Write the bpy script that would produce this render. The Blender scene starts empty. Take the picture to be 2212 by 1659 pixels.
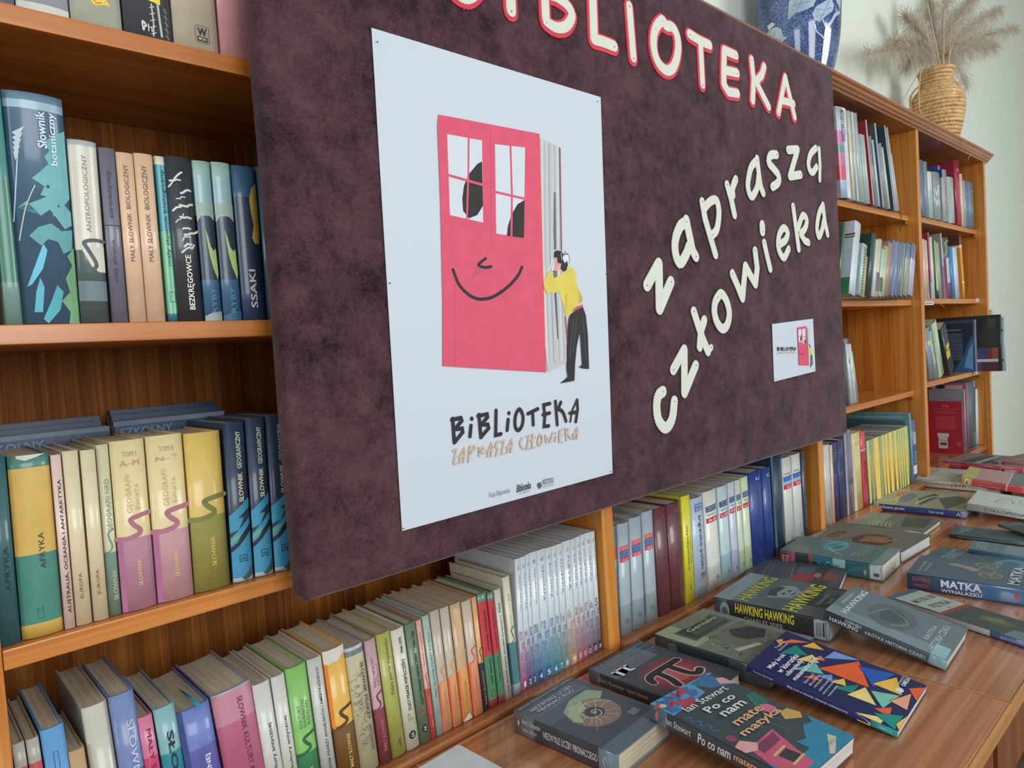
import bpy, bmesh, math, random
from mathutils import Vector, Matrix, noise
from mathutils.geometry import tessellate_polygon

random.seed(7)
SC = bpy.context.scene
COL = SC.collection

# ------------------------------------------------------------------ camera
F, CU, CV = 1508.0, 1106.0, 829.5          # focal length and centre for a 2212 x 1659 frame
R = [[0.733526, -0.080334, 0.674897], [-0.676628, 0.007405, 0.736288], [-0.064147, -0.99674, -0.048925]]
EYE = Vector((0.0, -0.88, 0.0))            # all z below are measured from eye height
Z0 = 1.36                                  # eye height above the floor
cam_data = bpy.data.cameras.new('camera')
cam = bpy.data.objects.new('camera', cam_data)
COL.objects.link(cam)
cam_data.sensor_fit = 'HORIZONTAL'
cam_data.sensor_width = 36.0
cam_data.lens = F / 2212 * 36.0
cam_data.clip_start = 0.02
M = Matrix([[R[i][0], -R[i][1], -R[i][2]] for i in range(3)]).to_4x4()
M.translation = EYE + Vector((0, 0, Z0))
cam.matrix_world = M
SC.camera = cam

# ------------------------------------------------------------------ light
SC.view_settings.view_transform = 'Standard'
SC.view_settings.look = 'None'
SC.view_settings.gamma = 1.0
SC.view_settings.use_curve_mapping = False
SC.view_settings.exposure = 0.0
world = bpy.data.worlds.new('world')
SC.world = world
world.use_nodes = True
world.node_tree.nodes['Background'].inputs[0].default_value = (0.80, 0.90, 1.0, 1)
world.node_tree.nodes['Background'].inputs[1].default_value = 0.58


def window_light(name, loc, target, sx, sy, power, color):
    l = bpy.data.lights.new(name, 'AREA')
    l.shape = 'RECTANGLE'; l.size = sx; l.size_y = sy; l.energy = power; l.color = color
    o = bpy.data.objects.new(name, l); COL.objects.link(o)
    o.location = (loc[0], loc[1], loc[2] + Z0)
    o.rotation_euler = (Vector(target) - Vector(loc)).to_track_quat('-Z', 'Y').to_euler()
    return o


window_light('window_daylight', (0.2, -3.4, 0.75), (0.4, 0, 0.0), 1.5, 1.7, 52, (0.93, 0.97, 1.0))
window_light('window_daylight', (3.6, -3.4, 0.75), (3.2, 0, 0.0), 1.5, 1.7, 74, (0.93, 0.97, 1.0))
window_light('window_daylight', (-2.6, -1.5, 0.55), (0.5, -0.6, 0.0), 1.3, 1.7, 30, (0.93, 0.97, 1.0))


# ------------------------------------------------------------------ helpers
def ray(u, v):
    a = (u - CU, v - CV, F)
    return Vector([R[i][0] * a[0] + R[i][1] * a[1] + R[i][2] * a[2] for i in range(3)])


def at(u, v, val, ax=1):
    """the point where the sight line through a pixel meets the plane axis = val"""
    d = ray(u, v)
    return EYE + d * ((val - EYE[ax]) / d[ax])


def lin(c):
    c = c / 255.0
    return c / 12.92 if c <= 0.04045 else ((c + 0.055) / 1.055) ** 2.4


def rgb(c):
    return (lin(c[0]), lin(c[1]), lin(c[2]), 1.0)


def new_mat(name):
    m = bpy.data.materials.new(name); m.use_nodes = True
    nt = m.node_tree; b = nt.nodes['Principled BSDF']
    return m, nt, b


MATS = {}


def plain(c, rough=0.5, coat=0.0, wear=0.06, metal=0.0, kind=''):
    key = ('plain', tuple(c), rough, coat, wear, metal)
    if key in MATS: return MATS[key]
    m, nt, b = new_mat('print' if not kind else kind)
    b.inputs['Roughness'].default_value = rough
    b.inputs['Metallic'].default_value = metal
    if coat:
        b.inputs['Coat Weight'].default_value = coat
        b.inputs['Coat Roughness'].default_value = 0.12
    if wear:
        tc = nt.nodes.new('ShaderNodeTexCoord')
        n = nt.nodes.new('ShaderNodeTexNoise'); n.inputs['Scale'].default_value = 38; n.inputs['Detail'].default_value = 5
        nt.links.new(tc.outputs['Object'], n.inputs['Vector'])
        r = nt.nodes.new('ShaderNodeValToRGB')
        c0 = rgb(c)
        r.color_ramp.elements[0].position = 0.3; r.color_ramp.elements[1].position = 0.72
        r.color_ramp.elements[0].color = tuple(x * (1 - wear * 1.6) for x in c0[:3]) + (1,)
        r.color_ramp.elements[1].color = tuple(min(1, x * (1 + wear) + wear * 0.03) for x in c0[:3]) + (1,)
        nt.links.new(n.outputs['Fac'], r.inputs['Fac'])
        nt.links.new(r.outputs['Color'], b.inputs['Base Color'])
        bp = nt.nodes.new('ShaderNodeBump'); bp.inputs['Strength'].default_value = 0.12; bp.inputs['Distance'].default_value = 0.001
        n2 = nt.nodes.new('ShaderNodeTexNoise'); n2.inputs['Scale'].default_value = 60; n2.inputs['Detail'].default_value = 2
        nt.links.new(tc.outputs['Object'], n2.inputs['Vector'])
        nt.links.new(n2.outputs['Fac'], bp.inputs['Height'])
        if coat: nt.links.new(bp.outputs['Normal'], b.inputs['Coat Normal'])
        else: nt.links.new(bp.outputs['Normal'], b.inputs['Normal'])
    else:
        b.inputs['Base Color'].default_value = rgb(c)
    MATS[key] = m
    return m


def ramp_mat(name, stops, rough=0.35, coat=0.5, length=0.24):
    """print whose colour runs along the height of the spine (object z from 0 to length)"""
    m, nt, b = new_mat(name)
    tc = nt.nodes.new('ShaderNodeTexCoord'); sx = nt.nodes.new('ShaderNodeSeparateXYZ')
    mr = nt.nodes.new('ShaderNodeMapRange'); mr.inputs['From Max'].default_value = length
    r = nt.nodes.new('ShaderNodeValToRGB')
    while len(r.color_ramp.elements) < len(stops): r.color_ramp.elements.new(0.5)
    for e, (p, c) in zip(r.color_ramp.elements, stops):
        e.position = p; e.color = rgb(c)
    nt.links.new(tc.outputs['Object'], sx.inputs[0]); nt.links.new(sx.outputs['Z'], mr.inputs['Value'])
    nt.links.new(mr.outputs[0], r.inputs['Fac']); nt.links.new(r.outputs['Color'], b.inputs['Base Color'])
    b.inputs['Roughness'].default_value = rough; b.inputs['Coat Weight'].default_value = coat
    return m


def wood(name, c0, c1, c2, axis='X', scale=1.0, rough=0.32, coat=0.35, figure=0.5, fine=1.0):
    m, nt, b = new_mat(name)
    N = nt.nodes.new; Lk = nt.links.new
    tc = N('ShaderNodeTexCoord')
    mp = N('ShaderNodeMapping')
    s = {'X': (0.7, 22, 22), 'Y': (22, 0.7, 22), 'Z': (22, 22, 0.7)}[axis]
    mp.inputs['Scale'].default_value = tuple(k * scale for k in s)
    Lk(tc.outputs['Object'], mp.inputs['Vector'])
    n1 = N('ShaderNodeTexNoise'); n1.inputs['Scale'].default_value = 1.0; n1.inputs['Detail'].default_value = 4
    n1.inputs['Distortion'].default_value = 0.7
    Lk(mp.outputs[0], n1.inputs['Vector'])
    mp2 = N('ShaderNodeMapping')
    mp2.inputs['Scale'].default_value = tuple((k * 2.2 if k < 2 else k * 7 * fine) * scale for k in s)
    Lk(tc.outputs['Object'], mp2.inputs['Vector'])
    n2 = N('ShaderNodeTexNoise'); n2.inputs['Scale'].default_value = 1.0; n2.inputs['Detail'].default_value = 3
    Lk(mp2.outputs[0], n2.inputs['Vector'])
    wv = N('ShaderNodeMath'); wv.operation = 'SINE'
    mul = N('ShaderNodeMath'); mul.operation = 'MULTIPLY'; mul.inputs[1].default_value = 52
    Lk(n1.outputs['Fac'], mul.inputs[0]); Lk(mul.outputs[0], wv.inputs[0])
    ma = N('ShaderNodeMath'); ma.operation = 'MULTIPLY_ADD'; ma.inputs[1].default_value = 0.07 * figure
    Lk(wv.outputs[0], ma.inputs[0]); Lk(n1.outputs['Fac'], ma.inputs[2])
    ad = N('ShaderNodeMath'); ad.operation = 'MULTIPLY_ADD'; ad.inputs[1].default_value = 0.58
    Lk(n2.outputs['Fac'], ad.inputs[0]); Lk(ma.outputs[0], ad.inputs[2])
    r = N('ShaderNodeValToRGB')
    r.color_ramp.elements.new(0.5)
    for e, p, c in zip(r.color_ramp.elements, (0.42, 0.76, 1.08), (c0, c1, c2)):
        e.position = p; e.color = rgb(c)
    Lk(ad.outputs[0], r.inputs['Fac']); Lk(r.outputs['Color'], b.inputs['Base Color'])
    bp = N('ShaderNodeBump'); bp.inputs['Strength'].default_value = 0.15; bp.inputs['Distance'].default_value = 0.0006
    Lk(n2.outputs['Fac'], bp.inputs['Height']); Lk(bp.outputs['Normal'], b.inputs['Normal'])
    b.inputs['Roughness'].default_value = rough
    b.inputs['Coat Weight'].default_value = coat; b.inputs['Coat Roughness'].default_value = 0.15
    if not coat: b.inputs['Specular IOR Level'].default_value = 0.2
    return m


W_SHELF = wood('varnished_pine', (146, 78, 24), (188, 112, 44), (208, 136, 66), 'X', 1.0)
W_UP = wood('varnished_pine', (156, 88, 28), (198, 124, 46), (214, 146, 68), 'Z', 0.9, figure=1.2)
W_BACK = wood('pine_veneer', (88, 42, 8), (134, 74, 20), (168, 104, 40), 'Z', 1.2, figure=1.0, coat=0.0, fine=1.8, rough=0.6)
W_CORN = wood('varnished_cornice', (112, 62, 32), (150, 90, 52), (178, 118, 76), 'X', 1.0)
W_TABLE = wood('beech_laminate', (124, 74, 44), (164, 104, 66), (194, 134, 94), 'X', 0.9, rough=0.22, coat=0.8, fine=0.8, figure=0.35)
W_EDGE = wood('light_edge_band', (168, 112, 62), (188, 132, 78), (204, 150, 94), 'X', 0.9)
W_APRON = wood('dark_laminate', (92, 46, 22), (122, 66, 36), (142, 82, 48), 'Z', 0.9)

m, nt, b = new_mat('velvet')
N = nt.nodes.new; Lk = nt.links.new
tc = N('ShaderNodeTexCoord')
n1 = N('ShaderNodeTexNoise'); n1.inputs['Scale'].default_value = 15; n1.inputs['Detail'].default_value = 13; n1.inputs['Roughness'].default_value = 0.78; n1.inputs['Distortion'].default_value = 0.15
n2 = N('ShaderNodeTexNoise'); n2.inputs['Scale'].default_value = 420; n2.inputs['Detail'].default_value = 3
Lk(tc.outputs['Object'], n1.inputs['Vector']); Lk(tc.outputs['Object'], n2.inputs['Vector'])
ad = N('ShaderNodeMath'); ad.operation = 'MULTIPLY_ADD'; ad.inputs[1].default_value = 0.30
Lk(n2.outputs['Fac'], ad.inputs[0]); Lk(n1.outputs['Fac'], ad.inputs[2])
r = N('ShaderNodeValToRGB'); r.color_ramp.elements.new(0.5)
for e, p, c in zip(r.color_ramp.elements, (0.48, 0.60, 0.78), ((38, 24, 27), (66, 45, 49), (90, 65, 69))):
    e.position = p; e.color = rgb(c)
Lk(ad.outputs[0], r.inputs['Fac']); Lk(r.outputs['Color'], b.inputs['Base Color'])
b.inputs['Roughness'].default_value = 0.95; b.inputs['Specular IOR Level'].default_value = 0.1
b.inputs['Sheen Weight'].default_value = 0.35; b.inputs['Sheen Roughness'].default_value = 0.4
b.inputs['Sheen Tint'].default_value = (0.75, 0.6, 0.65, 1)
bp = N('ShaderNodeBump'); bp.inputs['Strength'].default_value = 0.5; bp.inputs['Distance'].default_value = 0.001
Lk(ad.outputs[0], bp.inputs['Height']); Lk(bp.outputs['Normal'], b.inputs['Normal'])
VELVET = m

m, nt, b = new_mat('page_edges')
N = nt.nodes.new; Lk = nt.links.new
PAGES_NT = []


def page_mat(c, key=[{}]):
    if c in key[0]: return key[0][c]
    m, nt, b = new_mat('page_edges')
    N = nt.nodes.new; Lk = nt.links.new
    tc = N('ShaderNodeTexCoord'); mp = N('ShaderNodeMapping'); mp.inputs['Scale'].default_value = (900, 4, 4)
    Lk(tc.outputs['Object'], mp.inputs['Vector'])
    n = N('ShaderNodeTexNoise'); n.inputs['Scale'].default_value = 1; n.inputs['Detail'].default_value = 2
    Lk(mp.outputs[0], n.inputs['Vector'])
    r = N('ShaderNodeValToRGB'); c0 = rgb(c)
    r.color_ramp.elements[0].position = 0.35; r.color_ramp.elements[1].position = 0.65
    r.color_ramp.elements[0].color = tuple(x * 0.62 for x in c0[:3]) + (1,)
    r.color_ramp.elements[1].color = c0
    Lk(n.outputs['Fac'], r.inputs['Fac']); Lk(r.outputs['Color'], b.inputs['Base Color'])
    b.inputs['Roughness'].default_value = 0.8
    key[0][c] = m
    return m


def mat(x):
    if isinstance(x, bpy.types.Material): return x
    return plain(tuple(x))


def tag(o, label=None, cat=None, group=None, kind=None):
    if label: o['label'] = label
    if cat: o['category'] = cat
    if group: o['group'] = group
    if kind: o['kind'] = kind
    return o


def thing(name, label, cat, loc=(0, 0, 0), group=None, matrix=None):
    o = bpy.data.objects.new(name, None); COL.objects.link(o)
    o.empty_display_size = 0.05
    if matrix is not None:
        mm = matrix.copy(); mm.translation = mm.translation + Vector((0, 0, Z0)); o.matrix_world = mm
    else:
        o.location = (loc[0], loc[1], loc[2] + Z0)
    return tag(o, label, cat, group)


def obj(name, bm, mats, parent=None, local=False, smooth=False):
    """link bm as one mesh; world coordinates unless local=True (then in the parent's frame)"""
    me = bpy.data.meshes.new(name)
    if not local:
        if parent is not None:
            p = Vector(parent.location)
            q = parent.parent
            while q is not None: p = p + Vector(q.location); q = q.parent
            off = Vector((0, 0, Z0)) - p
        else:
            bb = [v.co.copy() for v in bm.verts]
            c = sum(bb, Vector()) / max(1, len(bb)); c.z = min(v.z for v in bb)
            off = -c
        bmesh.ops.translate(bm, verts=bm.verts, vec=off)
    if smooth:
        for f in bm.faces: f.smooth = True
    bm.to_mesh(me); bm.free()
    for x in (mats if isinstance(mats, (list, tuple)) and not isinstance(mats[0], (int, float)) else [mats]):
        me.materials.append(mat(x))
    o = bpy.data.objects.new(name, me); COL.objects.link(o)
    if parent is not None: o.parent = parent
    elif not local: o.location = -off + Vector((0, 0, Z0))
    return o


def box(bm, x0, x1, y0, y1, z0, z1, mi=0, bevel=0.0):
    vs = [bm.verts.new((x, y, z)) for x in (x0, x1) for y in (y0, y1) for z in (z0, z1)]
    fs = []
    for idx in ((0, 1, 3, 2), (4, 6, 7, 5), (0, 4, 5, 1), (2, 3, 7, 6), (0, 2, 6, 4), (1, 5, 7, 3)):
        f = bm.faces.new([vs[i] for i in idx]); f.material_index = mi; fs.append(f)
    if bevel:
        es = set(e for f in fs for e in f.edges)
        bmesh.ops.bevel(bm, geom=list(es), offset=bevel, segments=2, affect='EDGES', profile=0.6)
    return fs


def bx(x0, x1, y0, y1, z0, z1, bevel=0.0):
    bm = bmesh.new(); box(bm, x0, x1, y0, y1, z0, z1, 0, bevel); return bm


def extrude_profile(bm, pts, x0, x1, mi=0):
    """pts: (y, z) outline, extruded along x"""
    a = [bm.verts.new((x0, y, z)) for y, z in pts]; c = [bm.verts.new((x1, y, z)) for y, z in pts]
    n = len(pts)
    for i in range(n):
        bm.faces.new((a[i], a[(i + 1) % n], c[(i + 1) % n], c[i])).material_index = mi
    bm.faces.new(a[::-1]).material_index = mi; bm.faces.new(c).material_index = mi


def tube(bm, pts, rad, n=6, mi=0, cap=True):
    pts = [Vector(p) for p in pts]
    if not isinstance(rad, (list, tuple)): rad = [rad] * len(pts)
    rings = []
    t0 = (pts[1] - pts[0]).normalized()
    ref = Vector((0, 0, 1)) if abs(t0.z) < 0.9 else Vector((1, 0, 0))
    for i, p in enumerate(pts):
        t = (pts[min(i + 1, len(pts) - 1)] - pts[max(i - 1, 0)]).normalized()
        s = t.cross(ref).normalized(); ref = s.cross(t).normalized()
        rings.append([bm.verts.new(p + (s * math.cos(a) + ref * math.sin(a)) * rad[i]) for a in (2 * math.pi * k / n for k in range(n))])
    for a, b2 in zip(rings, rings[1:]):
        for k in range(n):
            f = bm.faces.new((a[k], a[(k + 1) % n], b2[(k + 1) % n], b2[k])); f.material_index = mi; f.smooth = True
    if cap:
        bm.faces.new(rings[0][::-1]).material_index = mi; bm.faces.new(rings[-1]).material_index = mi


def lathe(bm, prof, n=40, mi=0, center=(0, 0, 0)):
    c = Vector(center); rings = []
    for r, z in prof:
        rings.append([bm.verts.new(c + Vector((r * math.cos(2 * math.pi * k / n), r * math.sin(2 * math.pi * k / n), z))) for k in range(n)])
    for a, b2 in zip(rings, rings[1:]):
        for k in range(n):
            f = bm.faces.new((a[k], a[(k + 1) % n], b2[(k + 1) % n], b2[k])); f.material_index = mi; f.smooth = True
    bm.faces.new(rings[0][::-1])
    return rings


def spline(pts, seg=6, closed=False):
    pts = [Vector(p).to_2d() if len(p) == 2 else Vector(p) for p in pts]
    n = len(pts); out = []
    rng = range(n) if closed else range(n - 1)
    for i in rng:
        p0 = pts[(i - 1) % n] if closed or i > 0 else pts[i]
        p1 = pts[i]; p2 = pts[(i + 1) % n]
        p3 = pts[(i + 2) % n] if closed or i + 2 < n else p2
        for k in range(seg):
            t = k / seg
            out.append(0.5 * ((2 * p1) + (p2 - p0) * t + (2 * p0 - 5 * p1 + 4 * p2 - p3) * t * t + (-p0 + 3 * p1 - 3 * p2 + p3) * t ** 3))
    if not closed: out.append(pts[-1])
    return out


def stroke_polys(pts, w, closed=False, curve=False, caps=True):
    """2-D centre line -> list of convex polygons (segments and round joints)"""
    pts = spline(pts, 5, closed) if curve else [Vector(p) for p in pts]
    out = []; n = len(pts); h = w / 2
    for i in range(n if closed else n - 1):
        a, b2 = pts[i], pts[(i + 1) % n]
        d = b2 - a
        if d.length < 1e-9: continue
        d = d.normalized(); q = Vector((-d.y, d.x)) * h
        out.append([a - q, b2 - q, b2 + q, a + q])
    for i, p in enumerate(pts):
        if not caps and i in (0, n - 1): continue
        k = 10 if (not curve or i in (0, n - 1)) else 6
        out.append([p + Vector((math.cos(2 * math.pi * j / k), math.sin(2 * math.pi * j / k))) * h for j in range(k)])
    return out


def strip_polys(pts, w, closed=False, curve=False):
    """like stroke_polys but the pieces of one stroke share edges instead of overlapping"""
    pts = spline(pts, 5, closed) if curve else [Vector(p) for p in pts]
    q = [pts[0]]
    for p in pts[1:]:
        if (p - q[-1]).length > 1e-7: q.append(p)
    if closed and (q[0] - q[-1]).length < 1e-7: q.pop()
    pts = q; n = len(pts); h = w / 2
    if n < 2: return [[pts[0] + Vector((math.cos(2 * math.pi * j / 10), math.sin(2 * math.pi * j / 10))) * h for j in range(10)]]
    L = []; Rr = []
    for i, p in enumerate(pts):
        a = (p - pts[i - 1]).normalized() if (i > 0 or closed) else None
        b = (pts[(i + 1) % n] - p).normalized() if (i < n - 1 or closed) else None
        if a is None: a = b
        if b is None: b = a
        t = a + b
        t = t.normalized() if t.length > 0.2 else a
        m = Vector((-t.y, t.x)); k = h * min(1.7, 1 / max(0.3, abs(m.dot(Vector((-a.y, a.x))))))
        L.append(p + m * k); Rr.append(p - m * k)
    out = [[Rr[i], Rr[(i + 1) % n], L[(i + 1) % n], L[i]] for i in range(n if closed else n - 1)]
    if not closed:
        for p, s, e in ((pts[0], L[0], Rr[0]), (pts[-1], Rr[-1], L[-1])):
            v = s - p; out.append([p + Vector((v.x * math.cos(g) - v.y * math.sin(g), v.x * math.sin(g) + v.y * math.cos(g))) for g in (math.pi * j / 6 for j in range(7))])
    return out


def tess(poly):
    p3 = [Vector((p[0], p[1], 0)) for p in poly]
    return tessellate_polygon([p3])


TEXTS = {}


def text_mesh(s, bold=0.0, shear=0.0):
    """flat text, normalised so its outline fills 0..1 x 0..1; returns verts, tris"""
    key = (s, bold, shear)
    if key in TEXTS: return TEXTS[key]
    cu = bpy.data.curves.new('t', 'FONT'); cu.body = s; cu.resolution_u = 2; cu.offset = bold; cu.shear = shear
    o = bpy.data.objects.new('t', cu)
    COL.objects.link(o)
    me = o.to_mesh()
    vs = [(v.co.x, v.co.y) for v in me.vertices]
    me.calc_loop_triangles()
    tr = [tuple(t.vertices) for t in me.loop_triangles]
    o.to_mesh_clear(); bpy.data.objects.remove(o); bpy.data.curves.remove(cu)
    if vs:
        x0 = min(v[0] for v in vs); x1 = max(v[0] for v in vs); y0 = min(v[1] for v in vs); y1 = max(v[1] for v in vs)
        vs = [((x - x0) / (x1 - x0), (y - y0) / (y1 - y0)) for x, y in vs]
    TEXTS[key] = (vs, tr)
    return TEXTS[key]


# ------------------------------------------------------------------ flat print on a surface
def deco_mesh(items, A, B, mapping, cuts=None, eps0=0.00035, de=0.000014):
    """items in fractions of A x B -> (bmesh, materials); mapping(a, b, e) -> 3-D point"""
    bm = bmesh.new(); mats = []; lay = 0
    for it in items:
        k = it[0]; lay += 1
        polys = []; tris = None
        if k == 't':
            _, s, a0, a1, b0, b1, dr, col, bold = it[:9]
            vs, tr = text_mesh(s, bold, it[9] if len(it) > 9 else 0.0)
            if dr == 0: f = lambda x, y: (a0 + (a1 - a0) * x, b0 + (b1 - b0) * y)
            elif dr > 0: f = lambda x, y: (a1 + (a0 - a1) * y, b0 + (b1 - b0) * x)
            else: f = lambda x, y: (a0 + (a1 - a0) * y, b1 + (b0 - b1) * x)
            pts = [f(x, y) for x, y in vs]
            polys.append(([(p[0] * A, p[1] * B) for p in pts], tr))
        elif k == 'p':
            pl = [(p[0] * A, p[1] * B) for p in it[1]]; col = it[2]
            polys.append((pl, tess(pl)))
        elif k == 'r':
            _, a0, a1, b0, b1, col = it
            pl = [(a0 * A, b0 * B), (a1 * A, b0 * B), (a1 * A, b1 * B), (a0 * A, b1 * B)]
            polys.append((pl, [(0, 1, 2), (0, 2, 3)]))
        elif k == 'e':
            _, ca, cb, ra, rb, col = it
            n = 20
            pl = [((ca + ra * math.cos(2 * math.pi * i / n)) * A, (cb + rb * math.sin(2 * math.pi * i / n)) * B) for i in range(n)]
            polys.append((pl, [(0, i, i + 1) for i in range(1, n - 1)]))
        elif k == 's':
            _, pts, w, col = it[:4]
            for pl in strip_polys([(p[0] * A, p[1] * B) for p in pts], w * A, len(it) > 4 and it[4], len(it) > 5 and it[5]):
                pl = [(p.x, p.y) for p in pl]
                polys.append((pl, [(0, i, i + 1) for i in range(1, len(pl) - 1)]))
        mt = mat(col)
        if mt not in mats: mats.append(mt)
        mi = mats.index(mt)
        for pl, tr in polys:
            vv = [bm.verts.new((p[0], p[1], lay)) for p in pl]
            for t in tr:
                try: bm.faces.new([vv[i] for i in t]).material_index = mi
                except ValueError: pass
    if cuts:
        for x in cuts:
            bmesh.ops.bisect_plane(bm, geom=bm.verts[:] + bm.edges[:] + bm.faces[:], plane_co=(x, 0, 0), plane_no=(1, 0, 0))
    for v in bm.verts:
        v.co = mapping(v.co.x, v.co.y, eps0 + de * v.co.z)
    return bm, mats


def spine_profile(w, sag, n=8):
    """(x, y) from back edge to front edge, y = 0 at the proudest point"""
    out = []
    for i in range(n + 1):
        s = i / n; x = w * s
        y = sag * (abs(2 * s - 1) ** 2.4)
        out.append((x, y))
    return out


def book(label, w, h, d, matrix, bands, spine=(), cover=(), back=(), pages=(214, 200, 172), sag=None, t=0.0022,
         group=None, rough=0.42, coat=0.5, overhang=0.0025, name='book', cat='book', coverc=None, paper=False):
    label = label.replace('spined', '@').replace('spine', 'book').replace('@', 'spined')
    root = thing(name, label, cat, group=group, matrix=matrix)
    soft = lambda c: tuple(int(q * 0.93 + 0.07 * g) for q, g in zip(c, (196, 202, 204)))
    if isinstance(bands, tuple): bands = soft(bands)
    elif isinstance(bands, list): bands = [(f, soft(c) if isinstance(c, tuple) else c) for f, c in bands]
    if sag is None: sag = min(0.13 * w, 0.0042)
    if paper: t = 0.0005; overhang = 0.0002
    t = min(t, w * 0.28)
    prof = spine_profile(w, sag)
    outer = [(0, d)] + prof + [(w, d)]
    inner = [(t, d)] + [(t + (w - 2 * t) * i / 8, prof[i][1] + t) for i in range(9)] + [(w - t, d)]
    if isinstance(bands, bpy.types.Material): bl = [(1.0, bands)]
    elif isinstance(bands, tuple): bl = [(1.0, plain(bands, rough, coat))]
    else: bl = [(f, c if isinstance(c, bpy.types.Material) else plain(c, rough, coat)) for f, c in bands]
    bm = bmesh.new()
    zs = [0.0] + [f * h for f, _ in bl]
    mats = []
    O = [[bm.verts.new((x, y, z)) for x, y in outer] for z in zs]
    I = [[bm.verts.new((x, y, z)) for x, y in inner] for z in zs]
    n = len(outer)
    cm = None
    if coverc is not None: cm = coverc if isinstance(coverc, bpy.types.Material) else plain(coverc, rough, coat)
    for k in range(len(zs) - 1):
        mt = bl[k][1]
        if mt not in mats: mats.append(mt)
        mi = mats.index(mt); mj = mi
        if cm is not None:
            if cm not in mats: mats.append(cm)
            mj = mats.index(cm)
        for i in range(n - 1):
            f = bm.faces.new((O[k][i], O[k][i + 1], O[k + 1][i + 1], O[k + 1][i]))
            f.material_index = mj if i in (0, n - 2) else mi
            f.smooth = 0 < i < n - 2
            bm.faces.new((I[k + 1][i], I[k + 1][i + 1], I[k][i + 1], I[k][i])).material_index = mj
        for i in (0, n - 1):
            a, b2, c, e = O[k][i], O[k + 1][i], I[k + 1][i], I[k][i]
            bm.faces.new((a, b2, c, e) if i == 0 else (e, c, b2, a)).material_index = mj
    for k, flip in ((0, False), (len(zs) - 1, True)):
        for i in range(n - 1):
            q = (O[k][i], I[k][i], I[k][i + 1], O[k][i + 1])
            bm.faces.new(q[::-1] if flip else q).material_index = mats.index(bl[0][1] if k == 0 else bl[-1][1])
    bmesh.ops.recalc_face_normals(bm, faces=bm.faces)
    obj('cover', bm, mats, root, local=True)
    # page block with a hollowed fore-edge
    o2 = overhang; g = 0.0002
    bm = bmesh.new()
    fe = d - o2 - 0.0008
    sec = [(t + g, sag + t + 0.0006), (w - t - g, sag + t + 0.0006), (w - t - g, fe), (w * 0.75, fe - sag * 0.7), (w * 0.5, fe - sag), (w * 0.25, fe - sag * 0.7), (t + g, fe)]
    lo = [bm.verts.new((x, y, o2)) for x, y in sec]; hi = [bm.verts.new((x, y, h - o2)) for x, y in sec]
    for i in range(len(sec)):
        j = (i + 1) % len(sec); bm.faces.new((lo[i], lo[j], hi[j], hi[i]))
    bm.faces.new(lo[::-1]); bm.faces.new(hi)
    obj('page_block', bm, page_mat(tuple(pages)), root, local=True)
    letters = [i for i in spine if i[0] == 't']; art = [i for i in spine if i[0] != 't']

    def ys(x):
        s = min(max(x / w, 0), 1) * 8; i = min(int(s), 7); fr = s - i
        return prof[i][1] * (1 - fr) + prof[i + 1][1] * fr
    cuts = [p[0] for p in prof[1:-1]] if sag > 0.0006 else None
    if art:
        b2, ms = deco_mesh(art, w, h, lambda a, b_, e: Vector((a, ys(a) - e * 0.6, b_)), cuts)
        obj('spine_print', b2, ms, root, local=True)
    if letters:
        b2, ms = deco_mesh(letters, w, h, lambda a, b_, e: Vector((a, ys(a) - e - 0.00015 - 0.00004 * len(art), b_)), cuts)
        obj('spine_lettering', b2, ms, root, local=True)
    for nm, items, sgn in (('front', cover, 1), ('back', back, -1)):
        L = [i for i in items if i[0] == 't']; Ar = [i for i in items if i[0] != 't']
        if sgn > 0: mp = lambda a, b_, e: Vector((w + e * 0.6, a + 0.0, b_))
        else: mp = lambda a, b_, e: Vector((-e * 0.6, d - a, b_))
        if Ar:
            b2, ms = deco_mesh(Ar, d, h, mp); obj('cover_print', b2, ms, root, local=True)
        if L:
            b2, ms = deco_mesh(L, d, h, (lambda a, b_, e, q=len(Ar): mp(a, b_, e + 0.00025 + 0.00007 * q))); obj('cover_lettering', b2, ms, root, local=True)
    return root


def stand_matrix(origin, lean=0.0, yaw=0.0):
    Zx = Vector((lean, 0, 1)).normalized(); X = Vector((Zx.z, 0, -Zx.x)); Y = Vector((0, 1, 0))
    mm = Matrix((X, Y, Zx)).transposed().to_4x4()
    if yaw: mm = Matrix.Rotation(yaw, 4, 'Z') @ mm
    mm.translation = origin
    return mm


def proj(P):
    q = Vector(P) - EYE
    c = [sum(R[i][k] * q[i] for i in range(3)) for k in range(3)]
    return CU + F * c[0] / c[2], CV + F * c[1] / c[2]


def row_book(tl, tru, Y, zb, bands, label, lean=0.0, d=0.14, spine=(), minw=0.004, **kw):
    P = at(tl[0], tl[1], Y); zb += 0.0006
    Zx = Vector((lean, 0, 1)).normalized(); X = Vector((Zx.z, 0, -Zx.x))
    lo, hi = 0.001, 0.2
    for _ in range(30):
        mid = (lo + hi) / 2
        if proj(P + X * mid)[0] < tru: lo = mid
        else: hi = mid
    w = max(lo, minw) - 0.0004
    lift = max(0.0, lean) * w
    h = (P.z - zb - lift) / Zx.z
    o = P - Zx * h
    return book(label, w, h, d, stand_matrix(o, lean), bands, spine=spine, **kw)


# ------------------------------------------------------------------ the room
ZF = -Z0
bk = plain((205, 212, 198), 0.85, 0, 0.03)
WALLP = plain((222, 228, 214), 0.9, 0, 0.02)


def struct(name, bm, m_):
    return tag(obj(name, bm, m_), kind='structure')


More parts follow.
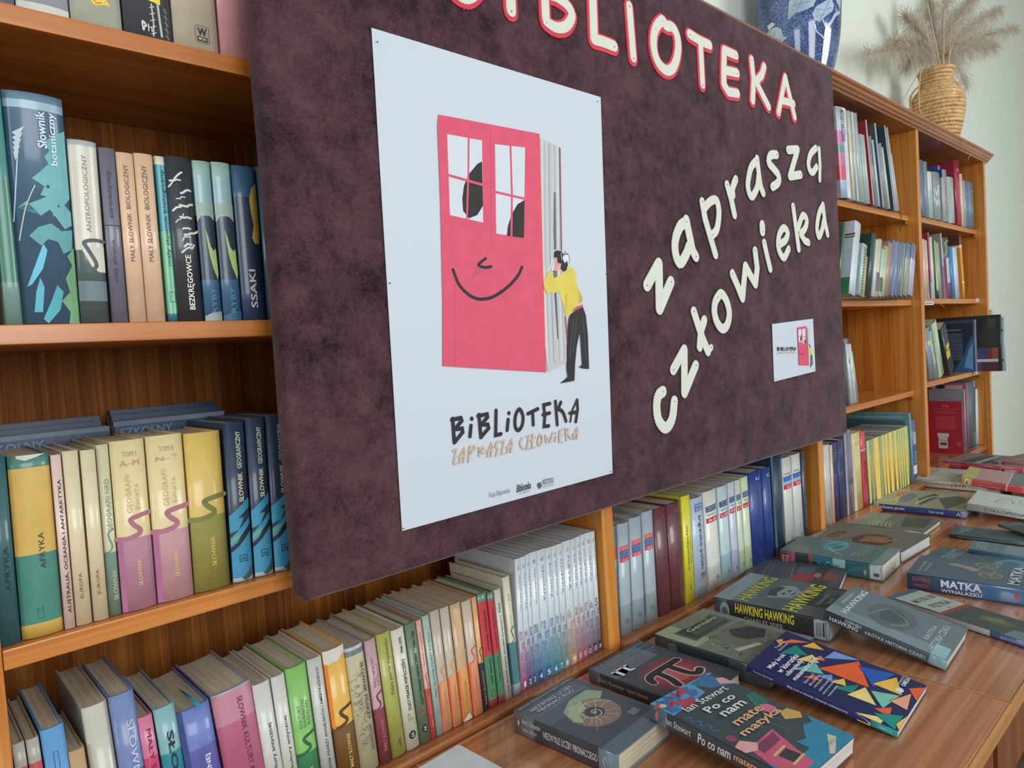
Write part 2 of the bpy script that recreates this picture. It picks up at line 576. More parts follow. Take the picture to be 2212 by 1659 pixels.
struct('floor', bx(-3.0, 7.5, -4.5, 0.33, ZF - 0.1, ZF), plain((120, 92, 66), 0.5, 0, 0.1))
struct('wall_back', bx(-3.0, 7.5, 0.305, 0.45, ZF, 2.3), WALLP)
struct('wall_right', bx(7.5, 7.65, -4.5, 0.45, ZF, 2.3), WALLP)
struct('ceiling', bx(-3.0, 7.5, -4.5, 0.45, 2.3, 2.4), plain((225, 227, 222), 0.9, 0, 0.02))

# ------------------------------------------------------------------ bookcase
UPR = [(0.047, 0.077), (1.020, 1.053), (1.977, 2.009), (2.900, 2.930), (3.795, 3.822)]
BAYS = [(UPR[i][1], UPR[i + 1][0]) for i in range(4)]
LEV = [  # shelf top heights and front setback per bay
    ((0.390, 0.059, -0.274), 0.0), ((0.390, 0.059, -0.274), 0.0),
    ((0.405, 0.090, -0.250), 0.034), ((0.412, 0.096, -0.232), 0.034)]
case = thing('bookcase', 'long varnished pine bookcase with a moulded cornice against the pale wall', 'bookcase', (0.0, 0.15, ZF))
YB = 0.272
for x0, x1 in UPR:
    obj('upright', bx(x0, x1, 0.0, YB, ZF, 0.715, 0.002), W_UP, case)
for (x0, x1), (lv, yf) in zip(BAYS, LEV):
    obj('back_panel', bx(x0 - 0.01, x1 + 0.01, YB - 0.002, YB + 0.006, ZF, 0.712), W_BACK, case)
    for z in lv:
        obj('shelf', bx(x0 + 0.0005, x1 - 0.0005, yf, YB - 0.003, z - 0.021, z, 0.0012), W_SHELF, case)
for i, (x0, x1) in enumerate(BAYS):
    z = (-0.597, -0.594, -0.588, -0.580)[i]
    obj('shelf', bx(x0 + 0.0005, x1 - 0.0005, -0.012 if i < 3 else 0.02, YB - 0.003, z - 0.024, z, 0.001), W_CORN, case)
# bay beyond the left upright (only its right end shows)
obj('back_panel', bx(-0.9, 0.05, YB - 0.002, YB + 0.006, ZF, 0.712), W_BACK, case)
obj('upright', bx(-0.93, -0.9, 0.0, YB, ZF, 0.715), W_UP, case)
for z in (0.39, 0.059, -0.274, -0.597):
    obj('shelf', bx(-0.8995, 0.0465, 0.0, YB - 0.003, z - 0.021, z), W_SHELF, case)
bm = bmesh.new()
extrude_profile(bm, [(0.285, 0.752), (-0.026, 0.752), (-0.030, 0.748), (-0.029, 0.742), (-0.021, 0.737), (-0.019, 0.731), (-0.012, 0.727), (-0.011, 0.722), (-0.004, 0.719), (-0.002, 0.713), (0.285, 0.713)], -0.95, 3.85)
obj('cornice', bm, W_CORN, case)
BRASS = plain((176, 142, 70), 0.35, 0, 0, 0.8)
PEG = [(2, 1, 0.405, 0), (2, 1, -0.250, 0), (3, 1, 0.412, 0), (3, 1, -0.232, 0)]
for bi, side, z, _ in PEG:
    xr = BAYS[bi][1]
    bm = bmesh.new()
    box(bm, xr - 0.022, xr - 0.0005, 0.036, 0.048, z - 0.033, z - 0.0215, 0, 0.001)
    obj('shelf_peg', bm, BRASS, case)
bm = bmesh.new()
q = at(1936, 307, UPR[3][0] - 0.0005, 0)
lathe(bm, [(0.002, 0), (0.002, 0.0008)], 10, 0, (0, 0, 0))
bmesh.ops.rotate(bm, verts=bm.verts, cent=(0, 0, 0), matrix=Matrix.Rotation(-math.pi / 2, 3, 'Y'))
bmesh.ops.translate(bm, verts=bm.verts, vec=q)
obj('peg_hole', bm, (30, 20, 12), case)
# paper shelf tags
for (u0, v0, u1, v1, s) in ((1997, 651, 2016, 659, 'BIBLIOTEKA'), (2107, 645, 2125, 652, 'ATLASY'), (2102, 803, 2112, 809, 'MAPY'), (2110, 962, 2121, 972, 'ALBUMY')):
    y = 0.0335
    a = at(u0, v0, y); c = at(u1, v1, y)
    wl = c.x - a.x; hl = 0.014
    zc = (a.z + c.z) / 2
    bm = bx(a.x, c.x, y - 0.0012, y - 0.0002, zc - hl / 2, zc + hl / 2)
    t_ = obj('shelf_tag', bm, (205, 212, 216), case)
    b2, ms = deco_mesh([('t', s, 0.12, 0.88, 0.3, 0.7, 0, (60, 62, 70), 0.02)], wl, hl, lambda p, q_, e: Vector((a.x + p, y - 0.0012 - e, zc - hl / 2 + q_)))
    obj('tag_lettering', b2, ms, t_)

# ------------------------------------------------------------------ desks in front of the bookcase
ZT = -0.605
DESK = [(-0.75, 0.548, 'laminate desk at the near end under the lowest books, mostly out of view'),
        (0.549, 1.279, 'brown laminate desk with pale edge, under the front books by the bright paper card'),
        (1.281, 2.62, 'brown laminate desk behind the pale seam, under the middle display books'),
        (2.622, 3.42, 'brown laminate desk at the far end, under the red books')]
for x0, x1, lb in DESK:
    dk = thing('desk', lb, 'desk', ((x0 + x1) / 2, -0.3, ZF), group='desks in a row along the bookcase')
    bm = bmesh.new(); box(bm, x0, x1, -0.596, -0.018, ZT - 0.026, ZT, 0, 0.0015)
    obj('desk_top', bm, W_TABLE, dk)
    bm = bmesh.new(); box(bm, x0, x1, -0.6005, -0.5962, ZT - 0.026, ZT - 0.0002, 0, 0.0012)
    obj('edge_band', bm, W_EDGE, dk)
    bm = bmesh.new(); box(bm, x0 - 0.0002, x0 + 0.0022, -0.596, -0.018, ZT - 0.02, ZT + 0.0006, 0, 0.0006)
    obj('edge_band', bm, W_EDGE, dk)
    obj('front_panel', bx(x0 + 0.03, x1 - 0.03, -0.575, -0.557, ZT - 0.17, ZT - 0.0265), W_APRON, dk)
    for xs in (x0 + 0.012, x1 - 0.03):
        obj('side_panel', bx(xs, xs + 0.018, -0.575, -0.04, ZF, ZT - 0.0265), W_APRON, dk)

# ------------------------------------------------------------------ velvet board
BX0, BX1, BZ0, BZ1, BYF, BYB = 0.371, 2.016, -0.298, 0.716, -0.070, -0.031
board = thing('notice_board', 'large dark plum velvet covered board hung on the bookcase front', 'notice board', ((BX0 + BX1) / 2, BYB, BZ0))
bm = bmesh.new()
box(bm, BX0, BX1, BYF, BYB, BZ0, BZ1, 0, 0)
bmesh.ops.bevel(bm, geom=bm.edges[:], offset=0.012, segments=4, affect='EDGES', profile=0.5)
for i in range(1, 16):
    z = BZ0 + (BZ1 - BZ0) * i / 16
    bmesh.ops.bisect_plane(bm, geom=bm.verts[:] + bm.edges[:] + bm.faces[:], plane_co=(0, 0, z), plane_no=(0, 0, 1))
for x in (0.39, 0.41, 0.44, 0.48):
    bmesh.ops.bisect_plane(bm, geom=bm.verts[:] + bm.edges[:] + bm.faces[:], plane_co=(x, 0, 0), plane_no=(1, 0, 0))
for v in bm.verts:
    if v.co.x < 0.485 and v.co.y < BYB - 0.005:
        nz = noise.noise(Vector((v.co.x * 30, 0, v.co.z * 9)))
        v.co.x += nz * 0.0016
    if v.co.x < 0.42 and v.co.z < BZ0 + 0.02: v.co.z += 0.004 * noise.noise(v.co * 60)
obj('velvet_cover', bm, VELVET, board, smooth=True)
# folded tuck of cloth at the lower left corner
bm = bmesh.new()
for k in range(3):
    x = BX0 + 0.004 + 0.006 * k
    tube(bm, [(BX0 + 0.001 + 0.003 * k, BYF + 0.020 - 0.008 * k, BZ0 + 0.055 - 0.01 * k), (BX0 + 0.004 + 0.004 * k, BYF + 0.010 - 0.004 * k, BZ0 + 0.02), (BX0 + 0.012 + 0.004 * k, BYF + 0.004, BZ0 + 0.004)], [0.001, 0.0022, 0.0012], 8)
obj('corner_fold', bm, VELVET, board, smooth=True)
# frayed threads along the top
bm = bmesh.new(); rnd = random.Random(3)
for k in range(420):
    x = 1.25 + 0.50 * rnd.random() ** 0.8; L = 0.004 + 0.009 * rnd.random()
    p0 = Vector((x, BYF + 0.006 + 0.03 * rnd.random(), BZ1 - 0.003))
    p1 = p0 + Vector((rnd.uniform(-0.006, 0.006), rnd.uniform(-0.004, 0.004), L * 0.6)); p2 = p1 + Vector((rnd.uniform(-0.006, 0.006), rnd.uniform(-0.005, 0.005), L * 0.3))
    tube(bm, [p0, p1, p2], 0.00035, 3, cap=False)
tag(obj('frayed_threads', bm, (186, 160, 122), board), kind='stuff')

PY = BYF - 0.0015       # the plane of things pinned on the board


def flat_slab(polys, y0, y1):
    """list of (x, z) convex polygons -> slabs between planes y0 (back) and y1 (front)"""
    bm = bmesh.new()
    for num, pl in enumerate(polys):
        yk = y1 - num * 8e-6
        area = sum(pl[i][0] * pl[(i + 1) % len(pl)][1] - pl[(i + 1) % len(pl)][0] * pl[i][1] for i in range(len(pl)))
        if area < 0: pl = pl[::-1]
        f = [bm.verts.new((p[0], yk, p[1])) for p in pl]; g = [bm.verts.new((p[0], y0, p[1])) for p in pl]
        n = len(pl)
        bm.faces.new(f)
        for i in range(n):
            bm.faces.new((f[i], g[i], g[(i + 1) % n], f[(i + 1) % n]))
    return bm


def px2(pts, org, sc, y=PY):
    out = []
    for p in pts:
        q = at(org[0] + p[0] / sc, org[1] + p[1] / sc, y)
        out.append(Vector((q.x, q.z)))
    return out


PIN = plain((120, 118, 112), 0.4, 0, 0, 0.6)


def pin_at(x, z, parent, y):
    bm = bmesh.new()
    lathe(bm, [(0.0011, 0), (0.0011, 0.0006), (0.0006, 0.0011)], 8)
    bmesh.ops.rotate(bm, verts=bm.verts, cent=(0, 0, 0), matrix=Matrix.Rotation(math.pi / 2, 3, 'X'))
    bmesh.ops.translate(bm, verts=bm.verts, vec=(x, y, z))
    obj('pin', bm, PIN, parent)


WHITE_L = plain((214, 216, 200), 0.6, 0, 0.03)
RED_L = plain((214, 38, 66), 0.55, 0, 0.05)
DARKRIM = plain((48, 46, 34), 0.7, 0, 0)


def letter(ch, strokes, org, sc, label, group, w=0.020, red=True, fat=1.0):
    polys = []; rim = []
    for s in strokes:
        pts = s[0]; closed = 'o' in s[1]; curve = 'c' in s[1]; ww = w * (s[2] if len(s) > 2 else 1)
        c2 = px2(pts, org, sc)
        polys += [[(p.x, p.y) for p in pl] for pl in stroke_polys(c2, ww, closed, curve)]
        rim += [[(p.x, p.y) for p in pl] for pl in stroke_polys(c2, ww + (0.011 if red else 0.0026), closed, curve)]
    xs = [p[0] for pl in polys for p in pl]; zs = [p[1] for pl in polys for p in pl]
    t_ = thing('cutout_letter', label, 'letter', ((min(xs) + max(xs)) / 2, PY, min(zs)), group=group)
    if red:
        obj('red_border', flat_slab(rim, PY + 0.001, PY - 0.0006), RED_L, t_)
        obj('letter_face', flat_slab([[(p[0], p[1] + 0.0015) for p in pl] for pl in polys], PY - 0.0006, PY - 0.0021), WHITE_L, t_)
    else:
        obj('dark_rim', flat_slab(rim, PY + 0.001, PY - 0.0004), DARKRIM, t_)
        obj('letter_face', flat_slab(polys, PY - 0.0004, PY - 0.0017), WHITE_L, t_)
    k0 = px2([strokes[0][0][0]], org, sc)[0]; k1 = px2([strokes[-1][0][-1]], org, sc)[0]
    for k in (k0, k1):
        if BX0 < k.x < BX1: pin_at(k.x, k.y, t_, PY - 0.0024)


A1, S1 = (960, 0), 5.027
G1 = 'large cream letters with red borders across the board top'
letter('B', [([(60, -560), (85, -330), (115, -80)], ''), ([(60, -560), (230, -540), (290, -430), (220, -330), (85, -310)], 'c'), ([(85, -310), (260, -290), (370, -170), (310, -50), (210, -10), (115, -70)], 'c')], A1, S1,
       'cream letter B cut off by the top of the photo, first of the red-bordered word', G1)
letter('I', [([(690, -420), (705, -150), (718, 130)], '')], A1, S1, 'red-bordered cream letter I between the two letters B', G1)
letter('B', [([(1065, -420), (1095, 240)], ''), ([(1065, -420), (1240, -370), (1310, -270), (1240, -140), (1090, -120)], 'c'), ([(1090, -50), (1200, -20), (1330, 80), (1375, 190), (1310, 300), (1200, 315), (1098, 250)], 'c')], A1, S1,
       'whole red-bordered cream letter B left of the letter L', G1, w=0.018)
letter('L', [([(1585, -400), (1600, -100), (1618, 430)], ''), ([(1618, 440), (1720, 470), (1835, 515)], 'c')], A1, S1, 'red-bordered cream letter L', G1)
letter('I', [([(2000, 75), (2045, 640)], '')], A1, S1, 'slim red-bordered cream letter I between the letters L and O', G1, w=0.018)
A2, S2 = (1380, 20), 6.144
letter('O', [([(300, 165), (350, 235), (430, 250), (495, 360), (510, 560), (460, 760), (370, 830), (270, 760), (205, 620), (182, 440), (210, 270)], 'oc')], A2, S2, 'round red-bordered cream letter O left of the letter T', G1, w=0.021)
letter('T', [([(665, 345), (800, 430), (930, 490)], ''), ([(810, 470), (838, 1015)], '', 0.85)], A2, S2, 'red-bordered cream letter T', G1)
letter('E', [([(1280, 625), (1125, 555), (1118, 800), (1120, 1010), (1180, 1110), (1300, 1130)], ''), ([(1125, 820), (1295, 860)], '')], A2, S2, 'red-bordered cream letter E', G1)
letter('K', [([(1488, 680), (1515, 950), (1503, 1225)], ''), ([(1655, 770), (1625, 880), (1545, 970)], ''), ([(1545, 970), (1630, 1140), (1715, 1305)], '')], A2, S2, 'red-bordered cream letter K beside the last letter A', G1, w=0.019)
letter('A', [([(1845, 1385), (1895, 1120), (1935, 910)], ''), ([(1935, 910), (1985, 1120), (2060, 1440)], ''), ([(1880, 1220), (2045, 1265)], '')], A2, S2, 'red-bordered cream letter A at the right end of the top word', G1, w=0.018)
A3, S3 = (1370, 280), 3.951
G2 = 'small plain cream cut-out letters on the board'
def lt(ch, st, org, sc, lb, w=0.019): letter(ch, st, org, sc, lb, G2, w, False)
lt('z', [([(105, 1330), (205, 1145), (212, 1530), (308, 1300)], '')], A3, S3, 'plain cream letter z, lowest of the upper slanting word', 0.024)
lt('a', [([(438, 790), (385, 830), (345, 950), (350, 1070), (388, 1140), (440, 1060), (460, 1000)], 'c'), ([(438, 775), (470, 930), (492, 1030), (520, 1085)], 'c')], A3, S3, 'large plain cream letter a between z and p of the upper slanting word', 0.023)
lt('p', [([(575, 615), (600, 760), (690, 1070)], ''), ([(585, 680), (650, 610), (700, 610), (718, 720), (700, 850), (660, 900)], 'c')], A3, S3, 'plain cream letter p')
lt('r', [([(788, 470), (825, 600), (852, 730)], ''), ([(838, 560), (835, 500), (862, 425)], 'c')], A3, S3, 'plain cream letter r')
lt('a', [([(1040, 265), (990, 330), (965, 470), (980, 550), (1005, 570), (1045, 490), (1055, 400)], 'c'), ([(1042, 250), (1060, 400), (1075, 490), (1095, 545)], 'c')], A3, S3, 'plain cream letter a between r and s')
lt('s', [([(1210, 215), (1160, 220), (1143, 280), (1180, 330), (1225, 390), (1225, 450), (1175, 490)], 'c')], A3, S3, 'plain cream letter s', 0.021)
lt('z', [([(1310, 175), (1390, 170), (1325, 400), (1415, 385)], '')], A3, S3, 'plain cream letter z between s and the last letter of the upper slanting word', 0.021)
lt('a', [([(1545, 160), (1500, 210), (1482, 290), (1495, 350), (1520, 365), (1550, 320)], 'c'), ([(1572, 165), (1580, 300), (1578, 430)], '', 0.8)], A3, S3, 'plain cream letter with a long tail ending the upper slanting word')
lt('w', [([(833, 1230), (880, 1340), (920, 1440), (932, 1300), (945, 1165), (990, 1250), (1030, 1320), (1045, 1180), (1027, 1035)], '')], A3, S3, 'plain cream letter w', 0.021)
lt('i', [([(1105, 965), (1130, 1080), (1157, 1190)], ''), ([(1088, 815), (1090, 870)], '', 1.25)], A3, S3, 'plain cream letter i with a separate oval dot')
lt('e', [([(1228, 985), (1285, 945), (1305, 880), (1270, 840), (1232, 900), (1225, 1010), (1270, 1095), (1312, 1020)], 'c')], A3, S3, 'plain cream letter e')
lt('k', [([(1352, 655), (1378, 850), (1400, 1020)], ''), ([(1395, 840), (1432, 735), (1468, 770), (1455, 840), (1415, 890)], 'c'), ([(1415, 890), (1450, 950), (1482, 965)], '')], A3, S3, 'plain cream letter k')
lt('a', [([(1603, 655), (1572, 720), (1555, 840), (1572, 915), (1600, 850), (1612, 780)], 'c'), ([(1605, 645), (1622, 790), (1645, 895)], '')], A3, S3, 'plain cream letter a ending the lower slanting word')
A4, S4 = (1380, 620), 5.026
lt('o', [([(890, 75), (945, 150), (975, 280), (958, 400), (905, 455), (850, 400), (815, 290), (818, 180), (850, 110)], 'oc')], A4, S4, 'plain cream letter o', 0.021)
lt('l', [([(590, 265), (640, 420), (690, 570), (745, 700)], ''), ([(705, 360), (668, 480), (655, 650)], ''), ([(745, 700), (780, 655)], '', 0.7)], A4, S4, 'plain cream barred letter l', 0.021)
lt('z', [([(368, 900), (488, 680), (490, 1150), (612, 850)], '')], A4, S4, 'plain cream letter z between c and the barred l', 0.022)
lt('c', [([(255, 1135), (205, 1180), (187, 1300), (210, 1450), (285, 1530), (355, 1430), (378, 1240)], 'c')], A4, S4, 'plain cream letter c at the start of the lower slanting word', 0.023)

# ------------------------------------------------------------------ poster
PAPER = plain((199, 207, 215), 0.55, 0, 0)
PINK = plain((218, 74, 104), 0.6, 0, 0.05)
INK = plain((34, 32, 36), 0.7, 0, 0.1)


def sheet(bm, corners, y0, th, nx=14, nz=18, amp=0.0):
    """slightly buckled paper between four (x, z) corners TL TR BR BL"""
    tl, tr, br, bl = corners
    g = []
    for j in range(nz + 1):
        row = []
        for i in range(nx + 1):
            s, t_ = i / nx, j / nz
            top = tl.lerp(tr, s); bot = bl.lerp(br, s); p = top.lerp(bot, t_)
            e = max(abs(s - .5), abs(t_ - .5)) * 2
            y = y0 - th - amp * max(0, noise.noise(Vector((p.x * 6, p.y * 6, 3)))) * e ** 6
            row.append(bm.verts.new((p.x, y, p.y)))
        g.append(row)
    back = []
    for j in range(nz):
        for i in range(nx):
            f = bm.faces.new((g[j][i], g[j + 1][i], g[j + 1][i + 1], g[j][i + 1])); f.smooth = True
    ring = [g[0][i] for i in range(nx + 1)] + [g[j][nx] for j in range(1, nz + 1)] + [g[nz][i] for i in range(nx - 1, -1, -1)] + [g[j][0] for j in range(nz - 1, 0, -1)]
    rb = [bm.verts.new((v.co.x, v.co.y + th, v.co.z)) for v in ring]
    ring = [bm.verts.new(v.co) for v in ring]
    for i in range(len(ring)):
        j = (i + 1) % len(ring); bm.faces.new((ring[i], ring[j], rb[j], rb[i]))


def printed(items, org, sc, y, mapper=None, width_y=PY):
    """print pieces given in zoomed picture coordinates of the flat sheet"""
    bm = bmesh.new(); mats = []; lay = 0
    for it in items:
        lay += 1
        if it[0] == 'p':
            pts = [(mapper or (lambda a: px2([a], org, sc)[0]))(p) for p in it[1]]; polys = [(pts, tess(pts))]; col = it[2]
        else:
            pts = [(mapper or (lambda a: px2([a], org, sc)[0]))(p) for p in it[1]]
            polys = [(pl, [(0, i, i + 1) for i in range(1, len(pl) - 1)]) for pl in strip_polys(pts, it[2], 'o' in it[4], 'c' in it[4])]; col = it[3]
        mt = mat(col)
        if mt not in mats: mats.append(mt)
        for pl, tr in polys:
            vv = [bm.verts.new((p[0], y - 1.6e-5 * lay, p[1])) for p in pl]
            for t_ in tr:
                f = bm.faces.new([vv[i] for i in t_]); f.material_index = mats.index(mt)
    for f in bm.faces:
        f.normal_update()
        if f.normal.y > 0: f.normal_flip()
    return bm, mats


poster = thing('poster', 'big white pinned poster of a smiling pink door and a peeping figure', 'poster', (0.75, PY, -0.24))
bm = bmesh.new()
sheet(bm, px2([(802, 60), (1297, 210), (1323, 1022), (868, 1147)], (0, 0), 1), PY, 0.0004, amp=0.0009)
obj('sheet', bm, PAPER, poster)
A7, S7 = (780, 40), 2.765
YP = PY - 0.0016
WIN = plain((206, 214, 220), 0.55, 0, 0.015)
door = [
    ('p', [(458, 575), (760, 632), (1062, 690), (1064, 1100), (1072, 1600), (1085, 1900), (1100, 2113), (880, 2100), (483, 2076), (483, 1700), (470, 1100), (452, 640)], PINK),
    ('p', [(1045, 690), (1062, 690), (1100, 2113), (1086, 2110), (1062, 1500)], (226, 56, 72)),
    ('p', [(510, 692), (718, 730), (725, 1220), (527, 1175)], WIN),
    ('p', [(718, 855), (690, 870), (640, 930), (610, 1000), (600, 1080), (605, 1150), (640, 1195), (690, 1175), (724, 1120)], INK),
    ('s', [(638, 708), (636, 940), (628, 1198)], 0.0035, PINK, ''), ('s', [(510, 935), (722, 995)], 0.004, PINK, ''),
    ('p', [(795, 752), (975, 772), (968, 1312), (803, 1285)], WIN),
    ('p', [(972, 1085), (930, 1110), (895, 1170), (872, 1240), (866, 1298), (968, 1312)], INK),
    ('s', [(888, 764), (896, 1040), (894, 1300)], 0.0042, PINK, ''), ('s', [(800, 1038), (973, 1078)], 0.004, PINK, ''),
    ('p', [(690, 1482), (650, 1556), (660, 1552), (745, 1496)], (188, 62, 92)),
    ('s', [(740, 1434), (697, 1472), (740, 1488), (772, 1482)], 0.0046, INK, 'c'),
    ('s', [(545, 1502), (575, 1580), (620, 1635), (670, 1668), (725, 1677), (790, 1660), (870, 1605), (930, 1540), (957, 1485)], 0.0052, INK, 'c'),
    ('s', [(770, 660), (775, 1400)], 0.0006, (205, 62, 92), ''), ('s', [(556, 1540), (556, 2070)], 0.0005, (205, 62, 92), '')]
bm, ms = printed(door, A7, S7, YP); obj('printed_door', bm, ms, poster)
PG = plain((186, 190, 190), 0.6, 0, 0.02)
A8, S8 = (1100, 500), 4.74
pages_art = [('p', [(1064, 715), (1130, 745), (1190, 775), (1196, 1400), (1225, 1900), (1232, 2050), (1110, 2110), (1085, 1850)], PG)]
for k, (xa, xb) in enumerate(((1078, 1108), (1090, 1125), (1103, 1133), (1118, 1148), (1140, 1170), (1150, 1180), (1168, 1196), (1178, 1212))):
    pages_art.append(('s', [(xa, 735 + 5 * k), (xa + 6, 1400), (xb, 2060 - 4 * k)], 0.0009 if k % 3 else 0.0022, (150, 152, 152) if k % 2 else (214, 216, 216), ''))
bm, ms = printed(pages_art, A7, S7, YP); obj('printed_pages', bm, ms, poster)
fig = [
    ('p', [(450, -400), (466, -400), (474, 180), (450, 190), (445, 0)], (84, 88, 94)), ('p', [(455, 630), (472, 630), (495, 1100), (486, 1100)], (60, 62, 66)),
    ('s', [(509, -850), (518, -300), (527, 190)], 0.0028, (140, 34, 52), ''), ('s', [(566, 880), (586, 1110)], 0.0035, (176, 40, 66), ''),
    ('s', [(430, 290), (415, 360), (395, 400)], 0.0035, (214, 216, 216), 'c'), ('s', [(442, 340), (430, 400)], 0.004, (214, 216, 216), ''),
    ('p', [(455, 265), (485, 270), (490, 320), (522, 330), (492, 415), (455, 405), (468, 320)], (226, 150, 130)),
    ('p', [(440, 400), (480, 405), (482, 470), (448, 480)], (92, 88, 92)),
    ('p', [(540, 240), (585, 228), (608, 270), (604, 330), (585, 390), (560, 330), (538, 280)], (216, 220, 222)),
    ('p', [(448, 270), (450, 215), (475, 195), (522, 202), (546, 238), (538, 275), (555, 330), (585, 300), (592, 350), (575, 400), (540, 412), (518, 380), (525, 330), (485, 325), (480, 268)], INK),
    ('s', [(545, 245), (580, 232), (605, 268), (603, 330)], 0.0012, INK, 'c'), ('s', [(520, 225), (530, 290)], 0.0012, (214, 216, 218), ''), ('s', [(556, 240), (568, 200)], 0.0010, INK, ''), ('s', [(560, 240), (592, 225)], 0.0010, INK, ''),
    ('p', [(402, 405), (440, 420), (446, 480), (520, 440), (575, 400), (600, 360), (640, 375), (680, 450), (670, 520), (710, 610), (742, 680), (735, 725), (690, 745), (640, 810), (605, 860), (572, 882), (545, 770), (500, 615), (380, 636), (345, 590), (340, 530), (370, 460)], (216, 196, 62)),
    ('p', [(700, 600), (742, 680), (735, 725), (700, 735)], (196, 166, 44)), ('p', [(560, 640), (585, 640), (575, 860), (560, 800)], (198, 174, 50)),
    ('p', [(345, 590), (340, 530), (352, 560), (385, 636), (365, 628)], (196, 166, 44)),
    ('p', [(742, 748), (748, 775), (690, 797), (640, 822), (640, 803), (680, 772)], (214, 58, 72)),
    ('p', [(745, 775), (775, 860), (795, 1050), (808, 1408), (740, 1388), (718, 1050), (708, 1045), (682, 1180), (665, 1350), (658, 1528), (512, 1555), (590, 1490), (580, 1400), (580, 1170), (600, 900), (620, 850), (690, 797)], INK),
    ('p', [(735, 1366), (706, 1388), (745, 1402), (808, 1408)], INK),
    ('s', [(650, 900), (625, 1100), (610, 1300)], 0.0007, (96, 96, 98), ''), ('s', [(680, 880), (655, 1100), (640, 1250)], 0.0007, (96, 96, 98), ''), ('s', [(740, 880), (765, 1100), (775, 1300)], 0.0007, (96, 96, 98), '')]
bm, ms = printed(fig, A8, S8, YP - 0.0004); obj('printed_figure', bm, ms, poster)
A9, S9 = (950, 840), 6.9125
big = [([(185, 445), (195, 600), (210, 800)], ''), ([(172, 462), (305, 432), (320, 475), (228, 590)], ''), ([(228, 600), (325, 590), (335, 645), (215, 795)], ''),
       ([(458, 548), (443, 708)], ''), ([(468, 442), (472, 448)], ''),
       ([(577, 385), (592, 560), (606, 722)], ''), ([(562, 404), (698, 376), (706, 420), (618, 525)], ''), ([(618, 535), (708, 532), (722, 585), (605, 722)], ''),
       ([(832, 322), (826, 692), (905, 672)], ''), ([(1013, 456), (998, 615)], ''), ([(1022, 358), (1025, 364)], ''),
       ([(1180, 302), (1232, 400), (1222, 540), (1165, 618), (1118, 560), (1122, 400)], 'oc'),
       ([(1308, 370), (1455, 298)], ''), ([(1378, 345), (1387, 535)], ''),
       ([(1635, 218), (1542, 240), (1560, 400), (1548, 560), (1618, 552)], ''), ([(1532, 385), (1632, 360)], ''),
       ([(1718, 186), (1745, 533)], ''), ([(1798, 200), (1758, 300)], ''), ([(1762, 300), (1830, 350), (1875, 480)], 'c'),
       ([(1940, 490), (1965, 330), (2038, 160)], '', 0.6), ([(2040, 165), (2050, 300), (2022, 488)], ''), ([(1930, 362), (2035, 345)], '')]
small = [([(190, 925), (235, 900), (200, 1112), (238, 1115)], ''), ([(288, 1098), (310, 980), (355, 885), (366, 960), (345, 1090)], ''), ([(280, 1010), (360, 995)], ''),
         ([(420, 1085), (440, 860), (500, 848), (522, 885), (445, 960)], ''), ([(577, 1000), (580, 880), (640, 870), (650, 900), (592, 940), (655, 962)], ''),
         ([(703, 1012), (725, 900), (765, 805), (776, 880), (757, 1005)], ''), ([(697, 930), (770, 908)], ''), ([(852, 782), (822, 855), (860, 905), (830, 1000)], ''),
         ([(905, 790), (950, 768), (915, 968), (955, 966)], ''), ([(1000, 945), (1020, 850), (1065, 752), (1072, 820), (1050, 940)], ''), ([(992, 872), (1066, 852)], ''),
         ([(1220, 732), (1190, 800), (1205, 860), (1245, 892)], 'c'), ([(1287, 712), (1325, 692), (1290, 892), (1332, 890)], ''), ([(1380, 680), (1370, 875), (1412, 868)], ''), ([(1355, 772), (1410, 722)], ''),
         ([(1490, 680), (1520, 745), (1505, 820), (1470, 845), (1455, 780)], 'oc'), ([(1570, 692), (1580, 800), (1612, 742), (1640, 790), (1680, 652)], ''),
         ([(1722, 712), (1710, 780)], ''), ([(1722, 658), (1723, 662)], ''), ([(1828, 602), (1780, 628), (1775, 792), (1815, 790)], ''), ([(1770, 702), (1822, 684)], ''),
         ([(1870, 592), (1880, 770)], ''), ([(1908, 602), (1886, 660), (1950, 742)], ''), ([(1988, 745), (2005, 660), (2040, 572), (2050, 640), (2033, 745)], ''), ([(1977, 680), (2043, 655)], '')]
TAN = plain((200, 176, 148), 0.6, 0, 0)


def wr(items, w, col, thin=1):
    return [('s', s[0], w * (s[2] if len(s) > 2 else 1), col, s[1]) for s in items]


bm, ms = printed(wr(big, 0.0062, INK) + wr(small, 0.0034, TAN), A9, S9, YP); obj('poster_lettering', bm, ms, poster)


def poster_text(s, p0, p1, hgt, col, bold=0.0, shear=0.0, y=YP):
    """text along the baseline p0-p1 (photo pixels) on the board plane"""
    a = px2([p0], (0, 0), 1)[0]; c = px2([p1], (0, 0), 1)[0]; L = (c - a).length; dr = (c - a).normalized(); up = Vector((-dr.y, dr.x))
    vs, tr = text_mesh(s, bold, shear)
    bm = bmesh.new(); vv = []
    for x, z in vs:
        p = a + dr * (x * L) + up * (z * hgt); vv.append(bm.verts.new((p.x, y, p.y)))
    for t_ in tr:
        try: bm.faces.new([vv[i] for i in t_])
        except ValueError: pass
    return bm, [col]


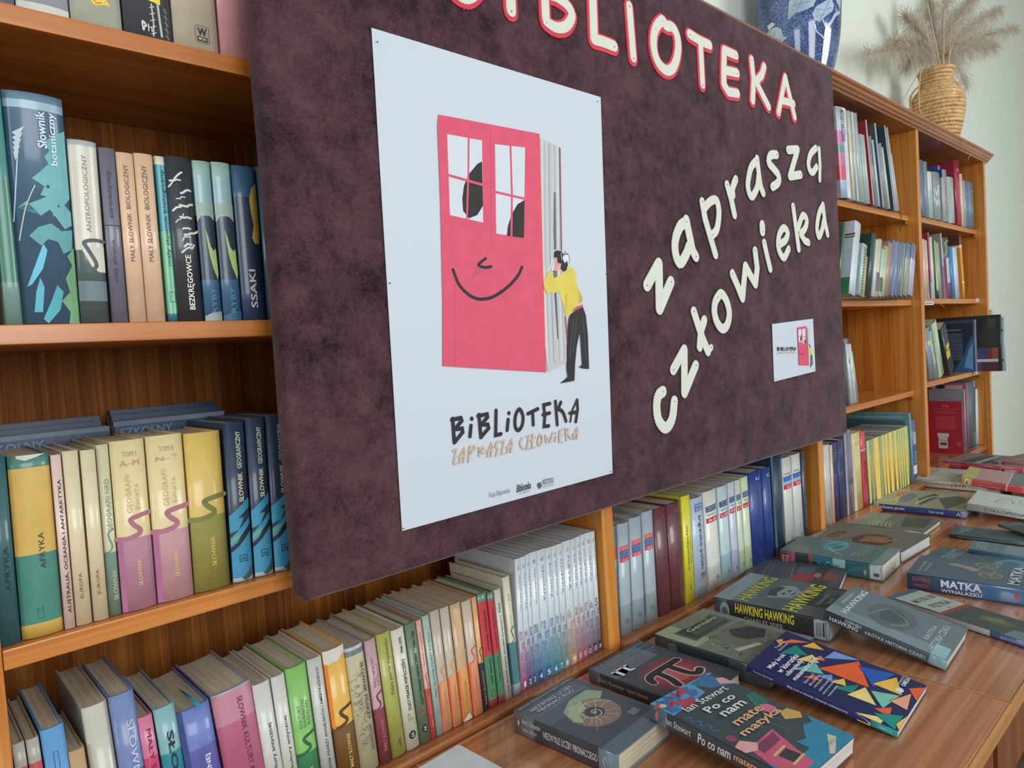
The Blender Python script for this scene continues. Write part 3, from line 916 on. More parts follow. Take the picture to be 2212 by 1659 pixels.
for s, p0, p1, hg, col, bo, sh in (('Kaja Bajowska', (1057, 1078), (1101, 1067), 0.0105, (140, 144, 150), 0, 0), ('Biblioteka', (1115, 1064), (1146, 1055), 0.0120, (66, 68, 74), 0.02, 0.4),
                               ('W SZKOLE', (1121, 1068), (1142, 1062), 0.0030, (130, 134, 140), 0, 0), ('WSZYSTKO', (1170, 1047), (1195, 1041), 0.0080, (90, 96, 104), 0.01, 0), ('DLA SZKOŁY', (1172, 1054), (1196, 1048), 0.0070, (164, 170, 178), 0, 0)):
    bm, ms = poster_text(s, p0, p1, hg, col, bo, sh); obj('poster_lettering', bm, ms, poster)
A10, S10 = (1040, 1010), 11.06
bm, ms = printed([('s', [(1385, 380), (1386, 382)], 0.0045, (76, 80, 84), ''), ('s', [(1345, 395), (1346, 396)], 0.0045, (76, 80, 84), ''), ('s', [(1345, 430), (1346, 431)], 0.0045, (76, 80, 84), ''), ('s', [(1405, 435), (1406, 436)], 0.0045, (76, 80, 84), ''), ('s', [(1378, 420), (1368, 480)], 0.0038, (76, 80, 84), '')], A10, S10, YP)
obj('printed_clover', bm, ms, poster)
for p in ((813, 92), (1289, 220), (1307, 592), (1317, 1018), (869, 1141), (840, 612)):
    k = px2([p], (0, 0), 1)[0]; pin_at(k.x, k.y, poster, YP - 0.0008)

small_p = thing('poster', 'small white pinned sheet repeating the pink door picture, low on the right of the board', 'poster', (1.7, PY, 0.0))
bm = bmesh.new()
C4 = px2([(1667, 700), (1755.5, 688.5), (1761, 802), (1671.5, 824.5)], (0, 0), 1)
sheet(bm, C4, PY - 0.0004, 0.0004, 8, 8, amp=0.0006); obj('sheet', bm, PAPER, small_p)
A11, S11 = (1640, 670), 9.76
mini = [('p', [(785, 365), (972, 337), (1000, 850), (1027, 1167), (820, 1160)], PINK), ('p', [(803, 412), (868, 405), (880, 680), (815, 675)], WIN), ('p', [(887, 402), (950, 390), (962, 705), (903, 705)], WIN),
        ('p', [(868, 500), (845, 590), (845, 660), (862, 655), (880, 600)], INK), ('p', [(955, 585), (932, 640), (930, 702), (962, 703)], INK), ('s', [(805, 552), (962, 562)], 0.0018, PINK, ''),
        ('s', [(822, 850), (848, 915), (885, 935), (925, 905), (962, 800)], 0.0016, INK, 'c'), ('s', [(880, 800), (885, 825)], 0.0022, INK, ''),
        ('p', [(990, 370), (1028, 360), (1055, 1150), (1025, 1140)], PG), ('s', [(1035, 725), (1055, 780)], 0.0045, INK, ''), ('p', [(1010, 850), (1030, 800), (1085, 810), (1102, 880), (1085, 950), (1060, 945), (1040, 880), (1015, 890)], (216, 196, 62)),
        ('s', [(1085, 950), (1080, 1060), (1070, 1190)], 0.0038, INK, ''), ('s', [(1090, 950), (1100, 1050), (1106, 1145)], 0.0032, INK, '')]
bm, ms = printed(mini, A11, S11, YP - 0.0008); obj('printed_door', bm, ms, small_p)


def remap(items, w, col):
    f = lambda p: (365 + (p[0] - 170) * 0.2035, (p[1] - 440) * 0.2035 + 785 + (p[0] - 170) * 0.0285)
    return [('s', [f(p) for p in s[0]], w, col, s[1]) for s in items]


bm, ms = printed(remap(big, 0.0023, INK) + remap(small, 0.0011, TAN), A11, S11, YP - 0.0008); obj('poster_lettering', bm, ms, small_p)
for p in ((1673, 818), (1757, 797), (1753, 697)):
    k = px2([p], (0, 0), 1)[0]; pin_at(k.x, k.y, small_p, YP - 0.0014)

# ------------------------------------------------------------------ books standing in the bookcase
CRM = (222, 206, 164)
GR = (146, 154, 158)
BLK = (34, 34, 36)
WHT = (214, 216, 210)
B_ = 0.012


def swirl(v, col, bg=None, flip=0):
    """curling ribbon that divides the two colours of the small dictionaries; v = height fraction"""
    return [('s', [(1.0, v + 0.135), (0.72, v + 0.128), (0.42, v + 0.112), (0.48, v + 0.08), (0.66, v + 0.045), (0.62, v + 0.02), (0.30, v + 0.002), (0.0, v + 0.004)], 0.15, col, False, True)]


def vt(s, a0, a1, b0, b1, col, bold=0.0, dr=1):
    return ('t', s, a0, a1, b0, b1, dr, col, bold)


Y1 = 0.004
# top shelf, tops beyond the photo: heights are set, positions come from the feet
def foot_book(uL, uR, Y, zb, h, bands, label, **kw):
    lo, hi = -0.5, 6.0
    def xs(u):
        a, b2 = -0.5, 8.0
        for _ in range(40):
            mid = (a + b2) / 2
            if proj((mid, Y, zb + 0.002))[0] < u: a = mid
            else: b2 = mid
        return a
    x0, x1 = xs(uL), xs(uR)
    return book(label, x1 - x0 - 0.0005, h, kw.pop('d', 0.15), stand_matrix(Vector((x0, Y, zb + 0.0006))), bands, **kw)


GT = 'books on the top shelf above the botany volume'
foot_book(-14, 33, Y1, 0.390, 0.235, (118, 124, 140), 'slate blue spine at the far left of the top shelf, mostly out of view', group=GT)
foot_book(36, 152, Y1, 0.390, 0.25, (172, 180, 186), 'wide pale grey spine on the top shelf, left of the fish sticker', group=GT, spine=[('r', 0.0, 1.0, 0.0, 0.035, (204, 200, 190))])
foot_book(155, 267, Y1, 0.390, 0.25, (192, 198, 176), 'wide sage spine on the top shelf with a yellow smiling fish sticker', group=GT,
          spine=[('p', [(0.40, 0.112), (0.46, 0.132), (0.60, 0.136), (0.72, 0.122), (0.78, 0.100), (0.66, 0.098), (0.52, 0.088), (0.43, 0.092)], (238, 204, 60)),
                 ('e', 0.50, 0.124, 0.035, 0.006, (240, 240, 240)), ('e', 0.505, 0.124, 0.018, 0.003, BLK), ('e', 0.68, 0.115, 0.03, 0.005, (240, 240, 240)), ('e', 0.685, 0.115, 0.015, 0.0025, BLK),
                 ('s', [(0.46, 0.108), (0.52, 0.099), (0.60, 0.104)], 0.02, (190, 70, 40), False, True), ('s', [(0.42, 0.14), (0.55, 0.17), (0.62, 0.15), (0.7, 0.175)], 0.03, (222, 226, 214), False, True)])
wire = [('s', [(0.58, 0.012), (0.60, 0.07), (0.585, 0.16)], 0.03, (190, 196, 180)), ('s', [(0.76, 0.02), (0.74, 0.09), (0.72, 0.17)], 0.05, (176, 190, 166)), ('s', [(0.90, 0.01), (0.88, 0.16)], 0.012, (150, 156, 160))]
for k in range(5): wire += [('s', [(0.54, 0.02 + 0.03 * k), (0.64, 0.03 + 0.03 * k)], 0.02, (190, 196, 180)), ('s', [(0.84, 0.03 + 0.03 * k), (0.93, 0.02 + 0.03 * k)], 0.014, (150, 156, 160))]
foot_book(271, 376, Y1, 0.390, 0.25, (64, 68, 74), 'charcoal spine on the top shelf with barbed wire drawing and yellow label', group=GT,
          spine=wire + [('p', [(0.30, 0.18), (0.78, 0.165), (0.80, 0.24), (0.30, 0.26)], (236, 222, 70)), vt('HI', 0.40, 0.70, 0.185, 0.245, BLK, 0.02, 0), ('s', [(0.38, 0.03), (0.42, 0.06), (0.37, 0.07), (0.36, 0.05)], 0.03, (220, 222, 214), False, True), vt('Ph', 0.35, 0.56, 0.028, 0.062, (220, 222, 214), 0.0, 0)])
foot_book(379, 476, Y1, 0.390, 0.26, (210, 196, 166), 'wide cream spine on the top shelf with a round black W emblem', group=GT,
          spine=[('s', [(0.46, 0.04), (0.46, 0.105), (0.52, 0.112), (0.72, 0.112), (0.78, 0.105), (0.78, 0.04), (0.72, 0.033), (0.52, 0.033)], 0.012, (90, 84, 70), True, False),
                 vt('W', 0.51, 0.73, 0.066, 0.102, BLK, 0.03, 0), ('r', 0.50, 0.74, 0.040, 0.062, BLK), vt('MON', 0.53, 0.71, 0.044, 0.058, (220, 210, 180), 0.02, 0)])
foot_book(480, 580, Y1, 0.390, 0.26, (214, 148, 150), 'dusty pink spine on the top shelf, touching the velvet board', group=GT,
          spine=[('r', 0.0, 1, 0.165, 0.170, (190, 120, 122)), ('s', [(0.4, 0.05), (0.4, 0.10), (0.55, 0.10), (0.55, 0.05)], 0.01, (190, 110, 116), True, False)])
foot_book(585, 690, Y1, 0.390, 0.26, (150, 158, 168), 'grey blue spine hidden behind the velvet board on the top shelf', group=GT) if False else None

# second shelf
G2S = 'books on the second shelf beside the botany volume'
rb = row_book
leaf1 = [('p', [(1.0, 0.86), (0.74, 0.82), (0.58, 0.785), (0.70, 0.76), (0.60, 0.73), (0.66, 0.70), (0.50, 0.66), (0.36, 0.63), (0.56, 0.60), (0.48, 0.56), (0.64, 0.555), (0.52, 0.51), (0.70, 0.52), (0.66, 0.47), (0.80, 0.50), (1.0, 0.56)], (110, 176, 178)),
         ('p', [(0.10, 0.50), (0.24, 0.53), (0.46, 0.47), (0.62, 0.50), (0.86, 0.42), (1.0, 0.44), (1.0, 0.50), (0.7, 0.57), (0.46, 0.54)], (110, 176, 178)),
         ('p', [(0.24, 0.38), (0.42, 0.34), (0.55, 0.37), (0.72, 0.36), (0.80, 0.31), (0.96, 0.33), (1.0, 0.42), (0.80, 0.41), (0.62, 0.44), (0.40, 0.42)], (92, 162, 164)),
         ('p', [(0.70, 0.10), (0.86, 0.14), (0.80, 0.20), (0.94, 0.26), (0.86, 0.30), (1.0, 0.34), (1.0, 0.0), (0.80, 0.0), (0.84, 0.05)], (110, 160, 110)),
         ('p', [(0.14, 0.16), (0.34, 0.28), (0.46, 0.35), (0.52, 0.32), (0.42, 0.24), (0.22, 0.17)], (104, 190, 214)), ('p', [(0.36, 0.02), (0.52, 0.10), (0.64, 0.17), (0.74, 0.14), (0.66, 0.06), (0.44, 0.0)], (70, 168, 176)),
         ('p', [(0.22, 0.05), (0.28, 0.14), (0.36, 0.20), (0.42, 0.16), (0.36, 0.05)], (86, 176, 190)), ('e', 0.62, 0.60, 0.03, 0.008, (40, 70, 86)), ('e', 0.78, 0.52, 0.02, 0.006, (40, 70, 86)),
         ('s', [(0.02, 0.44), (0.10, 0.60), (0.18, 0.76)], 0.02, (196, 214, 214), False, True), ('s', [(0.08, 0.36), (0.22, 0.50), (0.40, 0.60)], 0.02, (190, 204, 180), False, True)]
for k in range(5): leaf1.append(('p', [(0.12 + 0.02 * k, 0.70 + 0.025 * k), (0.10, 0.74 + 0.02 * k), (0.19 + 0.03 * k, 0.74 + 0.028 * k)], (190, 208, 210)))
rb((-38, 186), 1, 0.006, 0.059, [(0.18, (112, 150, 138)), (0.62, (56, 120, 100)), (1, (60, 134, 128))], 'green spine at the left end of the second shelf, left of the botany volume', group=G2S, d=0.16)
rb((4, 189), 136, 0.006, 0.059, [(0.93, (58, 92, 116)), (0.965, (150, 178, 192)), (1, (86, 120, 142))], 'tall thick blue spine with pale turquoise leaves and white title', 0.010, 0.17, group=G2S, sag=0.006,
   spine=leaf1 + [vt('Słownik', 0.50, 0.66, 0.765, 0.925, (214, 232, 238), 0.018), vt('botaniczny', 0.70, 0.86, 0.695, 0.925, (214, 232, 238), 0.018)])
rb((146, 298), 209, 0.006, 0.059, [(0.40, (72, 86, 84)), (0.97, (214, 206, 188)), (1, (170, 176, 180))], 'cream over dark grey spine with a swirl, right of the botany volume', 0.014, 0.14, group=G2S,
   spine=[('r', 0.0, 1.0, 0.12, 0.23, (104, 122, 126)), vt('ANTROPOLOGICZNY', 0.42, 0.58, 0.50, 0.92, (140, 132, 116), 0.0), ('p', [(0.2, 0.40), (0.5, 0.31), (0.75, 0.28), (1, 0.28), (1, 0.42), (0.2, 0.42)], (214, 206, 188)),
          ('s', [(1.0, 0.452), (0.6, 0.455), (0.3, 0.44), (0.42, 0.40), (0.66, 0.33), (0.6, 0.30), (0.3, 0.285)], 0.15, (72, 86, 84), False, True)])
rb((213, 317), 248, 0.006, 0.059, (108, 106, 122), 'thin violet grey spine lettered in black lower case', 0.008, 0.13, group=G2S,
   spine=[vt('mały słownik', 0.30, 0.62, 0.23, 0.48, BLK), vt('astronautyczny', 0.34, 0.66, 0.60, 0.87, BLK), ('r', 0, 1, 0.555, 0.56, BLK)])
for k, (a, b2, v) in enumerate(((250, 288, 327), (289, 330, 329))):
    rb((a, v), b2, 0.006, 0.059, (232, 190, 152), ('left' if k == 0 else 'right') + ' one of two peach spines on the second shelf', 0.004, 0.13, group=G2S,
       spine=[vt('MAŁY SŁOWNIK  BIOLOGICZNY', 0.34, 0.60, 0.36, 0.93, (92, 66, 50))])
rb((333, 336), 356, 0.010, 0.059, [(0.05, (40, 106, 120)), (0.55, (92, 176, 128)), (0.95, (40, 140, 152)), (1, (214, 210, 180))], 'narrow turquoise and green spine squeezed beside the black coral spine', 0.0, 0.13, group=G2S,
   spine=[vt('mały słownik biologiczny', 0.42, 0.86, 0.34, 0.92, BLK), ('s', [(0.35, 0.12), (0.35, 0.18), (0.9, 0.18), (0.9, 0.12)], 0.05, BLK, True, False)])
coral = []
rr = random.Random(5)
for k in range(13):
    x, y = rr.uniform(0.05, 0.5), 0.42 + 0.036 * k
    pts = [(x, y)]
    for j in range(4):
        x += rr.uniform(0.04, 0.16); y += rr.uniform(-0.005, 0.022); pts.append((x, y))
    coral.append(('s', pts, rr.uniform(0.04, 0.09), (216, 214, 200)))
rb((356, 335), 412, 0.006, 0.059, (44, 48, 54), 'black spine with white coral branches and bold white title', -0.004, 0.15, group=G2S, spine=coral + [vt('BEZKRĘGOWCE', 0.42, 0.72, 0.07, 0.405, (232, 230, 214), 0.02)])
for k, (a, b2, v) in enumerate(((416, 454, 345), (457, 497, 348))):
    rb((a, v), b2, 0.006, 0.059, [(0.26, (56, 98, 134)), (0.66, (40, 54, 72)), (0.9, (150, 186, 190)), (1, (156, 192, 176))], ('left' if k == 0 else 'right') + ' one of two pale sea green spines with yellow fish shapes on navy', 0.0, 0.15, group=G2S,
       spine=[('p', [(0, 0.62), (0.3, 0.67), (0.7, 0.66), (1, 0.63), (1, 0.74), (0, 0.74)], (160, 184, 170)), ('p', [(0.38, 0.58), (0.52, 0.53), (0.62, 0.47), (0.8, 0.44), (0.95, 0.46), (1, 0.30), (0.92, 0.26), (0.66, 0.34), (0.52, 0.42)], (184, 206, 120)),
              vt('RYBY', 0.42, 0.72, 0.05, 0.21, (92, 148, 176)), ('p', [(0, 0), (1, 0), (1, 0.06), (0.4, 0.05), (0, 0.03)], (168, 174, 168) if k == 0 else (56, 98, 134))])
rb((500, 355), 552, 0.006, 0.059, [(0.19, (34, 60, 94)), (0.80, (32, 48, 72)), (1, (44, 84, 116))], 'navy spine with a tan animal shape, last before the board on the second shelf', 0.0, 0.16, group=G2S,
   spine=[('p', [(1, 0.90), (0.75, 0.86), (0.62, 0.78), (0.66, 0.70), (0.74, 0.62), (0.62, 0.54), (0.72, 0.50), (0.95, 0.50), (1, 0.56)], (214, 178, 86)), vt('SSAKI', 0.36, 0.64, 0.08, 0.33, (216, 206, 190), 0.014)])
rb((556, 358), 612, 0.006, 0.059, (46, 84, 100), 'dark teal spine tucked behind the left edge of the velvet board', 0.0, 0.16, group=G2S)

# third shelf
G3 = 'books on the third shelf left of the board'
Y3 = 0.012
rb((-50, 992), 12, Y3, -0.274, (38, 92, 98), 'dark teal spine at the left end of the third shelf', 0.01, 0.14, group=G3, spine=[vt('AFRYKA', 0.62, 0.82, 0.28, 0.52, (20, 40, 44))])
rb((15, 988), 107, Y3, -0.274, [(0.075, (206, 168, 72)), (0.455, (58, 128, 110)), (0.93, (214, 172, 76)), (1, (60, 118, 100))], 'wide spine banded yellow and green on the third shelf', 0.01, 0.15, group=G3,
   spine=[vt('AFRYKA', 0.56, 0.70, 0.37, 0.57, (50, 58, 44)), ('p', [(0.2, 0.985), (0.4, 0.97), (0.7, 0.985), (0.9, 1.0), (0.2, 1.0)], (206, 206, 190)), ('s', [(0.40, 0.10), (0.40, 0.16), (0.54, 0.16), (0.54, 0.10)], 0.008, (34, 70, 60), True, False), ('s', [(0.42, 0.155), (0.44, 0.13), (0.47, 0.155), (0.50, 0.13), (0.53, 0.155)], 0.008, (34, 70, 60))])
rb((109, 984), 132, Y3, -0.274, (226, 196, 180), 'thin pale pink spine with a long black title running its full height', 0.008, 0.13, group=G3, spine=[vt('AUSTRALIA, OCEANIA I ANTARKTYKA', 0.42, 0.82, 0.09, 0.86, (40, 34, 32), 0.012)])
rb((134, 976), 169, Y3, -0.274, CRM, 'left one of two plain cream spines on the third shelf', 0.008, 0.13, group=G3, spine=[vt('EUROPA', 0.36, 0.58, 0.155, 0.30, (110, 90, 52))])
rb((173, 974), 206, Y3, -0.274, CRM, 'right one of two plain cream spines on the third shelf', 0.008, 0.13, group=G3, spine=[vt('EUROPA', 0.36, 0.58, 0.155, 0.30, (110, 90, 52))])
rb((207, 962), 234, Y3 + 0.004, -0.274, [(0.37, (112, 142, 124)), (1, (208, 200, 160))], 'narrow cream over grey green spine beside the wide pink and cream pair', 0.010, 0.13, group=G3,
   spine=swirl(0.37, (96, 142, 132)) + [vt('SŁOWNIK', 0.48, 0.86, 0.09, 0.27, (196, 200, 150)), vt('GEOGRAFII NRD', 0.42, 0.82, 0.49, 0.80, (120, 146, 126))])
PUR = (176, 106, 142)
for k, (a, v, b2, tom, rng) in enumerate(((237, 955, 312, 'TOM I', 'A–M'), (315, 944, 394, 'TOM II', 'N–Ż'))):
    rb((a, v), b2, Y3, -0.274, [(0.425, (186, 132, 150) if k == 0 else (202, 150, 154)), (1, (226, 206, 146))], ('left' if k == 0 else 'right') + ' one of the wide pair with cream top and dusty pink foot', 0.008, 0.13, group=G3,
       spine=[('r', 0, 0.14, 0.0, 0.425, PUR)] + swirl(0.425, (176, 110, 126)) + [vt(tom, 0.32, 0.72, 0.905, 0.935, (190, 140, 130), 0, 0), vt(rng, 0.22, 0.80, 0.848, 0.884, (192, 140, 132), 0, 0),
             vt('GEOGRAFII', 0.34, 0.48, 0.575, 0.80, (196, 172, 120)), vt('ŚWIATA', 0.58, 0.72, 0.585, 0.745, (196, 172, 120)), vt('SŁOWNIK', 0.50, 0.62, 0.14, 0.30, (232, 190, 120), 0.005)])
rb((398, 938), 476, Y3, -0.274, [(0.47, (150, 144, 68)), (1, (222, 184, 88))], 'wide spine yellow above olive green with a swirl, beside three blue ones', 0.010, 0.13, group=G3,
   spine=swirl(0.455, (120, 128, 56)) + [vt('SŁOWNIK', 0.50, 0.62, 0.15, 0.34, (228, 200, 96), 0.005)])
mt_ = [('p', [(0, 0.36), (1, 0.46), (1, 0.52), (0, 0.42)], (64, 152, 186)), ('p', [(0, 0.31), (0.4, 0.33), (0.7, 0.40), (1, 0.45), (1, 0.40), (0.5, 0.34), (0, 0.28)], (44, 60, 66)), ('p', [(0, 0.22), (0.3, 0.25), (0.5, 0.29), (0.8, 0.33), (1, 0.36), (1, 0.31), (0.4, 0.23), (0, 0.19)], (40, 44, 54)),
       ('p', [(0, 0.26), (0.2, 0.29), (0.6, 0.31), (0.3, 0.27), (0, 0.24)], (110, 176, 140)), ('p', [(0.4, 0.02), (0.7, 0.05), (1, 0.10), (1, 0.03), (0.6, 0.0)], (66, 96, 92)),
       ('s', [(0.36, 0.125), (0.36, 0.165), (0.72, 0.165), (0.72, 0.125), (0.60, 0.125), (0.60, 0.148), (0.48, 0.148), (0.48, 0.125)], 0.035, (20, 50, 70), True, False)]
for k, (a, v, b2) in enumerate(((483, 915, 528), (531, 905, 572), (575, 899, 618))):
    rb((a, v), b2, Y3, -0.274, [(0.025, (196, 206, 204)), (0.40, (58, 150, 186)), (1, (36, 50, 74))], ('first', 'second', 'third')[k] + ' from the left of three navy and bright blue spines beside the board', 0.018, 0.16, group=G3,
       spine=mt_ + [vt('SŁOWNIK', 0.50, 0.74, 0.50, 0.685, (232, 226, 180), 0.02), vt('GEOGRAFICZNY', 0.50, 0.74, 0.71, 0.945, (200, 214, 180), 0.02)], coverc=(40, 54, 80))
# face-out books standing behind that row
GB = 'dark blue books standing face-out behind the third shelf row'
for k, (x0, x1, zt, y) in enumerate(((0.080, 0.226, -0.066, 0.172), (0.231, 0.375, -0.062, 0.172), (0.078, 0.222, -0.060, 0.196), (0.234, 0.378, -0.055, 0.196), (0.082, 0.226, -0.054, 0.220), (0.238, 0.380, -0.049, 0.220))):
    mm = Matrix((Vector((0, -1, 0)), Vector((1, 0, 0)), Vector((0, 0, 1)))).transposed().to_4x4(); mm.translation = Vector((x0, y, -0.2734))
    book('dark blue book standing face-out behind the third row, ' + ('left' if k % 2 == 0 else 'right') + ' stack, ' + ('nearest the front', 'in the middle', 'against the back panel')[k // 2],
         0.020, zt + 0.274, x1 - x0, mm, (30, 48, 78), group=GB, cover=[('t', 'SZKOLNY', 0.05, 0.50, 0.905, 0.955, 0, (96, 142, 178), 0.01), ('r', 0, 1, 0.97, 1.0, (104, 120, 136))] if k < 2 else (), sag=0.001)

# lowest visible row, first bay
G4 = 'books on the lowest shelf in the first bay'
Y4 = 0.008; ZB = -0.597


def r4(tl, tru, bands, label, lean=-0.055, d=0.135, spine=(), **kw):
    return rb(tl, tru, kw.pop('Y', Y4), ZB, bands, label, lean, d, spine, group=G4, **kw)


for k, (a, v, b2) in enumerate(((25, 1611, 53), (55, 1601, 84))):
    r4((a, v), b2, [(0.74, (150, 150, 148)), (0.88, (190, 70, 76)), (1, (166, 160, 148))], ('left' if k == 0 else 'right') + ' one of two grey spines with a red band at the bottom left corner', -0.04, spine=[vt('ST', 0.4, 0.7, 0.5, 0.62, (100, 104, 110), 0, -1)] if k else ())
r4((86, 1582), 138, (84, 148, 200), 'bright blue woven spine in the bottom left corner', -0.045, 0.15, [vt('IL', 0.5, 0.72, 0.5, 0.66, (50, 84, 120), 0.02, -1), ('s', [(0.4, 0.80), (0.4, 0.88), (0.6, 0.88), (0.6, 0.80), (0.5, 0.77)], 0.03, (54, 96, 140), True, False)])
r4((148, 1627), 183, (190, 152, 106), 'short tan spine between the blue woven book and the thick cream one', -0.045, 0.12)
r4((176, 1534), 232, (198, 192, 174), 'thick plain grey cream cloth spine near the bottom left corner', -0.05, 0.15, Y=0.014)
r4((235, 1509), 289, [(0.60, (44, 74, 150)), (1, (104, 124, 172))], 'thick royal blue spine with white serif title reading downwards', -0.053, 0.14, [vt('SŁOWNIK HIST', 0.52, 0.80, 0.30, 0.86, (206, 212, 220), 0.0, -1)])
r4((297, 1554), 329, [(0.75, (206, 58, 104)), (1, (208, 108, 140))], 'thin raspberry pink spine between the royal blue and teal ones', -0.06, 0.13, [vt('MAŁY SŁOWNIK', 0.42, 0.74, 0.36, 0.92, (112, 30, 60), 0.0, -1)], coverc=(110, 90, 94))
r4((331, 1537), 377, [(0.72, (30, 132, 146)), (1, (126, 172, 176))], 'teal spine with heavy dark title near the bottom edge', -0.07, 0.14, [vt('SŁOWNIK', 0.42, 0.74, 0.20, 0.85, (28, 50, 60), 0.02, -1)], coverc=(60, 110, 110))
r4((381, 1545), 453, [(0.72, (86, 88, 164)), (1, (98, 116, 184))], 'wide periwinkle blue spine with bold white title', -0.088, 0.14, [('r', 0, 0.16, 0, 1, (60, 78, 130)), vt('POWSZECHNEJ', 0.58, 0.76, 0.22, 0.66, (224, 226, 232), 0.02)])
r4((457, 1508), 542, [(0.78, (184, 92, 122)), (0.985, (196, 128, 146)), (1, (150, 150, 166))], 'very thick pink spine with dark title reading downwards', -0.095, 0.14, [vt('SŁOWNIK KULTURY ANTYCZNEJ', 0.54, 0.72, 0.15, 0.93, (86, 40, 60), 0.0, -1)])
for k, (a, v, b2) in enumerate(((546, 1484), (585, 1467)) and ((546, 1484, 583), (586, 1466, 615))):
    r4((a, v), b2, (204, 204, 192), ('left' if k == 0 else 'right') + ' one of two off-white spines lettered in rounded black lower case', (-0.075, -0.062)[k], 0.135, [vt('słownik kultury antycznej', 0.46, 0.74, 0.12, 0.70, (50, 50, 50), 0.008)])
r4((617, 1449), 662, [(0.36, (38, 118, 66)), (1, (126, 184, 88))], 'grass green spine with a dark green foot and swirl', -0.055, 0.135, swirl(0.36, (38, 100, 60)) + [vt('KULTURY', 0.28, 0.42, 0.55, 0.72, (52, 112, 50)), vt('DAWNYCH', 0.48, 0.62, 0.55, 0.75, (52, 112, 50)), vt('SŁOWIAN', 0.68, 0.82, 0.55, 0.73, (52, 112, 50)), vt('SŁOWNIK', 0.50, 0.68, 0.08, 0.26, (150, 196, 120))])
r4((664, 1428), 695, (192, 192, 182), 'pale grey spine with one long thin black title, right of the grass green one', -0.06, 0.135, [vt('SŁOWNIK PISARZY ANGIELSKICH I AMERYKAŃSKICH', 0.40, 0.66, 0.10, 0.93, (52, 52, 54), 0.004)])
r4((698, 1411), 744, [(0.42, (112, 74, 26)), (1, (226, 172, 62))], 'orange yellow spine with a brown foot and torn white top', -0.062, 0.135, swirl(0.42, (96, 56, 24)) + [('r', 0, 0.13, 0.42, 0.90, (232, 130, 48)), ('p', [(0, 0.915), (0.2, 0.895), (0.4, 0.91), (0.55, 0.90), (0.8, 0.93), (1, 0.94), (1, 1), (0, 1)], (212, 208, 196)), vt('MAŁY SŁOWNIK', 0.52, 0.70, 0.10, 0.36, (214, 190, 120), 0.004)])
scr = []
rr = random.Random(11)
for k in range(52):
    x, y = rr.uniform(0.06, 0.5), rr.uniform(0.22, 0.78)
    scr.append(('s', [(x, y), (x + rr.uniform(0.02, 0.3), y + rr.uniform(-0.02, 0.02)), (x + rr.uniform(-0.1, 0.25), y + rr.uniform(-0.03, 0.03))], rr.uniform(0.008, 0.022), (74, 76, 74)))
r4((746, 1404), 785, [(0.93, (198, 188, 146)), (0.97, (104, 116, 120)), (1, (168, 172, 168))], 'cream spine covered in old handwriting and a stone fragment drawing', -0.066, 0.14, scr + [vt('SŁOWNIK PISARZY', 0.66, 0.84, 0.40, 0.86, (54, 56, 52), 0.01, -1), vt('ANTYCZNYCH', 0.66, 0.84, 0.16, 0.36, (54, 56, 52), 0.004, -1)])
r4((788, 1387), 811, [(0.44, (128, 48, 62)), (1, (186, 150, 150))], 'narrow mauve spine with a wine red foot and swirl', -0.068, 0.135, swirl(0.44, (128, 44, 60)) + [vt('PISARZY NIEMIECKICH', 0.26, 0.50, 0.62, 0.86, (140, 70, 84)), vt('AUSTRIACKICH', 0.60, 0.84, 0.62, 0.80, (140, 70, 84)), vt('MAŁY SŁOWNIK', 0.40, 0.70, 0.10, 0.36, (198, 120, 120))])
r4((813, 1374), 843, (166, 164, 72), 'plain olive yellow spine with an upright italic title', -0.072, 0.14, [vt('Polscy pisarze współcześni', 0.44, 0.74, 0.50, 0.95, (80, 78, 30), 0.0), ('s', [(0.40, 0.09), (0.56, 0.14), (0.60, 0.08)], 0.04, (60, 58, 30)), ('s', [(0.66, 0.14), (0.64, 0.07)], 0.04, (60, 58, 30))])
for k, (a, v, b2, c, yr) in enumerate(((845, 1365, 873, (216, 208, 184), '1944–1970'), (875, 1351, 898, (96, 118, 88), '1944–1968'))):
    r4((a, v), b2, c, ('cream' if k == 0 else 'moss green') + ' spine with condensed bold black title and a black oval emblem', -0.076, 0.14,
       [vt('P', 0.34, 0.74, 0.235, 0.30, (130, 160, 100) if k == 0 else (150, 90, 90), 0, 1), vt('OLSCY PISARZE WSPÓŁCZEŚNI  ·  ' + yr, 0.38, 0.70, 0.315, 0.93, BLK, 0.02), ('e', 0.5, 0.115, 0.27, 0.034, BLK), vt('AA', 0.38, 0.62, 0.095, 0.135, (214, 210, 190), 0.01)])
r4((899, 1342), 910, [(0.42, (196, 72, 58)), (1, (216, 162, 140))], 'thin salmon spine with a bright red foot and red swirl', -0.07, 0.135, swirl(0.42, (206, 60, 44)) + [vt('PISARZY POLSKICH', 0.30, 0.62, 0.62, 0.90, (190, 100, 84)), vt('MAŁY SŁOWNIK', 0.36, 0.68, 0.10, 0.36, (226, 150, 130))])
r4((912, 1333), 927, (160, 182, 168), 'thin pale sea green spine beside the row of faded orange ones', -0.068, 0.135, [vt('MAŁY SŁOWNIK PISARZY POLSKICH  –', 0.40, 0.66, 0.32, 0.90, (84, 100, 92))])
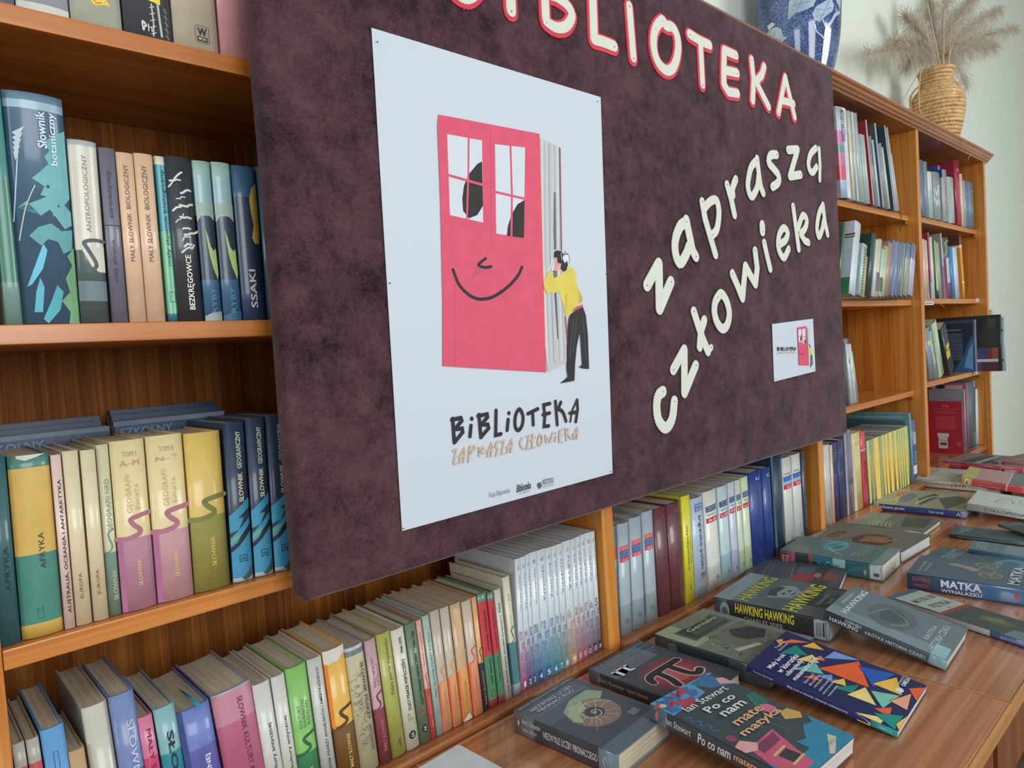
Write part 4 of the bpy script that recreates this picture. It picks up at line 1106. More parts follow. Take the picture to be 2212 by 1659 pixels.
for k, (a, v, b2, c0, c1, c2) in enumerate(((929, 1323, 949, (222, 156, 108), (186, 168, 146), (210, 140, 90)), (951, 1316, 970, (224, 156, 104), (190, 172, 146), (212, 150, 94)),
                                            (973, 1309, 995, (228, 164, 84), (196, 164, 124), (220, 160, 88)), (998, 1302, 1018, (230, 148, 104), (196, 176, 150), (226, 96, 60)))):
    r4((a, v), b2, [(0.40 + 0.02 * k, c0), (1, c1)], ('first', 'second', 'third', 'fourth')[k] + ' from the left of four faded spines, orange below and tan above', -0.060, 0.135,
       swirl(0.40 + 0.02 * k, c2) + [('r', 0, 0.13, 0, 0.40 + 0.02 * k, (224, 104, 64))] + [vt('MAŁY SŁOWNIK', 0.44, 0.66, 0.12, 0.34, (206, 124, 78))] + ([('p', [(0.2, 0.97), (0.8, 0.95), (0.7, 0.7), (0.4, 0.62), (0.3, 0.8)], (216, 176, 132)), ('p', [(0, 0), (0.9, 0), (0.6, 0.06), (0.3, 0.04)], (204, 190, 170))] if k == 2 else []))
r4((1019, 1292), 1029, [(0.42, (38, 42, 58)), (1, (214, 160, 98))], 'thin spine orange above and navy below with a navy swirl', -0.058, 0.135, swirl(0.42, (30, 34, 50)) + [vt('MAŁY SŁOWNIK', 0.36, 0.66, 0.06, 0.36, (206, 150, 96))])
for k, (a, v, b2) in enumerate(((1031, 1286, 1051), (1053, 1282, 1066))):
    r4((a, v), b2, [(0.07, (150, 54, 60)), (0.45, (70, 126, 88)), (0.93, (192, 48, 58)), (1, (84, 122, 96))], ('left' if k == 0 else 'right') + ' one of two spines red above and green below with black lettering', -0.057, 0.135,
       [vt('pisarzy włoskich', 0.42, 0.70, 0.50, 0.85, (54, 20, 24), 0.006), vt('mały słownik', 0.42, 0.70, 0.20, 0.43, (24, 44, 32), 0.006), ('s', [(0.35, 0.09), (0.35, 0.145), (0.75, 0.145), (0.75, 0.09)], 0.04, (24, 44, 32), True, False)])
r4((1068, 1276), 1082, (200, 196, 182), 'thin off-white spine with a long slanted black title, right of the red and green pair', -0.056, 0.135, [vt('mały słownik pisarzy narodów europejskich ZSRR', 0.36, 0.66, 0.06, 0.88, (40, 40, 40), 0.010)])
r4((1086, 1249), 1101, [(0.09, (156, 172, 176)), (0.44, (70, 122, 128)), (1, (216, 208, 178))], 'cream over teal spine beside the white volumes', -0.054, 0.15, swirl(0.44, (40, 110, 122)) + [vt('PSYCHOLOGICZNY', 0.44, 0.66, 0.55, 0.86, (136, 132, 96)), vt('SŁOWNIK', 0.46, 0.66, 0.20, 0.36, (130, 160, 70))])
# fourteen thin white volumes
UW = [1112, 1123.8, 1135, 1143.5, 1159.5, 1177.5, 1191.5, 1202, 1215.5, 1232.5, 1243, 1253.5, 1263, 1275.8, 1285]
VW = [1209, 1204.5, 1199, 1195, 1190, 1185, 1181, 1177, 1171, 1166, 1161, 1156.5, 1153, 1149.5]
FOOT = [(180, 60, 120), (90, 60, 120), (60, 74, 130), (30, 80, 140), (30, 100, 150), (36, 124, 160), (44, 134, 140), (110, 150, 140), (200, 140, 100), (186, 96, 90), (190, 60, 90), (120, 50, 70), (90, 44, 60), (46, 40, 60)]
MIDC = [(216, 150, 190), (150, 130, 170), (130, 140, 190), (110, 160, 200), (110, 176, 210), (120, 180, 206), (130, 180, 190), (160, 180, 176), (214, 184, 170), (206, 160, 160), (200, 150, 170), (180, 150, 170), (160, 146, 166), (130, 124, 150)]
WORDS = ['matematyka', 'fizyka', 'sygnał', 'azymut', 'energia', 'genom', 'planeta', 'symbioza', 'logika', 'litania', 'medium', 'synergy', 'variant', 'sens']
ordn = ['first', 'second', 'third', 'fourth', 'fifth', 'sixth', 'seventh', 'eighth', 'ninth', 'tenth', 'eleventh', 'twelfth', 'thirteenth', 'last']
TTL = ['JĘZYK POLSKI', 'MATEMATYKA', 'HISTORIA', 'WIEDZA O SPOŁECZEŃSTWIE', 'GEOGRAFIA', 'BIOLOGIA', 'EKOLOGIA', 'CHEMIA', 'FIZYKA', 'SZTUKA', 'RELIGIE', 'MUZYKA', 'LITERATURA', 'HISTORIA FILMU']
for k in range(14):
    g = ramp_mat('white_volume', [(0.0, MIDC[k]), (0.10, MIDC[k]), (0.42, (206, 214, 216)), (1.0, (208, 214, 214))], length=0.236)
    wds = []
    for j, (b0, b1, a0, a1) in enumerate(((0.13, 0.20, 0.2, 0.9), (0.21, 0.30, 0.05, 0.6), (0.31, 0.37, 0.4, 0.95), (0.38, 0.45, 0.1, 0.6))):
        wds.append(vt(WORDS[k][j:j + 2], a0, a1, b0, b1, tuple(int(c * 0.88) for c in MIDC[k]), 0, 0))
    r4((UW[k], VW[k]), UW[k + 1], g, ordn[k] + ' from the left of fourteen thin white volumes numbered at the foot', 0.014 - 0.0014 * k, 0.172,
       [('r', 0.30, 1.0, 0.0, 0.085, FOOT[k]), vt(str(k + 1), 0.45, 0.9, 0.022, 0.062, (226, 226, 226), 0.02, 0), ('s', [(0.6, 0.935), (0.42, 0.93), (0.5, 0.915), (0.66, 0.92), (0.62, 0.945)], 0.06, FOOT[k], False, True), vt(TTL[k], 0.48, 0.74, 0.60, 0.88, (130, 138, 148), 0, -1)] + wds,
       sag=0.0012, overhang=0.0015, pages=(206, 204, 196), coverc=(200, 206, 206), Y=0.011)

q0 = at(388, 1490, -0.4035, 2); q1 = at(431, 1526, -0.4035, 2); q2 = at(433, 1518, -0.4035, 2)
bm = bmesh.new()
tube(bm, [q0, q0.lerp(q1, 0.5) + Vector((0, 0, 0.0015)), q1], [0.0006, 0.0018, 0.0030], 5)
tag(obj('bookmark', bm, (44, 138, 158)), 'turquoise paper bookmark sticking out of the periwinkle blue book top', 'bookmark')

# lowest visible row, second bay
G5 = 'dictionaries on the lowest shelf in the second bay'


def r5(tl, tru, bands, label, lean=0.0, d=0.17, spine=(), **kw):
    return rb(tl, tru, kw.pop('Y', 0.010), -0.594, bands, label, lean, d, spine, group=G5, **kw)


SB = (158, 172, 178)
r5((1324, 1137), 1333, (110, 128, 136), 'grey spine sliver hard against the upright under the board, set back', 0.02, spine=[('r', 0, 1, 0.70, 0.82, (196, 80, 84))], Y=0.016)
for k, (a, v, b2, z) in enumerate(((1334.5, 1134, 1359, 'O-Ż'), (1360, 1121, 1386, 'P-Ż'), (1387, 1108, 1411, 'A-O'))):
    r5((a, v), b2, [(0.27, (138, 154, 158)), (1, SB)], ordn[k] + ' from the left of three matching grey dictionary spines with a red and blue label', (0.026, 0.02, 0.0)[k], spine=[
        ('r', 0.12, 0.88, 0.755, 0.80, (212, 96, 100)), ('r', 0.12, 0.88, 0.695, 0.755, (60, 96, 150)), ('r', 0.12, 0.88, 0.655, 0.695, (208, 72, 84)),
        vt(z, 0.28, 0.72, 0.663, 0.687, (226, 210, 210), 0.01, 0), vt('Wielki słownik', 0.2, 0.8, 0.772, 0.788, (232, 190, 190), 0, 0), vt('polsko-angielski', 0.18, 0.82, 0.732, 0.746, (190, 200, 216), 0, 0), vt('angielsko-polski', 0.2, 0.8, 0.708, 0.722, (190, 200, 216), 0, 0), vt('PWN', 0.34, 0.7, 0.10, 0.15, (110, 124, 130), 0, 0)], sag=0.003)
for k, (a, v, b2) in enumerate(((1412.5, 1102, 1440), (1441, 1091, 1470))):
    r5((a, v), b2, (96, 46, 52), ('left' if k == 0 else 'right') + ' one of two maroon leather spines with blind-stamped lettering', -0.02, 0.17,
       [vt('WIELKI SŁOWNIK POLSKO-ROSYJSKI', 0.60, 0.72, 0.10, 0.86, (126, 88, 84), 0), vt('WARSZAWA MOSKWA', 0.80, 0.88, 0.12, 0.84, (120, 80, 78), 0), vt(('O-Ó', 'P-R')[k], 0.5, 0.8, 0.90, 0.94, (140, 100, 90), 0, 0)])
r5((1471.5, 1074), 1490, (222, 212, 44), 'bright yellow spine beside the maroon pair', -0.01, 0.19, [vt('An Illustrated English–Polish', 0.34, 0.58, 0.30, 0.72, (60, 58, 20), 0.004), vt("Seaman's Dictionary", 0.66, 0.84, 0.36, 0.62, (60, 58, 20), 0.0), ('s', [(0.45, 0.13), (0.6, 0.16), (0.5, 0.12)], 0.08, (90, 86, 24))], sag=0.0015)
r5((1492, 1080), 1518, (172, 190, 206), 'pale blue spine with a large serif title reading downwards, right of the yellow one', -0.02, 0.16, [('r', 0.28, 0.95, 0.86, 0.94, (60, 100, 150)), vt('DUDEN', 0.34, 0.9, 0.905, 0.932, (210, 220, 232), 0.01, 0), vt('OXFORD', 0.34, 0.9, 0.866, 0.893, (210, 220, 232), 0.01, 0), vt('angielsko-polski', 0.44, 0.80, 0.27, 0.82, (44, 52, 80), 0.004, -1), vt('WIELKI', 0.46, 0.9, 0.20, 0.235, (50, 60, 90), 0, 0), vt('PODRĘCZNY', 0.46, 0.92, 0.175, 0.195, (60, 70, 100), 0, 0)], sag=0.003)


def oxf(z, c): return [('r', 0.12, 0.92, 0.68, 0.73, (202, 44, 54)), vt(z, 0.22, 0.84, 0.69, 0.72, (232, 226, 226), 0.012, 0), ('r', 0.12, 0.9, 0.79, 0.85, c), vt('Wielki słownik', 0.2, 0.84, 0.826, 0.842, (200, 206, 220), 0, 0), vt('polsko-ang.', 0.2, 0.84, 0.80, 0.816, (200, 206, 220), 0, 0), vt('Great Dictionary', 0.2, 0.84, 0.745, 0.775, (120, 130, 160), 0, 0), vt('R', 0.55, 0.8, 0.09, 0.13, (90, 110, 110), 0.02, 0)]


r5((1519.5, 1065), 1548, [(0.24, (196, 192, 180)), (1, (214, 212, 200))], 'widest off-white dictionary spine with a red A label', -0.036, 0.17, oxf('A-K', (80, 84, 130)), sag=0.004)
r5((1550, 1054), 1571, [(0.30, (150, 180, 184)), (1, (184, 206, 202))], 'pale aqua dictionary spine with a red L label', -0.028, 0.17, oxf('L-O', (20, 74, 96)), sag=0.003)
r5((1572.5, 1044), 1587, [(0.30, (168, 168, 196)), (1, (192, 196, 208))], 'pale lavender dictionary spine with a red P label', -0.026, 0.17, oxf('P-R', (60, 74, 130)), sag=0.003)
r5((1588, 1039), 1600, [(0.26, (166, 184, 150)), (1, (196, 206, 184))], 'pale moss dictionary spine with a red S label', -0.03, 0.17, oxf('S-T', (60, 96, 130)), sag=0.003)
r5((1601, 1033), 1616.5, [(0.28, (176, 192, 140)), (1, (204, 212, 178))], 'pale green dictionary spine with a red U label', -0.026, 0.17, oxf('U-Ż', (60, 96, 130)), sag=0.003)
for k, (a, v, b2) in enumerate(((1618, 1023, 1646), (1647, 1014, 1665.5))):
    r5((a, v), b2, (24, 52, 128), ('left' if k == 0 else 'right') + ' one of two royal blue cloth spines with small gilt lettering', -0.03, 0.17, [vt('SŁOWNIK FRANCUSKO-POLSKI', 0.52, 0.66, 0.30, 0.86, (60, 84, 140)), vt(('A-L', 'M-Z')[k], 0.42, 0.78, 0.90, 0.94, (180, 186, 210), 0.01, 0)])
r5((1667, 985), 1689, (28, 50, 70), 'tallest dark petrol blue spine in scuffed foil', -0.028, 0.19, [('r', 0, 0.14, 0, 1, (58, 84, 104)), vt('SŁOWNIK POLSKO-NIEMIECKI', 0.55, 0.68, 0.30, 0.86, (70, 92, 110))])
for k, (a, v, b2, z) in enumerate(((1690.5, 991, 1709.5, 'A-G'), (1711, 984, 1730, 'H-N'))):
    r5((a, v), b2, (208, 208, 198), ('left' if k == 0 else 'right') + ' one of two white spines with blue and red labels near the second upright', -0.026, 0.17,
       [('r', 0.06, 0.94, 0.66, 0.71, (204, 44, 50)), vt(z, 0.3, 0.8, 0.67, 0.70, (230, 220, 220), 0.01, 0), ('r', 0.06, 0.94, 0.71, 0.745, (150, 176, 206)), ('r', 0.06, 0.94, 0.745, 0.80, (60, 110, 170)), vt('Wielki', 0.15, 0.7, 0.815, 0.835, (90, 90, 120), 0, 0), vt('R', 0.5, 0.8, 0.10, 0.14, (120, 120, 110), 0.02, 0)])
r5((1731, 975), 1737, (44, 58, 84), 'thin navy spine leaning on the second upright', -0.02, 0.17, [vt('SŁOWNIK NIEMIECKI', 0.3, 0.6, 0.15, 0.9, (100, 116, 150))])

# lowest visible row, third bay
G6 = 'books on the lowest shelf in the third bay'


def r6(tl, tru, bands, label, lean=-0.03, d=0.16, spine=(), **kw):
    return rb(tl, tru, kw.pop('Y', 0.022), -0.588, bands, label, lean, d, spine, group=G6, **kw)


r6((1779.5, 963), 1793, (196, 194, 186), 'off-white spine just right of the second upright', -0.01, spine=[vt('LEKSYKON', 0.3, 0.6, 0.1, 0.3, (130, 130, 130))])
r6((1793.5, 962), 1798.5, (222, 184, 148), 'thin peach spine between the off-white and navy ones', -0.01)
for k, (a, v, b2) in enumerate(((1799.5, 957, 1809.5), (1810.5, 951, 1823))):
    r6((a, v), b2, (34, 42, 84), ('left' if k == 0 else 'right') + ' one of two dark navy ribbed encyclopedia spines', -0.01, 0.17, [('r', 0.1, 0.9, 0.86, 0.875, (80, 90, 130)), ('r', 0.1, 0.9, 0.83, 0.84, (80, 90, 130)), ('r', 0.1, 0.9, 0.60, 0.78, (44, 56, 100)), ('r', 0.1, 0.9, 0.30, 0.45, (44, 56, 100))])
r6((1825, 931), 1840, (112, 106, 124), 'tall greyish violet spine in loose clear foil', -0.02, 0.21, [('r', 0, 0.16, 0, 1, (150, 146, 160)), ('r', 0.2, 0.9, 0.35, 0.42, (90, 84, 104))], rough=0.2, coat=0.9)
r6((1841, 938), 1859, (214, 190, 116), 'wide straw coloured spine between the violet foil one and the red one', -0.035, 0.17, [('e', 0.5, 0.86, 0.25, 0.02, (180, 160, 100)), ('r', 0, 0.2, 0, 1, (196, 190, 170)), ('e', 0.5, 0.86, 0.14, 0.01, (214, 190, 116))])
r6((1859.5, 933), 1870, [(0.10, (170, 40, 60)), (0.74, (178, 36, 52)), (0.76, (150, 180, 200)), (1, (196, 56, 74))], 'raspberry red spine left of the yellow volumes', -0.045, 0.17, [vt('ATLAS', 0.3, 0.7, 0.3, 0.6, (140, 26, 42), 0.01)])
UY = [1871.5, 1879, 1886.5, 1898, 1905, 1911, 1919, 1930, 1938, 1943, 1948, 1953, 1961.5]
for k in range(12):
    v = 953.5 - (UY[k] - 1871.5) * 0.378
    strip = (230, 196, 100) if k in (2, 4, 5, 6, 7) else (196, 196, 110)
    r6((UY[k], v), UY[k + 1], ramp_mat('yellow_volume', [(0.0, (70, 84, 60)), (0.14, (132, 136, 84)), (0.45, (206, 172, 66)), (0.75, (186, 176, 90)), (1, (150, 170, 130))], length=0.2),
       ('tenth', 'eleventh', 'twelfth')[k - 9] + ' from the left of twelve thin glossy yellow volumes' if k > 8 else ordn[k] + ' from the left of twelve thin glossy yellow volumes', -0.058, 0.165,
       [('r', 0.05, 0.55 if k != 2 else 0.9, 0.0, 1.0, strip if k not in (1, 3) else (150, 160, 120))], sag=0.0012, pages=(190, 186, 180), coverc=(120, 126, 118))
r6((1963, 893), 1969, [(1, (96, 138, 146))], 'very tall teal volume with a wide pale teal cover, right of the yellow volumes', -0.062, 0.245, back=[('r', 0, 1, 0, 1, (104, 148, 150)), ('r', 0.06, 0.90, 0.93, 0.95, (140, 178, 178)), ('r', 0.05, 0.94, 0.0, 0.90, (70, 108, 118))], coverc=(96, 138, 142))
r6((1970, 908), 1979, [(0.12, (40, 60, 90)), (0.26, (206, 212, 214)), (0.6, (44, 76, 128)), (1, (72, 92, 120))], 'blue spine with white foot label against the third upright', -0.03, 0.17, [vt('IIII', 0.2, 0.8, 0.60, 0.80, (190, 206, 226), 0.02, 0), vt('FAUNA', 0.3, 0.7, 0.30, 0.50, (160, 180, 210))])

# ------------------------------------------------------------------ upper shelves right of the board
G7 = 'thin books and brochures on the top shelf of the third bay'


def multi(rows, Y, zb, group, suffix, d=0.18):
    for (a, v, b2, lean, bands, lb, sp, extra) in rows:
        kw = dict(extra); dd = kw.pop('d', d); yy = kw.pop('Y', Y)
        rb((a, v), b2, yy, zb, bands, lb + suffix, lean, dd, sp, group=group, **kw)


multi([
    (1807, 228, 1829.5, -0.06, [(0.20, (170, 186, 206)), (0.36, (206, 76, 96)), (0.50, (200, 110, 150)), (0.58, (84, 150, 120)), (0.74, (200, 120, 170)), (1, (196, 202, 212))], 'wide white spine with stacked pink green and red blocks', [('r', 0.5, 1, 0, 1, (206, 214, 222)), vt('METODY NAUCZANIA', 0.30, 0.70, 0.62, 0.97, (90, 84, 96), 0.02, -1)], {}),
    (1831, 238, 1837.5, -0.07, (210, 204, 170), 'thin cream spine just right of the wide white spine', [], {}),
    (1838, 241, 1845, -0.08, (150, 168, 176), 'thin blue grey spine left of the red wallet', [('r', 0.2, 0.6, 0, 1, (180, 196, 200))], {}),
    (1845.5, 243, 1853, -0.09, (176, 180, 166), 'thin stone coloured spine left of the red wallet', [], {}),
    (1853.5, 289, 1858, -0.11, (160, 180, 180), 'first short pale spine under the red wallet', [], {}),
    (1858.5, 289, 1863, -0.12, (170, 188, 184), 'second short pale spine under the red wallet', [], {}),
    (1863.5, 291, 1868.5, -0.13, (182, 190, 180), 'third short pale spine under the red wallet', [], {}),
    (1869, 259, 1874, -0.15, (176, 100, 108), 'red plastic wallet with its red side showing', [('r', 0, 0.4, 0, 1, (196, 150, 156))], dict(back=[('r', 0, 1, 0, 1, (150, 44, 52))], coverc=(168, 56, 62))),
    (1877, 294, 1884, -0.16, (120, 134, 138), 'thin grey spine, faintly lettered, between red and slate wallets', [vt('ROCZNIK', 0.3, 0.7, 0.6, 0.9, (60, 66, 70), 0.01)], {}),
    (1884.5, 302, 1888, -0.18, (186, 202, 206), 'very thin white spine left of the slate wallet', [], {}),
    (1888.5, 266, 1894, -0.18, (110, 128, 134), 'taller slate grey wallet with its dark side showing', [('r', 0, 0.4, 0, 1, (150, 170, 176))], dict(back=[('r', 0, 1, 0, 1, (78, 92, 98))], coverc=(84, 100, 106))),
    (1896.5, 312, 1899.5, -0.2, (190, 120, 128), 'thin dull pink spine between the two slate wallets', [], {}),
    (1900, 309, 1905, -0.21, (120, 150, 156), 'thin teal grey spine between the two slate wallets', [], {}),
    (1905.5, 318, 1909, -0.23, (196, 204, 176), 'thin pale yellow green spine between the two slate wallets', [], {}),
    (1909.5, 271, 1914.5, -0.24, (90, 108, 118), 'shorter dark slate wallet near the third upright', [('r', 0, 0.4, 0, 1, (140, 160, 168))], dict(back=[('r', 0, 1, 0, 1, (56, 68, 76))], coverc=(66, 80, 90))),
    (1915, 275, 1919, -0.25, (180, 166, 160), 'tall leaning brochure with rosy grey spine', [], {}),
    (1919.5, 329, 1923.5, -0.26, (176, 198, 200), 'pale aqua brochure leaning beside the third upright', [], {}),
    (1924, 333, 1928, -0.27, (190, 196, 190), 'last pale brochure slumping against the third upright', [], {}),
], 0.018, 0.405, G7, ' on the top shelf, third bay')
G8 = 'papers and books leaning on the second shelf of the third bay'
L8 = 0.32
multi([
    (1824, 480, 1829, L8, (60, 96, 80), 'dark green folder edge behind the white binder', [], {}),
    (1850, 475, 1863, L8, [(0.22, (200, 208, 216)), (1, (208, 216, 226))], 'tall white binder with green corner and two coloured lines', [], dict(d=0.2, back=[('p', [(0.55, 0), (0.98, 0), (0.98, 0.22), (0.62, 0.22)], (60, 140, 92)), ('r', 0, 1, 0.80, 0.825, (150, 60, 80)), ('r', 0, 1, 0.765, 0.785, (70, 130, 90))], coverc=(206, 214, 224))),
    (1866, 524, 1876, L8, (176, 196, 190), 'spiral bound notebook', [('s', [(0.3 + 0.3 * (i % 2), 0.03 + i * 0.03) for i in range(31)], 0.10, (60, 70, 76))], {}),
    (1871, 552, 1876, L8, (212, 174, 80), 'short thin yellow book', [], dict(Y=-0.01)),
    (1886, 502, 1894, L8, (24, 66, 62), 'tall dark bottle green album', [], dict(coverc=(28, 70, 66), back=[])),
    (1895, 516, 1901, L8, (206, 208, 202), 'white spine right of the bottle green album', [], {}),
    (1901.5, 515, 1907, L8, (206, 192, 150), 'cream spine with a photograph strip', [('r', 0, 1, 0.10, 0.42, (96, 90, 92))], {}),
    (1907.5, 537, 1914, L8, (184, 204, 188), 'pale mint spine with a brown photo at its foot', [('r', 0, 1, 0.10, 0.40, (86, 80, 84))], {}),
    (1914.5, 530, 1921, L8, (170, 190, 140), 'light green spine', [], {}),
    (1922, 521, 1930, L8, (176, 128, 108), 'dusty brown pink spine speckled along its edge', [('s', [(0.9, 0.05 + 0.06 * i) for i in range(15)], 0.05, (60, 40, 40))], {}),
    (1931, 517, 1940, L8, (110, 124, 150), 'first slate blue spine', [('r', 0.55, 0.8, 0, 1, (150, 164, 184))], {}),
    (1941, 520, 1950, L8, (120, 134, 160), 'second slate blue spine', [('r', 0.2, 0.4, 0, 1, (90, 104, 130))], {}),
    (1951, 522, 1959, L8, (112, 130, 134), 'grey green spine with a pale stripe', [('r', 0.4, 0.55, 0, 1, (176, 180, 120))], {}),
    (1961, 522, 1970, L8, [(0.7, (150, 162, 150)), (1, (104, 122, 148))], 'blue grey spine with a yellowish lower half', [vt('ILUSTROWANY', 0.3, 0.7, 0.1, 0.66, (196, 190, 110), 0.01)], {}),
    (1972, 523, 1982, L8, [(0.7, (184, 188, 208)), (1, (112, 110, 146))], 'violet and pale lilac spine last in its row', [], {}),
], -0.018, 0.090, G8, ' on the second shelf, third bay', 0.17)
G9 = 'magazines left on the third shelf of the third bay'
multi([
    (1818, 742, 1826, -0.10, (60, 76, 80), 'dark slate binder mostly behind the board', [], {}),
    (1827, 733, 1834, -0.12, (196, 206, 208), 'white binder with a small gold mark beside the board', [vt('ABC', 0.3, 0.7, 0.62, 0.70, (150, 140, 90), 0.02, 0), ('r', 0.1, 0.9, 0.92, 1.0, (110, 100, 96))], {}),
    (1835, 744, 1839.5, -0.15, (214, 214, 206), 'cream white magazine leaning on the binder', [vt('ROK', 0.3, 0.7, 0.5, 0.62, (170, 150, 100), 0.02, 0)], {}),
    (1840, 760, 1843, -0.2, (140, 170, 160), 'thin sea green magazine leaning last before the empty shelf', [], {}),
], 0.05, -0.250, G9, ' on the third shelf, third bay', 0.17)
GA = 'reference books on the top shelf of the fourth bay'
multi([
    (1982, 341, 1986, 0.0, (190, 198, 206), 'thin white spine against the third upright', [], {}),
    (1986.5, 344, 1995.5, -0.03, [(0.25, (84, 108, 150)), (1, (88, 110, 150))], 'denim blue spine', [('r', 0.7, 0.8, 0.1, 0.9, (130, 150, 180))], {}),
    (1996.5, 348, 2004, -0.035, (124, 140, 146), 'blue grey spine right of the denim blue one', [], {}),
    (2005, 369, 2014.5, -0.04, [(0.60, (170, 186, 184)), (0.9, (200, 206, 200)), (0.97, (200, 208, 130)), (1, (190, 196, 190))], 'pale spine with a lime tip', [], {}),
    (2016, 370, 2031, -0.045, (142, 156, 162), 'wide grey spine with a white monogram', [vt('W', 0.1, 0.8, 0.48, 0.64, (206, 212, 210), 0.03, 0), vt('W', 0.1, 0.8, 0.28, 0.44, (206, 212, 210), 0.03, 0), vt('K', 0.5, 0.95, 0.60, 0.74, (206, 212, 210), 0.03, 0)], dict(d=0.14)),
    (2025, 357, 2033, -0.045, (120, 160, 190), 'light blue spine peeping over the monogram book', [], dict(Y=0.075, back=[('r', 0, 1, 0, 1, (40, 90, 150))])),
    (2034.5, 365, 2046, -0.05, (166, 170, 166), 'light grey spine with red vertical lettering', [vt('ENCYKLOPEDIA', 0.4, 0.7, 0.15, 0.8, (170, 70, 80), 0.01)], dict(back=[('r', 0.3, 1, 0.84, 1, (40, 80, 140)), ('r', 0.3, 0.7, 0.84, 0.93, (200, 130, 90))])),
    (2047, 381, 2061, -0.055, [(1, (176, 190, 172))], 'wide sage white spine left of the tall red one', [('r', 0, 0.4, 0, 1, (150, 170, 170))], dict(d=0.15)),
    (2062, 345, 2073.5, -0.06, (158, 26, 52), 'tall crimson spine with ornate lettering', [('s', [(0.35 + 0.3 * (i % 2), 0.2 + 0.035 * i) for i in range(14)], 0.05, (206, 110, 120)), ('e', 0.5, 0.85, 0.25, 0.03, (190, 70, 90))], dict(coverc=(150, 30, 50), d=0.17)),
    (2074.5, 375, 2080, -0.06, (222, 188, 176), 'pinkish white spine right of the crimson one', [], {}),
    (2081, 389, 2084, -0.06, (150, 172, 176), 'thin pale teal spine', [], {}),
    (2085, 390, 2091, -0.04, (104, 124, 132), 'first narrow slate spine near the end upright', [('r', 0.1, 0.9, 0.7, 0.71, (160, 176, 180))], {}),
    (2092, 392, 2096, -0.03, (110, 134, 160), 'narrow steel blue spine near the end upright', [], {}),
    (2096.5, 393, 2103, -0.02, (92, 110, 122), 'second narrow slate spine near the end upright', [('r', 0.1, 0.9, 0.8, 0.81, (160, 176, 180)), ('r', 0.1, 0.9, 0.4, 0.41, (160, 176, 180))], {}),
], 0.030, 0.412, GA, ' on the top shelf, fourth bay', 0.15)
GBb = 'brochures on the second shelf of the fourth bay'
multi([
    (1987.5, 516, 1993, -0.06, (166, 206, 196), 'pale aqua brochure', [], {}),
    (1993.5, 516, 1999, -0.06, (220, 176, 160), 'salmon pink brochure', [], {}),
    (1999.5, 519, 2003, -0.065, (206, 200, 170), 'cream brochure with small lettering', [vt('OGRODY', 0.2, 0.8, 0.1, 0.5, (90, 84, 70), 0.01)], {}),
    (2003.5, 502, 2008.5, -0.07, (184, 84, 110), 'raspberry brochure taller than its pale neighbours', [('r', 0, 1, 0.0, 0.25, (150, 160, 200))], dict(back=[('r', 0, 1, 0, 1, (160, 50, 74))])),
    (2009, 512, 2014.5, -0.08, (204, 208, 204), 'white brochure with a wire clip', [], {}),
    (2015, 519, 2018, -0.085, (30, 56, 50), 'thin dark green brochure', [], {}),
    (2018.5, 520, 2023, -0.09, [(0.15, (50, 54, 50)), (1, (166, 186, 50))], 'lime green brochure with a black foot', [], {}),
    (2023.5, 524, 2029.5, -0.10, (140, 160, 176), 'grey blue brochure', [], {}),
    (2031, 504, 2035, -0.115, (196, 190, 186), 'tall wide album with a warm grey side', [('r', 0, 1, 0, 0.5, (150, 110, 90))], dict(d=0.2, back=[('r', 0, 1, 0, 1, (156, 150, 144))])),
    (2036.5, 513, 2049, -0.12, [(0.25, (130, 40, 60)), (0.66, (196, 186, 210)), (1, (70, 86, 70))], 'purple, lilac and dark green photographic spine', [('r', 0, 0.3, 0, 0.66, (110, 50, 100)), ('s', [(0.2, 0.7), (0.6, 0.8), (0.3, 0.9), (0.8, 0.95)], 0.08, (170, 180, 170))], {}),
    (2052, 534, 2058, -0.12, (44, 130, 186), 'sky blue spine left of a white one', [], {}),
    (2059, 535, 2068, -0.13, (196, 212, 226), 'white blue-tinged spine left of the orange album', [], {}),
    (2071, 507, 2077.5, -0.14, [(0.25, (224, 160, 40)), (0.27, (230, 226, 214)), (0.80, (226, 150, 44)), (0.84, (220, 214, 200)), (1, (110, 60, 40))], 'tall orange album with brown photo top, last in row', [], dict(d=0.19, back=[('r', 0, 1, 0, 0.8, (222, 150, 44)), ('r', 0, 1, 0.8, 0.84, (222, 216, 206)), ('r', 0, 1, 0.84, 1, (90, 52, 36)), ('e', 0.6, 0.93, 0.2, 0.03, (196, 120, 60))])),
], 0.05, 0.096, GBb, ' on the second shelf, fourth bay', 0.16)
GC = 'albums on the third shelf of the fourth bay'


multi([
    (1998, 712, 2008, -0.25, (120, 140, 144), 'leaning grey spine with yellow sticky notes', [('r', 0.3, 0.9, 0.66, 0.74, (226, 214, 70))], {}),
    (2008.5, 716, 2013, -0.3, (150, 160, 170), 'leaning pale grey spine under a clear sleeve', [('r', 0.2, 0.9, 0.3, 0.5, (190, 180, 160))], {}),
    (2014, 701, 2024, -0.36, (184, 202, 168), 'leaning pale green thick spine', [('r', 0, 0.3, 0, 1, (160, 182, 150))], {}),
    (2034, 712, 2044, -0.52, (44, 48, 50), 'leaning black spine with two yellow stickers', [('r', 0.2, 0.7, 0.52, 0.62, (214, 170, 50)), ('r', 0.1, 0.6, 0.34, 0.50, (214, 170, 50))], {}),
], 0.05, -0.232, GC, ' on the third shelf, fourth bay', 0.15)


